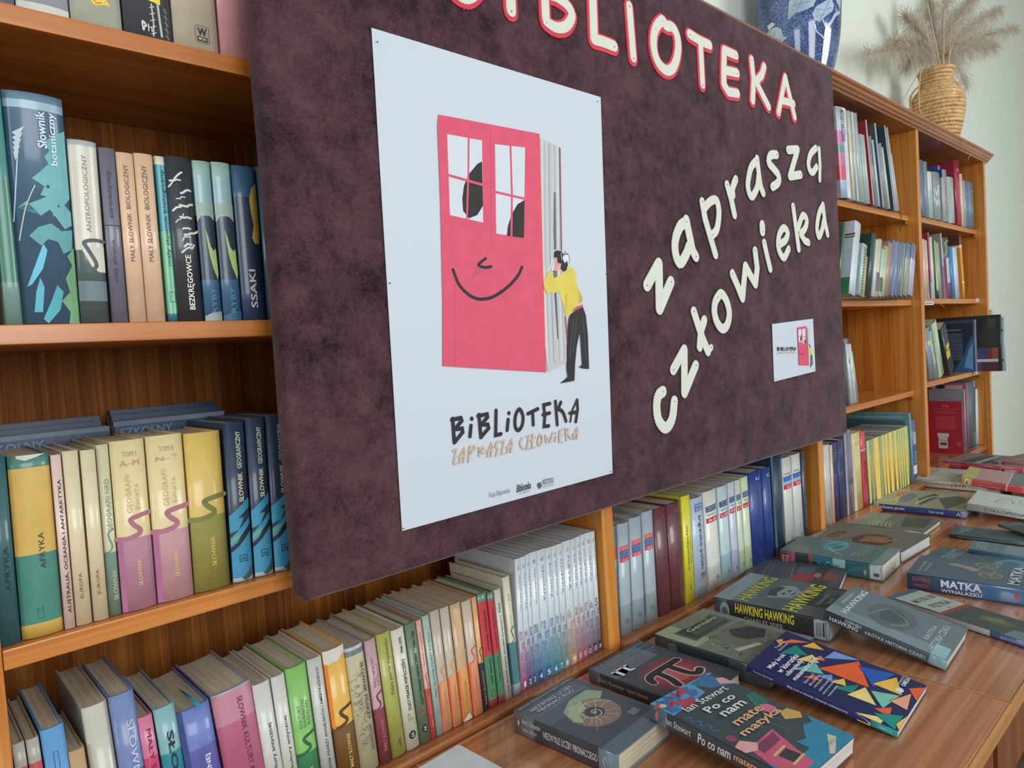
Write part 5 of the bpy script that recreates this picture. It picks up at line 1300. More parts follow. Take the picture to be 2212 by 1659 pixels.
multi([
    (2101, 697, 2105, 0.0, (34, 50, 72), 'large glossy blue album showing its side', [], dict(Y=0.018, d=0.150, coverc=(28, 44, 66), back=[('r', 0, 1, 0, 1, (28, 44, 66)), ('p', [(0.45, 0.0), (1, 0.0), (1, 0.75), (0.88, 0.62), (0.72, 0.3)], (44, 96, 140)), ('p', [(0.75, 0.1), (0.98, 0.05), (0.98, 0.62), (0.86, 0.42)], (96, 160, 200))] + [('r', 0.30 + 0.02 * (i % 3), 0.72, 0.78 - 0.035 * i, 0.792 - 0.035 * i, (110, 130, 150)) for i in range(16)] + [('r', 0.3, 0.7, 0.86, 0.875, (176, 140, 110))])),
    (2106.5, 690, 2111, 0.0, (60, 70, 84), 'thick dark spine in foil right of the blue album', [('r', 0, 0.4, 0, 1, (110, 124, 140))], dict(Y=0.012)),
    (2161, 679, 2163.5, 0.0, (36, 38, 44), 'black oversized album with pink and blue panels jutting out', [], dict(Y=-0.080, d=0.25, coverc=(36, 38, 42), back=[('r', 0.62, 0.95, 0.0, 0.42, (110, 60, 80)), ('r', 0.66, 0.76, 0.0, 0.42, (60, 80, 120)), ('r', 0.86, 0.95, 0.2, 0.42, (160, 80, 74)), ('r', 0.62, 0.95, 0.17, 0.22, (206, 210, 214)), ('r', 0.7, 0.95, 0.0, 0.16, (84, 44, 60)), ('r', 0.8, 0.93, 0.78, 0.95, (66, 68, 74))])),
    (2168.5, 684, 2171, 0.0, (150, 176, 184), 'pale aqua album jutting out furthest', [], dict(Y=-0.090, d=0.25, coverc=(160, 190, 194), back=[('e', 0.96, 0.75, 0.02, 0.03, (90, 100, 80)), ('e', 0.96, 0.2, 0.02, 0.02, (80, 60, 50))])),
    (2143, 669, 2146, 0.0, (170, 186, 150), 'tall pale green album rising behind the black one', [], dict(Y=-0.010, d=0.26, coverc=(176, 192, 156))),
], 0.05, -0.232, GC, ' on the third shelf, fourth bay', 0.15)
GD = 'albums on the fourth shelf of the fourth bay'
REDC = [('r', 0, 1, 0, 1, (166, 28, 48)), vt('100', 0.42, 0.62, 0.885, 0.935, (214, 130, 136), 0, 0), vt('do przeczytania zanim', 0.10, 0.90, 0.845, 0.868, (214, 120, 126), 0, 0)] + [('r', 0.2 + 0.02 * (i % 3), 0.82 - 0.03 * (i % 2), 0.80 - 0.026 * i - (0.05 if i > 1 else 0), 0.808 - 0.026 * i - (0.05 if i > 1 else 0), (206, 96, 106)) for i in range(12)] + [
    ('r', 0.26, 0.60, 0.31, 0.38, (206, 206, 204)), ('r', 0.29, 0.56, 0.08, 0.31, (200, 200, 196)), ('r', 0.30, 0.55, 0.235, 0.245, (50, 40, 44)), ('r', 0.33, 0.53, 0.14, 0.20, (90, 80, 80)), ('p', [(0.75, 0.22), (0.98, 0.22), (0.92, 0.10)], (190, 70, 84))]
multi([
    (2077, 868, 2079.5, 0.0, (150, 30, 48), 'crimson album with a white barcode label on its side', [], dict(Y=0.036, d=0.132, coverc=(160, 28, 46), back=REDC)),
    (2083, 841, 2085.5, 0.0, (130, 130, 140), 'grey lilac album rising above the crimson one', [], dict(Y=0.036, d=0.142, coverc=(140, 138, 150), back=[('r', 0.0, 0.7, 0.74, 0.79, (40, 36, 44))])),
    (2087, 828, 2089, 0.0, (170, 60, 80), 'album with a pink border and photo strip', [], dict(Y=0.036, d=0.145, coverc=(176, 84, 100), back=[('r', 0.05, 0.9, 0.5, 0.97, (176, 180, 186)), ('e', 0.3, 0.95, 0.14, 0.03, (50, 44, 50)), ('e', 0.72, 0.955, 0.08, 0.02, (214, 150, 110))])),
], 0.05, -0.580, GD, ' on the fourth shelf, fourth bay', 0.15)
multi([
    (2090, 826, 2095, 0.06, (90, 110, 116), 'slate spine leaning right beside the crimson album', [], {}),
    (2096, 824, 2103, 0.06, (76, 96, 104), 'darker slate spine second from the crimson album', [], {}),
    (2104, 822, 2108, 0.06, (110, 130, 136), 'pale slate spine left of the white one', [('r', 0, 1, 0.2, 0.9, (70, 88, 96))], {}),
    (2109, 840, 2114.5, 0.04, (206, 210, 210), 'white spine among the dark ones', [], {}),
    (2115, 818, 2121, 0.0, (44, 46, 50), 'tall black spine near the end upright', [], {}),
    (2121.5, 815, 2126, -0.03, (190, 130, 130), 'thin pink spine last by the end upright', [('r', 0, 1, 0, 0.3, (206, 206, 206))], {}),
], 0.05, -0.580, GD, ' on the fourth shelf, fourth bay', 0.16)

# ------------------------------------------------------------------ books lying on the desks
GTB = 'library books laid out on the desks'


def ct(s, a0, a1, b0, b1, col, bold=0.0): return ('t', s, a0, a1, b0, b1, 0, col, bold)


def ht(s, b1, b0, a0, a1, col, bold=0.0): return ('t', s, a0, a1, b0, b1, -1, col, bold)


def lie_book(A, B, C, th, zs, bands, label, D=None, minh=None, **kw):
    """A head-spine corner, B tail-spine corner, C head fore-edge corner of the top cover; zs their heights above the desk"""
    PA = at(A[0], A[1], ZT + zs[0], 2); PC = at(C[0], C[1], ZT + zs[2], 2)
    if B is not None: PB = at(B[0], B[1], ZT + zs[1], 2)
    else: PB = PA + (at(D[0], D[1], ZT + zs[1], 2) - PC)
    Z = (PA - PB).normalized(); h = (PA - PB).length
    Y = (PC - PA)
    if B is not None and D is not None: Y = (Y + at(D[0], D[1], ZT + zs[1], 2) - PB) * 0.5
    Y = (Y - Z * Y.dot(Z)); d = Y.length; Y.normalize(); X = Y.cross(Z)
    if minh: h = minh; 
    o = PA - Z * h - X * th + Vector((0, 0, 0.0006))
    mm = Matrix((X, Y, Z)).transposed().to_4x4(); mm.translation = o
    kw.setdefault('sag', 0.0016); kw.setdefault('rough', 0.3); kw.setdefault('coat', 0.85)
    return book(label, th, h, d, mm, bands, group=GTB, **kw)


SL = (62, 70, 80)
FOIL = (104, 124, 134)
spir = []
for k in range(60):
    th_ = k * 0.30; r_ = 0.30 * math.exp(-0.075 * k)
    spir.append((0.52 + r_ * math.cos(th_), 0.47 + r_ * 0.66 * math.sin(th_)))
ribs = [('s', [(0.52 + r1 * math.cos(a), 0.47 + r1 * 0.66 * math.sin(a)) for r1, a in ((0.12, 0.5 * k), (0.20, 0.5 * k + 0.16), (0.27, 0.5 * k + 0.1))], 0.008, (196, 186, 170), False, True) for k in range(12)]
lie_book((1109, 1536), (1334, 1632), (1237, 1455), 0.036, (0.036, 0.036, 0.036), [(0.17, FOIL), (0.79, (48, 54, 64)), (1, FOIL)], 'slate book with a nautilus shell circle on its cover, nearest the white card', D=(1458, 1556),
         spine=[ht('Alfred S. Posamentier', 0.91, 0.72, 0.58, 0.82, (206, 210, 212)), ht('Ingmar Lehmann', 0.91, 0.76, 0.22, 0.46, (206, 210, 212)), ht('NIEZWYKŁE LICZBY FIBONACCIEGO', 0.69, 0.18, 0.36, 0.66, (214, 216, 216), 0.01), ('e', 0.55, 0.95, 0.12, 0.009, (206, 206, 196)), ('s', [(0.3, 0.12), (0.5, 0.13), (0.7, 0.11), (0.5, 0.10)], 0.05, (170, 180, 184), False, True)],
         cover=[('r', 0, 1, 0, 1, (74, 84, 94)), ('r', 0, 0.93, 0.62, 0.93, (88, 98, 106)), ('p', [(0.2, 0.50), (0.3, 0.66), (0.55, 0.74), (0.86, 0.74), (0.95, 0.62), (0.70, 0.52), (0.6, 0.62), (0.34, 0.44)], (150, 170, 140)), ('e', 0.52, 0.47, 0.31, 0.205, (140, 122, 110)), ('p', [(0.22, 0.50), (0.28, 0.60), (0.42, 0.67), (0.62, 0.66), (0.52, 0.56), (0.36, 0.54), (0.28, 0.44)], (166, 180, 146)), ('e', 0.52, 0.47, 0.12, 0.08, (70, 70, 74)),
                ('s', spir, 0.012, (206, 196, 180), False, False)] + ribs + [('s', [(0.24, 0.30), (0.80, 0.62)], 0.006, (170, 176, 176)), ('r', 0, 1, 0, 0.14, (96, 112, 120)), ('r', 0.72, 0.86, 0.20, 0.27, (120, 132, 138)), ('s', [(0.05, 0.96), (0.95, 0.96)], 0.004, (140, 150, 156)),
                ct('Alfred S. Posamentier · Ingmar Lehmann', 0.03, 0.97, 0.945, 0.975, (176, 184, 188)), ct('NIEZWYKŁE LICZBY', 0.10, 0.82, 0.855, 0.895, (192, 198, 202), 0.01), ct('FIBONACCIEGO', 0.14, 0.76, 0.80, 0.84, (192, 198, 202), 0.01), ct('PIĘKNO NATURY I POTĘGA MATEMATYKI', 0.06, 0.90, 0.765, 0.785, (166, 174, 180)), ct('Prószyński i S-ka', 0.55, 0.9, 0.06, 0.085, (150, 160, 164))])
PB_ = (44, 48, 54)
lie_book((1271, 1446), None, (1370, 1380), 0.024, (0.024, 0.024, 0.024), [(0.18, (70, 80, 86)), (0.88, (36, 36, 40)), (1, (90, 104, 112))], 'dark book with a large black pi sign on a red glow', D=(1586, 1447),
         spine=[ht('Alfred S. Posamentier · Ingmar Lehmann', 0.90, 0.40, 0.30, 0.66, (190, 190, 190)), ('e', 0.5, 0.95, 0.12, 0.01, (130, 80, 60))], pages=(214, 200, 166),
         cover=[('r', 0, 1, 0, 1, (66, 72, 78)), ('r', 0, 0.80, 0.70, 0.95, (92, 104, 112)), *[('e', 0.52, 0.39, 0.46 - 0.035 * q, 0.315 - 0.024 * q, (72 + 14 * q, 70 - 2 * q, 76 - q)) for q in range(8)], ('e', 0.52, 0.40, 0.2, 0.13, (186, 92, 96)),
                ('r', 0, 1, 0.90, 0.905, (130, 140, 146)), ct('Alfred S. Posamentier · Ingmar Lehmann', 0.02, 0.97, 0.935, 0.965, (170, 176, 178)), ct('π', 0.06, 0.34, 0.69, 0.80, (220, 222, 222), 0.01), ct('BIOGRAFIA', 0.40, 0.66, 0.83, 0.85, (150, 158, 162)), ct('NAJBARDZIEJ TAJEMNICZEJ', 0.36, 0.94, 0.80, 0.82, (150, 158, 162)), ct('LICZBY NA ŚWIECIE', 0.40, 0.88, 0.77, 0.79, (150, 158, 162)),
                ('s', [(0.19, 0.44), (0.22, 0.49), (0.30, 0.52), (0.5, 0.525), (0.82, 0.52)], 0.115, (206, 176, 170), False, True), ('s', [(0.40, 0.52), (0.38, 0.38), (0.32, 0.27)], 0.13, (206, 176, 170), False, True), ('s', [(0.62, 0.52), (0.62, 0.34), (0.68, 0.26), (0.78, 0.28)], 0.13, (206, 176, 170), False, True),
                ('s', [(0.19, 0.44), (0.22, 0.49), (0.30, 0.52), (0.5, 0.525), (0.82, 0.52)], 0.09, (40, 36, 40), False, True), ('s', [(0.40, 0.52), (0.38, 0.38), (0.32, 0.27)], 0.09, (40, 36, 40), False, True), ('s', [(0.62, 0.52), (0.62, 0.34), (0.68, 0.26), (0.78, 0.28)], 0.09, (40, 36, 40), False, True)])
DK = (50, 60, 66)
fern = []
for k in range(7):
    t0 = k / 7; fern += [('s', [(0.86 - 0.10 * t0, 0.66 - 0.12 * t0), (0.97 - 0.04 * t0, 0.65 - 0.13 * t0)], 0.016, (50, 130, 110)), ('s', [(0.86 - 0.10 * t0, 0.66 - 0.12 * t0), (0.80 - 0.12 * t0, 0.58 - 0.13 * t0)], 0.016, (50, 130, 110))]
maz = []
rr = random.Random(9)
for k in range(26):
    x, y = rr.uniform(0.02, 0.55), rr.uniform(0.84, 0.97)
    maz.append(('s', [(x, y), (x + rr.choice((-0.08, 0.08, 0.05)), y + rr.uniform(-0.02, 0.02)), (x + rr.uniform(-0.06, 0.06), y + 0.03)], 0.045, (178, 66, 84) if k % 2 else (50, 110, 160)))
lie_book((1404, 1521), None, (1515.5, 1444), 0.025, (0.063, 0.028, 0.052), [(0.12, (50, 70, 76)), (0.87, (44, 54, 60)), (1, (90, 116, 130))], 'dark teal book with orange title, fern and pink tape recorder, lying across two books', D=(1822, 1581), pages=(214, 212, 206), t=0.001, overhang=0.0004,
         spine=[('e', 0.5, 0.94, 0.30, 0.014, (206, 100, 120)), ht('Ian Stewart', 0.87, 0.69, 0.32, 0.72, (214, 216, 214), 0.005), ht('Po co nam', 0.64, 0.42, 0.22, 0.78, (216, 216, 210), 0.02), ht('matematyka', 0.40, 0.14, 0.22, 0.72, (222, 168, 124), 0.02)],
         cover=[('r', 0, 1, 0, 1, (60, 74, 78)), ('p', [(0, 0.82), (0.3, 0.84), (0.6, 0.86), (0.62, 0.94), (0.98, 0.98), (0.98, 1), (0, 1)], (80, 150, 190))] + maz + [('e', 0.06, 0.93, 0.04, 0.02, (196, 190, 130)), ('p', [(0.6, 0.98), (0.72, 0.86), (0.98, 0.80), (1, 0.84), (0.9, 1.0)], (60, 110, 150)), ('p', [(0.86, 0.86), (1, 0.80), (1, 0.90), (0.92, 0.92)], (210, 160, 160)),
                ('s', [(0.03, 0.76), (0.10, 0.74), (0.05, 0.71), (0.12, 0.68), (0.06, 0.65), (0.13, 0.62), (0.08, 0.58), (0.12, 0.55)], 0.010, (70, 120, 170), False, True)] + fern + [
                ('p', [(0, 0), (1, 0), (1, 0.30), (0.92, 0.24), (0.8, 0.26), (0.62, 0.18), (0.5, 0.20), (0.5, 0.12), (0.2, 0.12), (0, 0.2)], (46, 130, 160)), ('p', [(0.08, 0.34), (0.52, 0.36), (0.40, 0.16), (0.34, 0.04), (0.06, 0.04), (0.02, 0.2)], (196, 88, 116)), ('p', [(0.14, 0.33), (0.48, 0.34), (0.42, 0.27), (0.12, 0.26)], (120, 60, 90)), ('p', [(0.18, 0.20), (0.34, 0.21), (0.36, 0.12), (0.20, 0.11)], (50, 60, 60)), ('s', [(0.16, 0.215), (0.36, 0.225)], 0.02, (206, 180, 120)), ('s', [(0.18, 0.105), (0.38, 0.115)], 0.02, (206, 180, 120)),
                ('p', [(0.56, 0.02), (0.84, 0.12), (0.86, 0.07), (0.60, -0.0)], (196, 190, 170)), ('p', [(0.76, 0.36), (0.92, 0.30), (1, 0.34), (0.96, 0.42), (0.84, 0.42)], (196, 160, 90)), ('p', [(0.74, 0.50), (0.80, 0.55), (0.88, 0.53), (0.90, 0.47), (0.82, 0.44), (0.76, 0.45)], (206, 110, 140)), ('e', 0.09, 0.46, 0.05, 0.035, (140, 70, 90)), ('p', [(0.0, 0.40), (0.12, 0.42), (0.22, 0.34), (0.12, 0.30), (0.0, 0.33)], (214, 160, 160)),
                ('s', [(0.46, 0.40), (0.60, 0.46), (0.72, 0.40)], 0.006, (130, 140, 130), False, True), ('s', [(0.58, 0.47), (0.62, 0.28)], 0.006, (130, 140, 130)),
                ct('Ian Stewart', 0.14, 0.82, 0.775, 0.835, (218, 218, 212), 0.006), ct('Po co', 0.28, 0.74, 0.685, 0.745, (214, 216, 210), 0.02), ct('nam', 0.34, 0.72, 0.60, 0.65, (214, 216, 210), 0.02), ct('mate', 0.30, 0.76, 0.495, 0.555, (222, 168, 124), 0.02), ct('matyka', 0.20, 0.86, 0.395, 0.47, (222, 168, 124), 0.02), ct('Prószyński i S-ka', 0.62, 0.80, 0.045, 0.07, (120, 110, 100))])
NV = (20, 32, 84)
tri = [((0.72, 1.0), (0.80, 0.97), (0.62, 0.93), (222, 160, 70)), ((0.48, 0.90), (0.78, 0.86), (0.66, 0.74), (0, 130, 120)), ((0.66, 0.97), (0.95, 0.80), (0.86, 0.92), (222, 110, 60)), ((0.48, 0.78), (0.72, 0.72), (0.60, 0.64), (226, 196, 110)), ((0.80, 0.82), (0.98, 0.78), (0.90, 0.68), (228, 170, 60)),
       ((0.30, 0.74), (0.58, 0.66), (0.42, 0.56), (100, 180, 170)), ((0.60, 0.70), (0.76, 0.67), (0.70, 0.62), (214, 120, 96)), ((0.74, 0.64), (0.96, 0.62), (0.98, 0.44), (120, 150, 210)), ((0.50, 0.62), (0.95, 0.44), (0.52, 0.28), (226, 92, 44)), ((0.22, 0.66), (0.34, 0.60), (0.28, 0.54), (222, 90, 60)), ((0.34, 0.60), (0.48, 0.52), (0.36, 0.48), (110, 140, 200)), ((0.34, 0.50), (0.50, 0.44), (0.38, 0.40), (226, 190, 80)),
       ((0.86, 0.42), (0.98, 0.20), (0.56, 0.26), (24, 84, 170)), ((0.26, 0.46), (0.50, 0.34), (0.30, 0.34), (0, 130, 110)), ((0.24, 0.36), (0.50, 0.30), (0.26, 0.18), (232, 208, 130)), ((0.62, 0.28), (0.92, 0.18), (0.62, 0.09), (228, 180, 70)), ((0.48, 0.26), (0.60, 0.10), (0.26, 0.14), (120, 190, 170)), ((0.20, 0.18), (0.34, 0.10), (0.16, 0.08), (222, 90, 60)), ((0.44, 0.13), (0.72, 0.05), (0.40, 0.02), (232, 160, 130)),
       ((0.0, 0.26), (0.12, 0.10), (0.0, 0.10), (232, 208, 130)), ((0.12, 0.17), (0.28, 0.02), (0.0, 0.02), (0, 136, 124)), ((0.80, 0.08), (0.94, 0.0), (0.62, 0.0), (226, 92, 44)), ((0.10, 0.03), (0.30, 0.0), (0.02, 0.0), (232, 190, 80))]
tri_items = []
for a_, b_2, c_, col in tri:
    a_, b_2, c_ = [tuple(min(max(q, 0.0), 1.0) for q in p) for p in (a_, b_2, c_)]
    tri_items += [('s', [a_, b_2, c_], 0.014, (16, 22, 40), True, False), ('p', [a_, b_2, c_], col)]
lie_book((1613, 1438), (1940, 1581), (1707, 1365), 0.0105, (0.049, 0.0115, 0.049), [(0.16, (0, 142, 140)), (1, (24, 44, 120))], 'navy paperback covered in bright coloured triangles, without plastic jacket', D=(2015.6, 1489), pages=(216, 216, 216), paper=True, rough=0.35, coat=0.5, sag=0.0004,
         spine=[ht('Tomasz Szymczyk', 0.95, 0.80, 0.3, 0.75, (206, 210, 220)), ht('Mały krok w kierunku olimpiady matematycznej', 0.70, 0.30, 0.28, 0.74, (220, 222, 226), 0.01), ('p', [(0, 0.24), (1, 0.24), (0.5, 0.16), (0, 0.16)], (232, 208, 130)), ht('OMEGA', 0.12, 0.03, 0.3, 0.7, (150, 220, 214), 0.01)],
         cover=[('r', 0, 1, 0, 1, NV)] + tri_items + [ct('Tomasz', 0.52, 0.74, 0.935, 0.955, (200, 206, 216)), ct('Szymczyk', 0.50, 0.74, 0.90, 0.925, (200, 206, 216)), ct('Mały krok', 0.10, 0.48, 0.84, 0.885, (226, 228, 232), 0.02), ct('w kierunku', 0.10, 0.56, 0.775, 0.82, (226, 228, 232), 0.02), ct('olimpiady', 0.10, 0.50, 0.715, 0.76, (226, 228, 232), 0.02), ct('matematycznej', 0.08, 0.66, 0.655, 0.70, (226, 228, 232), 0.02),
                  ct('Zbiór zadań', 0.10, 0.34, 0.605, 0.625, (206, 210, 220)), ct('dla uczniów', 0.10, 0.36, 0.57, 0.59, (206, 210, 220)), ct('młodszych klas', 0.10, 0.40, 0.535, 0.555, (206, 210, 220)), ct('szkół średnich', 0.08, 0.38, 0.50, 0.52, (206, 210, 220)), ct('zainteresowanych', 0.05, 0.40, 0.465, 0.485, (206, 210, 220)), ct('matematyką', 0.06, 0.30, 0.43, 0.45, (206, 210, 220)), ct('OMEGA', 0.78, 0.98, 0.10, 0.13, (226, 228, 232), 0.02), ct('WYDAWNICTWO', 0.78, 0.98, 0.135, 0.15, (206, 210, 220)), ('e', 0.70, 0.12, 0.05, 0.025, (214, 218, 222))])
engr = []
rr = random.Random(21)
for k in range(70):
    x, y = rr.uniform(0.08, 0.9), rr.uniform(0.06, 0.62)
    engr.append(('p', [(x, y), (x + rr.uniform(0.02, 0.10), y + rr.uniform(-0.02, 0.02)), (x + rr.uniform(0.0, 0.08), y + rr.uniform(0.01, 0.04))], rr.choice(((58, 62, 58), (120, 122, 104), (150, 150, 128), (78, 82, 74), (98, 100, 86)))))
lie_book((1414, 1370), None, (1504, 1310), 0.036, (0.036, 0.036, 0.036), [(0.32, (60, 74, 78)), (0.80, (34, 44, 50)), (1, (52, 68, 76))], 'grey green book with an old crowded engraving and a dark title plate', D=(1763.6, 1380), minh=0.235,
         spine=[ht('Edward Dolnick', 0.86, 0.79, 0.66, 0.78, (150, 156, 140)), ht('Genialni', 0.86, 0.78, 0.44, 0.62, (150, 156, 140), 0.01), ht('Isaac Newton', 0.86, 0.79, 0.26, 0.38, (130, 136, 124))],
         cover=[('r', 0, 1, 0, 1, (112, 120, 104)), ('r', 0, 0.3, 0.60, 1, (150, 160, 130)), ('r', 0.3, 0.9, 0.0, 0.62, (102, 104, 90))] + engr + [('p', [(0.5, 0.5), (0.62, 0.58), (0.84, 0.50), (0.88, 0.36), (0.7, 0.30), (0.52, 0.38)], (44, 46, 46)), ('p', [(0.20, 0.36), (0.52, 0.28), (0.50, 0.24), (0.18, 0.31)], (176, 178, 160)), ('r', 0.14, 0.88, 0.66, 0.88, (52, 62, 58)),
                ('s', [(0.16, 0.665), (0.86, 0.665), (0.86, 0.875), (0.16, 0.875)], 0.006, (140, 150, 120), True, False), ct('Edward Dolnick', 0.3, 0.72, 0.84, 0.86, (170, 180, 140)), ct('Genialni', 0.24, 0.80, 0.77, 0.825, (176, 186, 140), 0.01), ct('Isaac Newton, Towarzystwo', 0.24, 0.8, 0.735, 0.755, (150, 160, 120)), ct('Królewskie i narodziny', 0.26, 0.78, 0.71, 0.725, (150, 160, 120)), ('r', 0, 1, 0.0, 0.10, (120, 134, 128))])
lie_book((1542, 1289.5), (1790, 1341), (1621, 1238), 0.045, (0.045, 0.045, 0.045), [(0.12, (74, 92, 98)), (0.88, (34, 38, 42)), (1, (86, 106, 112))], 'thick dark book with the same tall yellow title printed twice', pages=(216, 208, 190),
         spine=[('e', 0.45, 0.90, 0.40, 0.045, (140, 160, 166)), ('e', 0.42, 0.90, 0.20, 0.03, (90, 104, 110)), ht('HAWKING HAWKING', 0.80, 0.28, 0.46, 0.90, (226, 216, 60), 0.02), ht('CHARLES SEIFE', 0.72, 0.38, 0.16, 0.36, (190, 196, 196), 0.005), ('r', 0.08, 0.90, 0.03, 0.12, (166, 178, 182)), ('r', 0.2, 0.84, 0.035, 0.05, (50, 60, 70))] + [('r', 0.2, 0.8, 0.06 + 0.012 * i, 0.066 + 0.012 * i, (90, 100, 106)) for i in range(4)],
         cover=[('r', 0, 1, 0, 1, (84, 98, 100)), ('r', 0, 1, 0.84, 1, (120, 138, 142)), ('r', 0.3, 1, 0.0, 0.36, (48, 58, 60)), ('p', [(0.30, 0.60), (0.5, 0.66), (0.74, 0.62), (0.80, 0.50), (0.66, 0.40), (0.42, 0.42)], (130, 144, 146)), ('p', [(0.36, 0.62), (0.52, 0.66), (0.72, 0.62), (0.70, 0.56), (0.5, 0.58), (0.38, 0.54)], (58, 68, 70)), ('e', 0.50, 0.52, 0.04, 0.012, (50, 58, 60)), ('e', 0.62, 0.50, 0.04, 0.012, (50, 58, 60)), ('s', [(0.5, 0.45), (0.6, 0.44)], 0.02, (70, 76, 78)),
                ('p', [(0.6, 0.2), (0.9, 0.25), (0.95, 0.05), (0.55, 0.02)], (70, 80, 84)), ct('HAWKING', 0.06, 0.95, 0.70, 0.83, (170, 176, 60), 0.02), ct('HAWKING', 0.04, 0.98, 0.26, 0.40, (202, 200, 62), 0.02), ct('CHARLES', 0.35, 0.72, 0.17, 0.205, (150, 166, 166)), ct('SEIFE', 0.44, 0.64, 0.10, 0.14, (150, 166, 166)), ct('NIEWIARYGODNA PRAWDA', 0.05, 0.95, 0.94, 0.96, (140, 156, 160))])
lie_book((1783, 1318), (2047, 1428), (1851, 1264), 0.020, (0.067, 0.021, 0.067), [(0.13, (120, 160, 166)), (1, (70, 90, 98))], 'grey glossy book with white capitals, propped slanting on the thick black and yellow one', D=(2094, 1365), pages=(214, 212, 204), overhang=0.001,
         spine=[ht('STEPHEN', 0.82, 0.68, 0.60, 0.86, (196, 206, 210), 0.01), ht('HAWKING', 0.95, 0.70, 0.14, 0.56, (222, 226, 228), 0.02), ht('KRÓTKA HISTORIA CZASU', 0.64, 0.16, 0.30, 0.66, (216, 222, 224), 0.006)],
         cover=[('r', 0, 1, 0, 1, (100, 114, 118)), ('r', 0, 0.22, 0, 1, (116, 136, 142)), ('e', 0.52, 0.54, 0.34, 0.20, (86, 98, 102)), ('e', 0.55, 0.54, 0.20, 0.10, (70, 82, 88)), ('s', [(0.3, 0.72), (0.7, 0.60), (0.5, 0.40), (0.3, 0.5)], 0.012, (130, 142, 144), False, True), ct('STEPHEN', 0.34, 0.74, 0.925, 0.955, (180, 190, 192), 0.01), ct('HAWKING', 0.12, 0.94, 0.84, 0.90, (202, 210, 212), 0.02), ct('KRÓTKA', 0.30, 0.74, 0.20, 0.25, (184, 194, 196), 0.006), ct('HISTORIA CZASU', 0.10, 0.86, 0.115, 0.17, (184, 194, 196), 0.006), ct('Fascynujące odkrycia', 0.4, 0.84, 0.05, 0.07, (140, 150, 152)), ('r', 0, 0.30, 0.02, 0.13, (140, 176, 178))])
lie_book((1588, 1265), None, (1677, 1210.6), 0.018, (0.019, 0.019, 0.019), (60, 62, 70), 'dark book picturing a framed red clad figure, behind the thick black and yellow one', D=(1883, 1231.5), pages=(214, 204, 180), minh=0.215,
         cover=[('r', 0, 1, 0, 1, (70, 74, 82)), ('p', [(0.25, 0.50), (0.96, 0.56), (0.92, 0.18), (0.30, 0.12)], (62, 60, 62)), ('p', [(0.62, 0.50), (0.88, 0.48), (0.88, 0.30), (0.66, 0.32)], (70, 90, 110)), ('s', [(0.28, 0.50), (0.94, 0.55), (0.90, 0.17)], 0.01, (130, 112, 66)), ('p', [(0.36, 0.48), (0.5, 0.52), (0.64, 0.44), (0.62, 0.30), (0.44, 0.28), (0.34, 0.36)], (140, 54, 54)), ('e', 0.62, 0.26, 0.08, 0.04, (160, 110, 90)), ('p', [(0.5, 0.20), (0.8, 0.18), (0.7, 0.06), (0.5, 0.05)], (120, 72, 64)), ct('KATARZYNA MNISZEK', 0.15, 0.9, 0.80, 0.83, (130, 136, 146)), ct('DZIEJE WIEDZY', 0.2, 0.86, 0.74, 0.77, (140, 140, 140))])
lie_book((1683.5, 1188), (1905.5, 1222), (1725, 1156), 0.040, (0.041, 0.041, 0.041), [(0.12, (110, 130, 132)), (0.34, (30, 92, 104)), (0.46, (150, 190, 190)), (0.66, (34, 104, 116)), (0.70, (176, 60, 70)), (0.84, (40, 50, 54)), (1, (176, 96, 108))], 'thick book in milky foil with a swirling turquoise cover and pink spine end', pages=(216, 208, 190),
         spine=[ht('EZ', 0.97, 0.90, 0.3, 0.7, (220, 180, 180)), ht('TAJEMNICE OCEANU', 0.72, 0.40, 0.25, 0.6, (24, 30, 34), 0.01), ('r', 0.1, 0.9, 0.02, 0.11, (190, 204, 206)), ('r', 0.25, 0.45, 0.03, 0.08, (70, 84, 90)), ('s', [(0.6, 0.60), (0.3, 0.56), (0.7, 0.5), (0.3, 0.44)], 0.06, (90, 190, 200), False, True), ht('W', 0.17, 0.14, 0.2, 0.6, (200, 210, 210), 0.01)],
         cover=[('r', 0, 1, 0, 1, (92, 116, 116)), ('e', 0.66, 0.56, 0.30, 0.12, (70, 150, 156)), ('e', 0.64, 0.56, 0.16, 0.06, (60, 110, 116)), ('p', [(0.1, 0.7), (0.4, 0.8), (0.5, 0.9), (0.2, 0.96), (0.05, 0.85)], (116, 120, 104)), ('s', [(0.2, 0.4), (0.5, 0.6), (0.9, 0.5), (0.9, 0.7)], 0.03, (110, 176, 180), False, True), ct('TESLA', 0.2, 0.9, 0.24, 0.34, (120, 150, 140), 0.01), ct('BIOGRAFIA', 0.3, 0.8, 0.16, 0.20, (110, 140, 134)), ('r', 0, 1, 0.0, 0.10, (120, 140, 140))])
lie_book((1745, 1160), (1945, 1194), (1792, 1124), 0.030, (0.031, 0.031, 0.031), (80, 76, 72), 'brown patterned book under foil, behind the turquoise one', pages=(206, 206, 206), sag=0.001,
         cover=[('r', 0, 1, 0, 1, (104, 104, 98)), ('e', 0.35, 0.40, 0.30, 0.2, (70, 56, 48)), ('p', [(0.2, 0.5), (0.5, 0.52), (0.6, 0.3), (0.3, 0.24)], (130, 92, 60)), ('s', [(0.2, 0.48), (0.5, 0.36), (0.3, 0.3), (0.6, 0.2)], 0.04, (150, 110, 80), False, True), ('r', 0.1, 0.6, 0.70, 0.90, (126, 112, 84)), ct('KEPLER', 0.16, 0.56, 0.74, 0.86, (90, 74, 50), 0.02), ('p', [(0, 0.9), (0.6, 1), (0, 1)], (140, 146, 140))])
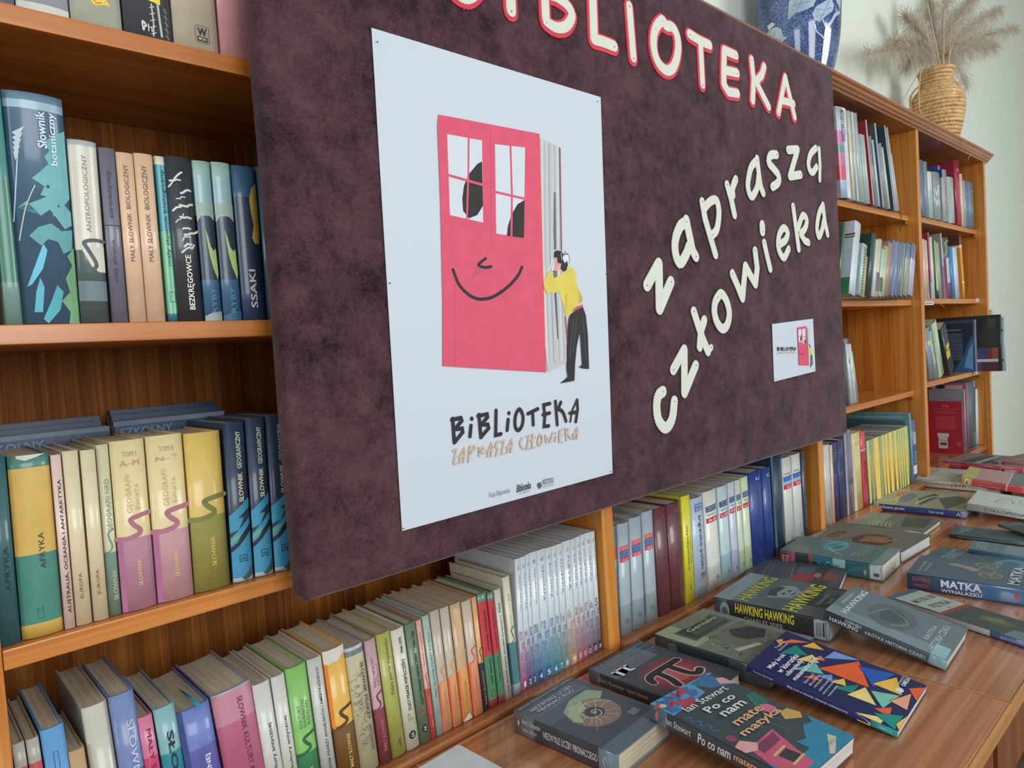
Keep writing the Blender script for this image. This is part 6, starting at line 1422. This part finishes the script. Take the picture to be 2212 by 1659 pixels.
lie_book((1811, 1127), (1997, 1151), (1857, 1103), 0.013, (0.014, 0.014, 0.014), (92, 100, 90), 'thin glossy book with pale fern leaves over dark green, nearest the third bay foot', D=(2037.5, 1124), pages=(206, 204, 180), minh=0.235,
         cover=[('r', 0, 1, 0, 1, (96, 108, 102)), ('r', 0, 1, 0.55, 1, (130, 140, 128)), ('p', [(0.2, 0.3), (0.9, 0.4), (1, 0.1), (0.3, 0.05)], (66, 76, 74)), ('p', [(0.2, 0.9), (0.6, 0.7), (0.9, 0.9), (0.5, 1.0)], (150, 156, 136))] + [('s', [(0.1, 0.40 + 0.05 * k), (0.30, 0.44 + 0.05 * k), (0.42, 0.40 + 0.05 * k)], 0.02, (170, 176, 130), False, True) for k in range(6)])
lie_book((1885, 1087), (2103, 1108), (1936, 1056), 0.021, (0.022, 0.022, 0.022), [(0.05, (110, 130, 160)), (0.93, (30, 56, 118)), (1, (190, 198, 204))], 'wide glossy book with a royal blue spine and a bright scenery cover', pages=(200, 200, 196), minh=0.262, D=(2109, 1070),
         spine=[ht('Rowery górskie', 0.88, 0.64, 0.22, 0.80, (220, 224, 232), 0.014), ht('Testy i porady', 0.38, 0.22, 0.28, 0.68, (220, 224, 232), 0.01), ('s', [(0.3, 0.50), (0.6, 0.46), (0.3, 0.44), (0.7, 0.42)], 0.06, (90, 120, 176)), ('s', [(0.3, 0.09), (0.7, 0.07), (0.3, 0.06)], 0.12, (210, 216, 226)), ('p', [(0.2, 0.98), (0.7, 0.95), (0.2, 0.945)], (60, 70, 80))],
         cover=[('r', 0, 1, 0, 1, (140, 148, 128)), ('p', [(0, 0.75), (1, 0.8), (1, 1), (0, 1)], (164, 168, 140)), ('e', 0.5, 0.72, 0.3, 0.08, (104, 116, 136)), ('p', [(0.5, 0.86), (0.8, 0.9), (0.9, 0.8), (0.6, 0.78)], (176, 120, 90)), ('p', [(0.1, 0.5), (0.5, 0.6), (0.9, 0.5), (0.7, 0.4), (0.4, 0.45)], (80, 88, 78)), ('p', [(0.0, 0.2), (0.6, 0.4), (0.9, 0.2), (0.6, 0.08)], (88, 96, 92)), ('p', [(0.7, 0.0), (1, 0.0), (1, 0.25), (0.8, 0.2)], (150, 140, 90)), ('s', [(0.05, 0.95), (0.3, 0.88), (0.2, 0.80), (0.5, 0.84)], 0.03, (196, 180, 120), False, True), ('s', [(0.2, 0.56), (0.6, 0.50), (0.8, 0.34)], 0.03, (180, 186, 170), False, True)])
lie_book((2089, 1087), (2286, 1119), (2121, 1061), 0.022, (0.045, 0.024, 0.045), (196, 206, 200), 'pale grey white book titled in spaced grey capitals, overlapping the royal blue spined one', pages=(206, 204, 200), sag=0.001,
         spine=[ht('CYKLOPEDIA', 0.80, 0.34, 0.28, 0.70, (80, 96, 106), 0.006)],
         cover=[('r', 0, 1, 0, 1, (184, 196, 190)), ('s', [(0.4, 0.9), (0.7, 0.8), (0.75, 0.6), (0.45, 0.5)], 0.012, (150, 160, 156), False, True), ('s', [(0.35, 0.72), (0.65, 0.66), (0.65, 0.56), (0.4, 0.52)], 0.016, (180, 110, 90), False, True), ('s', [(0.3, 0.86), (0.55, 0.52)], 0.012, (140, 152, 150)), ('s', [(0.45, 0.40), (0.6, 0.46), (0.85, 0.42), (0.85, 0.30)], 0.014, (140, 152, 150), False, True)])
lie_book((1955, 1033), (2160, 1050), (2000.6, 1009), 0.027, (0.028, 0.028, 0.028), (202, 206, 196), 'white book with a red rounded title and a drawn motorbike on the cover', pages=(200, 198, 190),
         spine=[ht('motocykle', 0.78, 0.34, 0.30, 0.76, (164, 50, 56), 0.014), ht('ilustrowana historia', 0.30, 0.04, 0.36, 0.54, (140, 140, 140)), ('p', [(0.4, 0.95), (0.6, 0.90), (0.4, 0.90)], (50, 60, 80))],
         cover=[('r', 0, 1, 0, 1, (176, 182, 170)), ct('MOTO', 0.2, 0.85, 0.80, 0.94, (196, 130, 110), 0.02), ('s', [(0.5, 0.42), (0.66, 0.48), (0.78, 0.42), (0.66, 0.36)], 0.03, (120, 104, 98), True, True), ('s', [(0.2, 0.34), (0.36, 0.40), (0.46, 0.34), (0.34, 0.28)], 0.03, (110, 96, 92), True, True), ('p', [(0.3, 0.36), (0.6, 0.48), (0.68, 0.40), (0.4, 0.30)], (100, 80, 76)), ('s', [(0.40, 0.52), (0.60, 0.44)], 0.02, (90, 76, 70))])
lie_book((2077, 1031), (2260, 1059), (2118, 1011.5), 0.026, (0.055, 0.028, 0.055), [(0.44, (204, 64, 68)), (0.455, (226, 220, 200)), (0.87, (196, 62, 72)), (1, (220, 184, 92))], 'red and yellow book overlapping the white motorbike book', pages=(200, 196, 190), sag=0.001,
         spine=[('r', 0.1, 0.9, 0.905, 0.955, (202, 206, 208)), ('p', [(0.2, 0.945), (0.7, 0.93), (0.2, 0.915)], (40, 50, 60)), ht('SAMOCHODÓW', 0.82, 0.52, 0.14, 0.46, (226, 150, 150), 0.008), ht('ENCYKLOPEDIA', 0.83, 0.62, 0.58, 0.76, (232, 140, 110))],
         cover=[('r', 0, 1, 0.84, 1, (176, 170, 110)), ('r', 0, 1, 0.44, 0.84, (168, 140, 136)), ('r', 0, 1, 0.0, 0.43, (96, 116, 116)), ('r', 0, 1, 0.43, 0.44, (206, 200, 190))])
lie_book((2034, 996.5), (2208.6, 1011.5), (2077.5, 977.6), 0.027, (0.028, 0.028, 0.028), [(0.75, (160, 28, 52)), (1, (190, 84, 96))], 'red hardback with a dark car picture lying closest to the far shelf', pages=(180, 170, 160),
         spine=[('r', 0.2, 0.8, 0.20, 0.26, (196, 200, 200)), ('r', 0.3, 0.7, 0.21, 0.25, (50, 50, 60)), ('r', 0.6, 0.75, 0.0, 1.0, (190, 90, 104))],
         cover=[('r', 0, 1, 0, 1, (140, 110, 112)), ('p', [(0.1, 0.8), (0.9, 0.75), (0.9, 0.4), (0.1, 0.45)], (64, 78, 82)), ('p', [(0.1, 0.62), (0.9, 0.58), (0.9, 0.52), (0.1, 0.55)], (156, 166, 164)), ('r', 0, 1, 0.0, 0.35, (150, 150, 136))])
lie_book((2144, 994), (2290, 1016), (2178.5, 974), 0.0125, (0.042, 0.030, 0.042), [(0.86, (168, 40, 66)), (1, (190, 192, 196))], 'slim red brown book on top of the red hardback at the right edge', pages=(190, 180, 170), sag=0.0006,
         spine=[ht('AUTA SPORTOWE 2000', 0.80, 0.30, 0.25, 0.75, (226, 200, 206), 0.01), ('p', [(0.3, 0.96), (0.7, 0.93), (0.3, 0.90)], (60, 60, 76))], cover=[('r', 0, 1, 0, 1, (120, 88, 88)), ('s', [(0.3, 0.8), (0.6, 0.74), (0.4, 0.66), (0.7, 0.6), (0.5, 0.5)], 0.04, (160, 140, 124), False, True)])
lie_book((2049, 1154), (2262, 1178), (2071, 1136.6), 0.009, (0.010, 0.010, 0.010), (48, 70, 76), 'slim dark teal booklet with a pale title, behind the steel blue spined book', pages=(170, 180, 180), sag=0.0004, paper=True,
         spine=[('r', 0.3, 0.6, 0.1, 0.9, (90, 120, 126))], cover=[('r', 0, 1, 0, 1, (66, 88, 92)), ct('MARS', 0.25, 0.92, 0.80, 0.93, (120, 146, 144), 0.02), ('p', [(0.2, 0.6), (0.8, 0.6), (0.7, 0.3), (0.3, 0.3)], (54, 74, 78))])
lie_book((2155, 1132), (2330, 1192), (2185, 1122), 0.008, (0.022, 0.020, 0.022), (54, 82, 88), 'slim dark booklet pointing at the right edge of the photo, above the teal one', pages=(150, 160, 160), sag=0.0004, paper=True,
         cover=[('r', 0, 1, 0, 1, (70, 92, 92)), ('r', 0.1, 0.9, 0.6, 0.9, (52, 68, 74))])
lie_book((2018 - 24, 1204), None, (2018, 1178), 0.018, (0.019, 0.019, 0.019), [(1, (70, 104, 116))], 'blue grey book mostly hidden behind the steel blue spined one', D=(2203, 1209), pages=(206, 204, 190), minh=0.21,
         cover=[('r', 0, 1, 0, 1, (72, 100, 110)), ct('GENIUSZ', 0.1, 0.95, 0.72, 0.86, (130, 156, 158), 0.02), ('e', 0.5, 0.2, 0.4, 0.15, (90, 140, 156)), ('e', 0.55, 0.2, 0.2, 0.08, (60, 110, 130))])
lie_book((2092, 1186), (2290, 1216), (2111.5, 1169), 0.009, (0.030, 0.021, 0.030), [(1, (66, 110, 134))], 'slim pale blue booklet lying on the blue grey one', pages=(180, 190, 190), sag=0.0004, paper=True,
         cover=[('r', 0, 1, 0, 1, (92, 116, 122)), ct('EINSTEIN', 0.2, 0.95, 0.80, 0.93, (130, 160, 164), 0.02), ('r', 0.1, 0.95, 0.1, 0.6, (106, 134, 140))])
whe = []
for (ca, cb, ra, rb_) in ((0.88, 0.42, 0.13, 0.085), (0.42, 0.36, 0.13, 0.085)):
    whe += [('s', [(ca + ra * math.cos(t * 0.6), cb + rb_ * math.sin(t * 0.6)) for t in range(10)], 0.022, (150, 142, 104), True, True), ('e', ca, cb, ra * 0.75, rb_ * 0.75, (96, 106, 100)), ('e', ca, cb, 0.02, 0.012, (150, 142, 104))]
    whe += [('s', [(ca, cb), (ca + ra * math.cos(t), cb + rb_ * math.sin(t))], 0.006, (150, 142, 104)) for t in (0.3, 1.3, 2.3, 3.3, 4.3, 5.3)]
lie_book((1958.6, 1238), (2240, 1278), (2002, 1201), 0.036, (0.036, 0.036, 0.036), [(1, (48, 90, 130))], 'steel blue spined book with big white slab capitals and a bicycle drawing', pages=(206, 200, 186),
         spine=[ht('KATRINE', 0.95, 0.80, 0.58, 0.84, (190, 84, 72), 0.01), ht('MARÇAL', 0.94, 0.81, 0.18, 0.42, (190, 84, 72), 0.01), ht('MATKA', 0.72, 0.40, 0.42, 0.88, (222, 226, 228), 0.03), ht('WYNALAZKU', 0.72, 0.40, 0.10, 0.32, (222, 226, 228), 0.02), ('e', 0.5, 0.14, 0.16, 0.02, (196, 80, 66))],
         cover=[('r', 0, 1, 0, 1, (82, 104, 116))] + whe + [('s', [(0.42, 0.36), (0.62, 0.48), (0.86, 0.44), (0.66, 0.34), (0.42, 0.36)], 0.014, (160, 150, 120)), ('p', [(0.5, 0.5), (0.62, 0.62), (0.7, 0.74), (0.78, 0.68), (0.7, 0.52), (0.58, 0.46)], (150, 146, 130)), ct('KATRINE', 0.15, 0.66, 0.90, 0.93, (176, 186, 190)), ct('MARÇAL', 0.2, 0.66, 0.85, 0.88, (176, 186, 190)), ct('MATKA', 0.12, 0.98, 0.13, 0.22, (190, 200, 206), 0.03), ct('WYNALAZKU', 0.06, 0.98, 0.03, 0.10, (180, 190, 196), 0.02)])
lie_book((1915, 1290), (2192, 1379.5), (1941, 1262), 0.013, (0.014, 0.014, 0.014), [(0.28, (48, 84, 140)), (1, (200, 206, 204))], 'book with pale panelled cover top and blue spine end, beside the propped grey one', pages=(206, 206, 200),
         spine=[ht('JEDNOŚĆ', 0.22, 0.06, 0.3, 0.7, (200, 214, 230), 0.01)], minh=0.30,
         cover=[('r', 0, 1, 0, 1, (66, 80, 76)), ('r', 0.08, 1, 0.62, 0.95, (166, 178, 166)), ('r', 0, 1, 0.58, 0.62, (140, 70, 66)), ('r', 0, 1, 0.95, 1, (70, 100, 130)), ('r', 0.0, 0.4, 0.0, 0.2, (110, 124, 130)), ('p', [(0.4, 0.42), (0.7, 0.46), (0.8, 0.34), (0.6, 0.22), (0.4, 0.26)], (90, 100, 70)), ('p', [(0.5, 0.40), (0.64, 0.42), (0.70, 0.32), (0.56, 0.28)], (110, 118, 86)), ct('MATURA 2001', 0.2, 0.94, 0.80, 0.86, (110, 120, 110), 0.006), ct('FIZYKA', 0.26, 0.86, 0.68, 0.74, (90, 100, 92), 0.006), ('p', [(0.5, 0.66), (0.56, 0.64), (0.53, 0.62)], (80, 70, 66))])

# white card at the near end of the desk
PA = at(990.7, 1607.5, ZT + 0.004, 2); PR = at(1083.8, 1658, ZT + 0.004, 2)
dx_ = (PR - PA).normalized(); dy_ = Vector((dx_.y, -dx_.x, 0))
if dy_.x > 0: dy_ = -dy_
bm = bmesh.new()
cs = []
for cx, cy, a0 in ((0.004, 0.004, 180), (0.293, 0.004, 270), (0.293, 0.206, 0), (0.004, 0.206, 90)):
    for k in range(5):
        a_ = math.radians(a0 + 22.5 * k); cs.append((cx + 0.004 * math.cos(a_), cy + 0.004 * math.sin(a_)))
lo = [bm.verts.new(PA + dx_ * p[0] + dy_ * p[1] + Vector((0, 0, -0.0034))) for p in cs]
hi = [bm.verts.new(PA + dx_ * p[0] + dy_ * p[1]) for p in cs]
for i in range(len(cs)):
    j = (i + 1) % len(cs); bm.faces.new((lo[i], lo[j], hi[j], hi[i]))
bm.faces.new(lo[::-1]); bm.faces.new(hi)
bmesh.ops.recalc_face_normals(bm, faces=bm.faces)
tag(obj('paper_pad', bm, (206, 214, 220)), 'blank white pad of paper at the bottom edge, on the near desk', 'paper')


def strip_thing(name, pts, r, col, label, cat):
    bm = bmesh.new(); tube(bm, pts, r, 5); tag(obj(name, bm, col), label, cat)


# ribbons and straws
X3 = 2.86
strip_thing('bookmark_ribbon', [at(1942, 456, 0.046), at(1947, 464, 0.030), at(1946.5, 478, 0.028), at(1944, 500, 0.029)], 0.0012, (60, 36, 30), 'dark bookmark ribbon hanging over the top shelf edge near the third upright', 'ribbon')
strip_thing('bookmark_string', [at(2020, 648, 0.036), at(2027, 653, 0.028), at(2040, 664, 0.026)], 0.0012, (196, 160, 120), 'pale string hanging over the second shelf edge in the fourth bay', 'string')
P0 = at(2192, 1378, ZT + 0.012, 2)
strip_thing('bookmark_ribbon', [P0, at(2200, 1384, ZT + 0.008, 2), at(2216, 1394, ZT + 0.002, 2)], 0.0008, (30, 40, 80), 'thin dark blue ribbon trailing from the panelled book at the right edge', 'ribbon')

# ------------------------------------------------------------------ blue vase on the cornice
ZC = 0.752
vx, vy = 2.305, 0.150
m, nt, b = new_mat('speckled_cobalt_glaze')
N = nt.nodes.new; Lk = nt.links.new
tc = N('ShaderNodeTexCoord'); n1 = N('ShaderNodeTexNoise'); n1.inputs['Scale'].default_value = 260; n1.inputs['Detail'].default_value = 4; n1.inputs['Roughness'].default_value = 0.7
n2 = N('ShaderNodeTexNoise'); n2.inputs['Scale'].default_value = 14
Lk(tc.outputs['Object'], n1.inputs['Vector']); Lk(tc.outputs['Object'], n2.inputs['Vector'])
ad = N('ShaderNodeMath'); ad.operation = 'MULTIPLY_ADD'; ad.inputs[1].default_value = 0.35
Lk(n2.outputs['Fac'], ad.inputs[0]); Lk(n1.outputs['Fac'], ad.inputs[2])
r = N('ShaderNodeValToRGB'); r.color_ramp.elements.new(0.5)
for e, p, c in zip(r.color_ramp.elements, (0.56, 0.68, 0.80), ((14, 26, 74), (44, 72, 132), (120, 150, 190))):
    e.position = p; e.color = rgb(c)
Lk(ad.outputs[0], r.inputs['Fac']); Lk(r.outputs['Color'], b.inputs['Base Color'])
b.inputs['Roughness'].default_value = 0.12; b.inputs['Coat Weight'].default_value = 1.0; b.inputs['Coat Roughness'].default_value = 0.03
GLAZE = m
vprof = [(0.066, 0.0), (0.070, 0.004), (0.076, 0.02), (0.088, 0.05), (0.101, 0.085), (0.112, 0.13), (0.121, 0.18), (0.127, 0.24), (0.1295, 0.30), (0.127, 0.36), (0.118, 0.42), (0.098, 0.47), (0.070, 0.505), (0.050, 0.525), (0.046, 0.545), (0.056, 0.560), (0.050, 0.560), (0.040, 0.545)]
fine = spline([(a, b2) for a, b2 in vprof], 3)
vase = thing('vase', 'tall glossy cobalt vase with pale leaves and flowers on the cornice behind the board', 'vase', (vx, vy, ZC))
bm = bmesh.new(); lathe(bm, [(p.x, ZC + p.y) for p in fine], 56, 0, (vx, vy, 0))
obj('body', bm, GLAZE, vase)


def vr(z):
    z -= ZC
    for p, q in zip(fine, fine[1:]):
        if p.y <= z <= q.y and q.y > p.y:
            return p.x + (q.x - p.x) * (z - p.y) / (q.y - p.y)
    return 0.1


PH0 = math.atan2(EYE.y - vy, -vx)
U0, PPM = 1724.0, 680.0


def vmap(px, py):
    """zoomed picture coordinates of the vase -> (angle, height)"""
    u, v = 1600 + px / 3.614, py / 3.614
    z = ZC + 0.250 - (v - 5) / PPM + (u - U0) * 0.00042
    s = max(-0.99, min(0.99, (u - U0 - 0.045 * v) / (vr(z) * PPM)))
    return (math.asin(s) * 0.12, z)


def pv(pts, col): return ('p', [vmap(*p) for p in pts], col)


PALE = plain((176, 196, 212), 0.15, 1.0, 0.12); IV = plain((214, 214, 196), 0.15, 1.0, 0.04); VE = plain((104, 134, 176), 0.15, 1.0, 0)
items = [pv([(205, 80), (240, 66), (290, 78), (330, 120), (345, 180), (375, 208), (320, 225), (250, 240), (212, 205), (200, 140)], PALE), pv([(385, -40), (380, 92), (430, 72), (500, 84), (560, 78), (600, -10), (560, -60)], PALE),
         pv([(660, 60), (575, 88), (550, 130), (565, 175), (600, 208), (640, 180), (690, 150), (702, 110), (690, 66)], PALE), pv([(700, -20), (720, 80), (745, 130), (752, 40), (745, -30)], PALE),
         pv([(222, 20), (262, 24), (288, 58), (240, 66)], IV), pv([(200, 66), (232, 78), (248, 130), (210, 112)], IV), pv([(176, 110), (196, 118), (205, 180), (185, 165)], IV), pv([(155, 120), (168, 170), (165, 215), (150, 180)], IV), pv([(142, 120), (150, 170), (146, 205), (136, 160)], IV), pv([(130, 130), (138, 180), (132, 195)], IV),
         pv([(176, 190), (190, 270), (205, 280), (186, 200)], IV), pv([(560, -20), (600, -10), (585, 50)], IV), pv([(610, -20), (640, 10), (645, 62), (618, 40)], IV), pv([(655, -20), (690, 10), (692, 66), (668, 40)], IV),
         pv([(405, 372), (432, 358), (462, 412), (425, 392)], PALE),
         ('s', [vmap(*p) for p in ((742, 150), (712, 175), (690, 215), (655, 262), (645, 300), (634, 400), (618, 520))], 0.010, PALE, False, True), ('s', [vmap(*p) for p in ((626, 200), (645, 250))], 0.006, PALE), ('s', [vmap(*p) for p in ((568, 215), (580, 262), (612, 300), (636, 330))], 0.005, PALE, False, True), ('s', [vmap(*p) for p in ((718, 130), (716, 175))], 0.005, PALE),
         ('s', [vmap(*p) for p in ((240, 232), (225, 258), (218, 290))], 0.005, PALE)]
for pts in (((215, 170), (270, 150), (330, 200)), ((270, 150), (290, 90)), ((250, 155), (225, 100)), ((290, 160), (300, 220)), ((430, 70), (470, 20), (480, -30)), ((470, 20), (540, 40)), ((470, 20), (410, 10)), ((600, 200), (640, 130), (670, 70)), ((640, 130), (690, 120)), ((640, 130), (580, 110)), ((622, 165), (575, 160)), ((622, 165), (675, 155))):
    items.append(('s', [vmap(*p) for p in pts], 0.0016, VE, False, True))
bm, ms = deco_mesh(items, 1.0, 1.0, lambda a, z, e: Vector((a, z, e)), [-0.2 + 0.012 * k for k in range(34)])
for k in range(60):
    bmesh.ops.bisect_plane(bm, geom=bm.verts[:] + bm.edges[:] + bm.faces[:], plane_co=(0, ZC + 0.01 * k, 0), plane_no=(0, 1, 0))
for v in bm.verts:
    a, z, e = v.co; ph = PH0 + a / 0.12; rr_ = vr(z) + 0.0008 + e * 0.6
    v.co = Vector((vx + rr_ * math.cos(ph), vy + rr_ * math.sin(ph), z))
obj('painted_leaves', bm, ms, vase)

# ------------------------------------------------------------------ wicker vase with dried grass
wy = 0.135
wx = at(2024, 220, wy).x
depth = wx * R[0][2] + (wy + 0.88) * R[1][2] - 0.9 * 0.049
k_ = depth / F
wk = thing('wicker_vase', 'coiled straw jug shaped vase with two loop handles on the far end of the cornice', 'vase', (wx, wy, ZC))


def zat(v): return at(2028, v, wy).z - 0.0


zr = [(310, 0.050), (296, 0.062), (276, 0.077), (255, 0.090), (236, 0.099), (219, 0.102), (208, 0.097), (198, 0.083), (188, 0.062), (178, 0.057), (166, 0.060), (154, 0.069), (147, 0.071)]
ztop, zbot = zat(156), ZC
ws = lambda z: ZC + (z - zat(310)) * (ztop - ZC) / (ztop - zat(310))
prof = [(r_, ws(zat(v))) for v, r_ in zr]


def wr_(z):
    for p, q in zip(prof, prof[1:]):
        if p[1] <= z <= q[1] + 1e-6: return p[0] + (q[0] - p[0]) * (z - p[1]) / (q[1] - p[1])
    return prof[-1][0]


STRAW = wood('straw', (158, 112, 62), (204, 160, 104), (230, 196, 146), 'X', 3.0, rough=0.6, coat=0.1)
bm = bmesh.new(); rnd = random.Random(2)
NC = 24; hh = (ztop - ZC) / NC
for c in range(NC):
    z = ZC + hh * (c + 0.5); r0 = wr_(z); n = 72; pts = []
    ph = rnd.random() * 6
    for k in range(n):
        a = 2 * math.pi * k / n
        bump = 0.0034 * abs(math.sin(a * 18 + c * 1.57)) + 0.0010 * noise.noise(Vector((a * 5, c, 0)))
        pts.append((a, r0 + bump, z + 0.0012 * math.sin(a + ph)))
    m_ = 6; rings = []
    for a, rr_, zz in pts:
        rings.append([bm.verts.new((wx + (rr_ + hh * 0.50 * math.cos(q)) * math.cos(a), wy + (rr_ + hh * 0.50 * math.cos(q)) * math.sin(a), zz + hh * 0.56 * math.sin(q))) for q in (2 * math.pi * j / m_ for j in range(m_))])
    for i in range(n):
        A_, B2 = rings[i], rings[(i + 1) % n]
        for j in range(m_):
            f = bm.faces.new((A_[j], B2[j], B2[(j + 1) % m_], A_[(j + 1) % m_])); f.smooth = True
tag(obj('woven_coils', bm, STRAW, wk), kind='stuff')
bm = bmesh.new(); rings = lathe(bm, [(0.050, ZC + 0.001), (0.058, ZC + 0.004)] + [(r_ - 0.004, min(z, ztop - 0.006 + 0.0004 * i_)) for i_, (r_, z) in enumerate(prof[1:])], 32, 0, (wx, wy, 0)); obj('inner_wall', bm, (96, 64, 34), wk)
RT = Vector((R[0][0], R[1][0], 0)).normalized()
for sg, pts in ((-1, [(-0.060, 178), (-0.098, 190), (-0.118, 205), (-0.112, 226)]), (1, [(0.064, 172), (0.092, 180), (0.112, 192), (0.112, 210)])):
    bm = bmesh.new()
    pp = [Vector((wx, wy, ws(zat(v)))) + RT * o for o, v in pts]
    for off in (0.0, 0.0045):
        tube(bm, [p + Vector((0.003 * math.sin(i * 3), off, 0)) for i, p in enumerate(spline(pp, 5))], 0.0032, 6)
    obj('handle', bm, STRAW, wk)
GG = 'feathery dried grass stems in the straw vase'
PL = [(1868, 118, 0.10, 0.5, 'far left wisp'), (1925, 95, 0.13, 1.0, 'left drooping plume'), (1955, 40, 0.20, 0.6, 'upper left plume'), (1958, 150, 0.16, 1.0, 'low left plume'), (2008, 8, 0.16, 0.8, 'plume left of centre'), (2052, -25, 0.20, 0.8, 'tallest middle plume'),
      (2105, -8, 0.12, 1.1, 'plume right of centre'), (2160, 20, 0.16, 1.1, 'upper right plume'), (2196, 62, 0.14, 0.9, 'outermost right plume'), (2150, 100, 0.10, 1.1, 'low right plume'), (2088, 190, 0.20, 0.6, 'plume hanging right of the rim')]
PLUME = [plain((186, 168, 150), 0.85, 0, 0), plain((204, 190, 168), 0.85, 0, 0), plain((222, 212, 184), 0.85, 0, 0)]
rim = Vector((wx, wy, ztop))
for i, (u, v, y, dens, nm) in enumerate(PL):
    tip = at(u, v, y); base = Vector((wx, wy, ZC + 0.12)) + Vector((rnd.uniform(-0.02, 0.02), rnd.uniform(-0.02, 0.02), 0))
    g_ = thing('dried_grass', nm + ' of feathery beige dried grass in the straw vase', 'dried grass', base, GG)
    up = rim + Vector((rnd.uniform(-0.03, 0.03), rnd.uniform(-0.03, 0.03), 0.01)) + (tip - rim).normalized() * 0.02
    midp = rim.lerp(tip, 0.5) + Vector((0, 0, 0.05 if v < 150 else 0.11))
    path = spline([base, up, midp, tip], 8)
    bm = bmesh.new(); tube(bm, path, [0.0022 - 0.0017 * k / (len(path) - 1) for k in range(len(path))], 5)
    obj('stem', bm, (196, 160, 112), g_)
    bm = bmesh.new(); L = len(path); dirn = (tip - rim).normalized()
    for s in range(int(950 * dens)):
        t = rnd.uniform(0.40, 1.0); k = t * (L - 1); a_ = path[int(k)].lerp(path[min(int(k) + 1, L - 1)], k % 1)
        spread = 0.030 + 0.055 * math.sin(math.pi * min(1, (t - 0.36) / 0.64 * 0.8 + 0.1))
        d1 = Vector((rnd.gauss(0, 1), rnd.gauss(0, 0.7), rnd.gauss(0, 1))).normalized()
        p1 = a_ + (d1 * 0.55 + dirn * 0.6) * spread * rnd.uniform(0.3, 0.8)
        p2 = p1 + (d1 * 0.5 + dirn * 0.35 + Vector((0, 0, -0.25))) * spread * rnd.uniform(0.4, 0.9)
        p3 = p2 + (d1 * 0.2 + Vector((0, 0, -0.55))) * spread * rnd.uniform(0.2, 0.6) + Vector((rnd.gauss(0, 0.006), 0, rnd.gauss(0, 0.006)))
        for q in (p1, p2, p3): q.y = min(q.y, 0.296)
        tube(bm, [a_, p1, p2, p3], [0.0006, 0.0005, 0.0004, 0.0003], 3, mi=rnd.choice((0, 0, 0, 1, 1, 2)), cap=False)
    tag(obj('plume', bm, PLUME, g_), kind='stuff')
GSt = 'bare straw stalks in the straw vase'
for i, (u, v, nm) in enumerate(((1985, 20, 'leftmost'), (2003, 5, 'second from the left'), (2040, 20, 'middle'), (2068, 60, 'fourth from the left, bent'), (2056, 40, 'rightmost upright'))):
    tip = at(u, v, wy - 0.05); base = Vector((wx + 0.01 * (i - 2), wy - 0.02, ZC + 0.15))
    bm = bmesh.new(); tube(bm, [base, rim + RT * 0.012 * (i - 2) + Vector((0, -0.03, 0.0)), tip], [0.003, 0.0026, 0.0018], 6)
    tag(obj('straw_stalk', bm, (206, 180, 138)), nm + ' pale bare stalk standing in the straw vase', 'stalk', GSt)
strip_thing('dry_straw', [at(2000, 138, wy - 0.07), at(1990, 150, wy - 0.10), at(1985, 190, wy - 0.13), at(1985, 235, wy - 0.135), at(1993, 258, wy - 0.13)], 0.0026, (206, 172, 116), 'long dry blade hanging down the front of the straw vase', 'straw')
strip_thing('dry_straw', [at(1990, 148, 0.08), at(1965, 190, 0.05), at(1944, 228, 0.03)], 0.0016, (190, 160, 112), 'straight dry blade slanting down left of the straw vase', 'straw')
strip_thing('dry_straw', [at(2078, 303, -0.028), at(2092, 318, -0.034), at(2097, 332, -0.036), at(2091, 345, -0.036)], 0.0012, (190, 140, 90), 'short dry straw hanging over the cornice at its right end', 'straw')
bm = bmesh.new()
for k in range(46):
    u = rnd.choice((rnd.uniform(1912, 1935), rnd.uniform(1978, 1992))); x = at(u, 157 + (u - 1801) * 0.506, -0.02).x
    p0 = Vector((x, rnd.uniform(-0.024, 0.01), ZC + 0.001)); p1 = p0 + Vector((rnd.uniform(-0.02, 0.02), rnd.uniform(-0.02, 0.02), rnd.uniform(0.001, 0.006)))
    tube(bm, [p0, p1], 0.0005, 3)
tag(obj('grass_crumbs', bm, (206, 176, 110)), 'crumbs of dry grass fallen on the cornice', 'grass', kind='stuff')
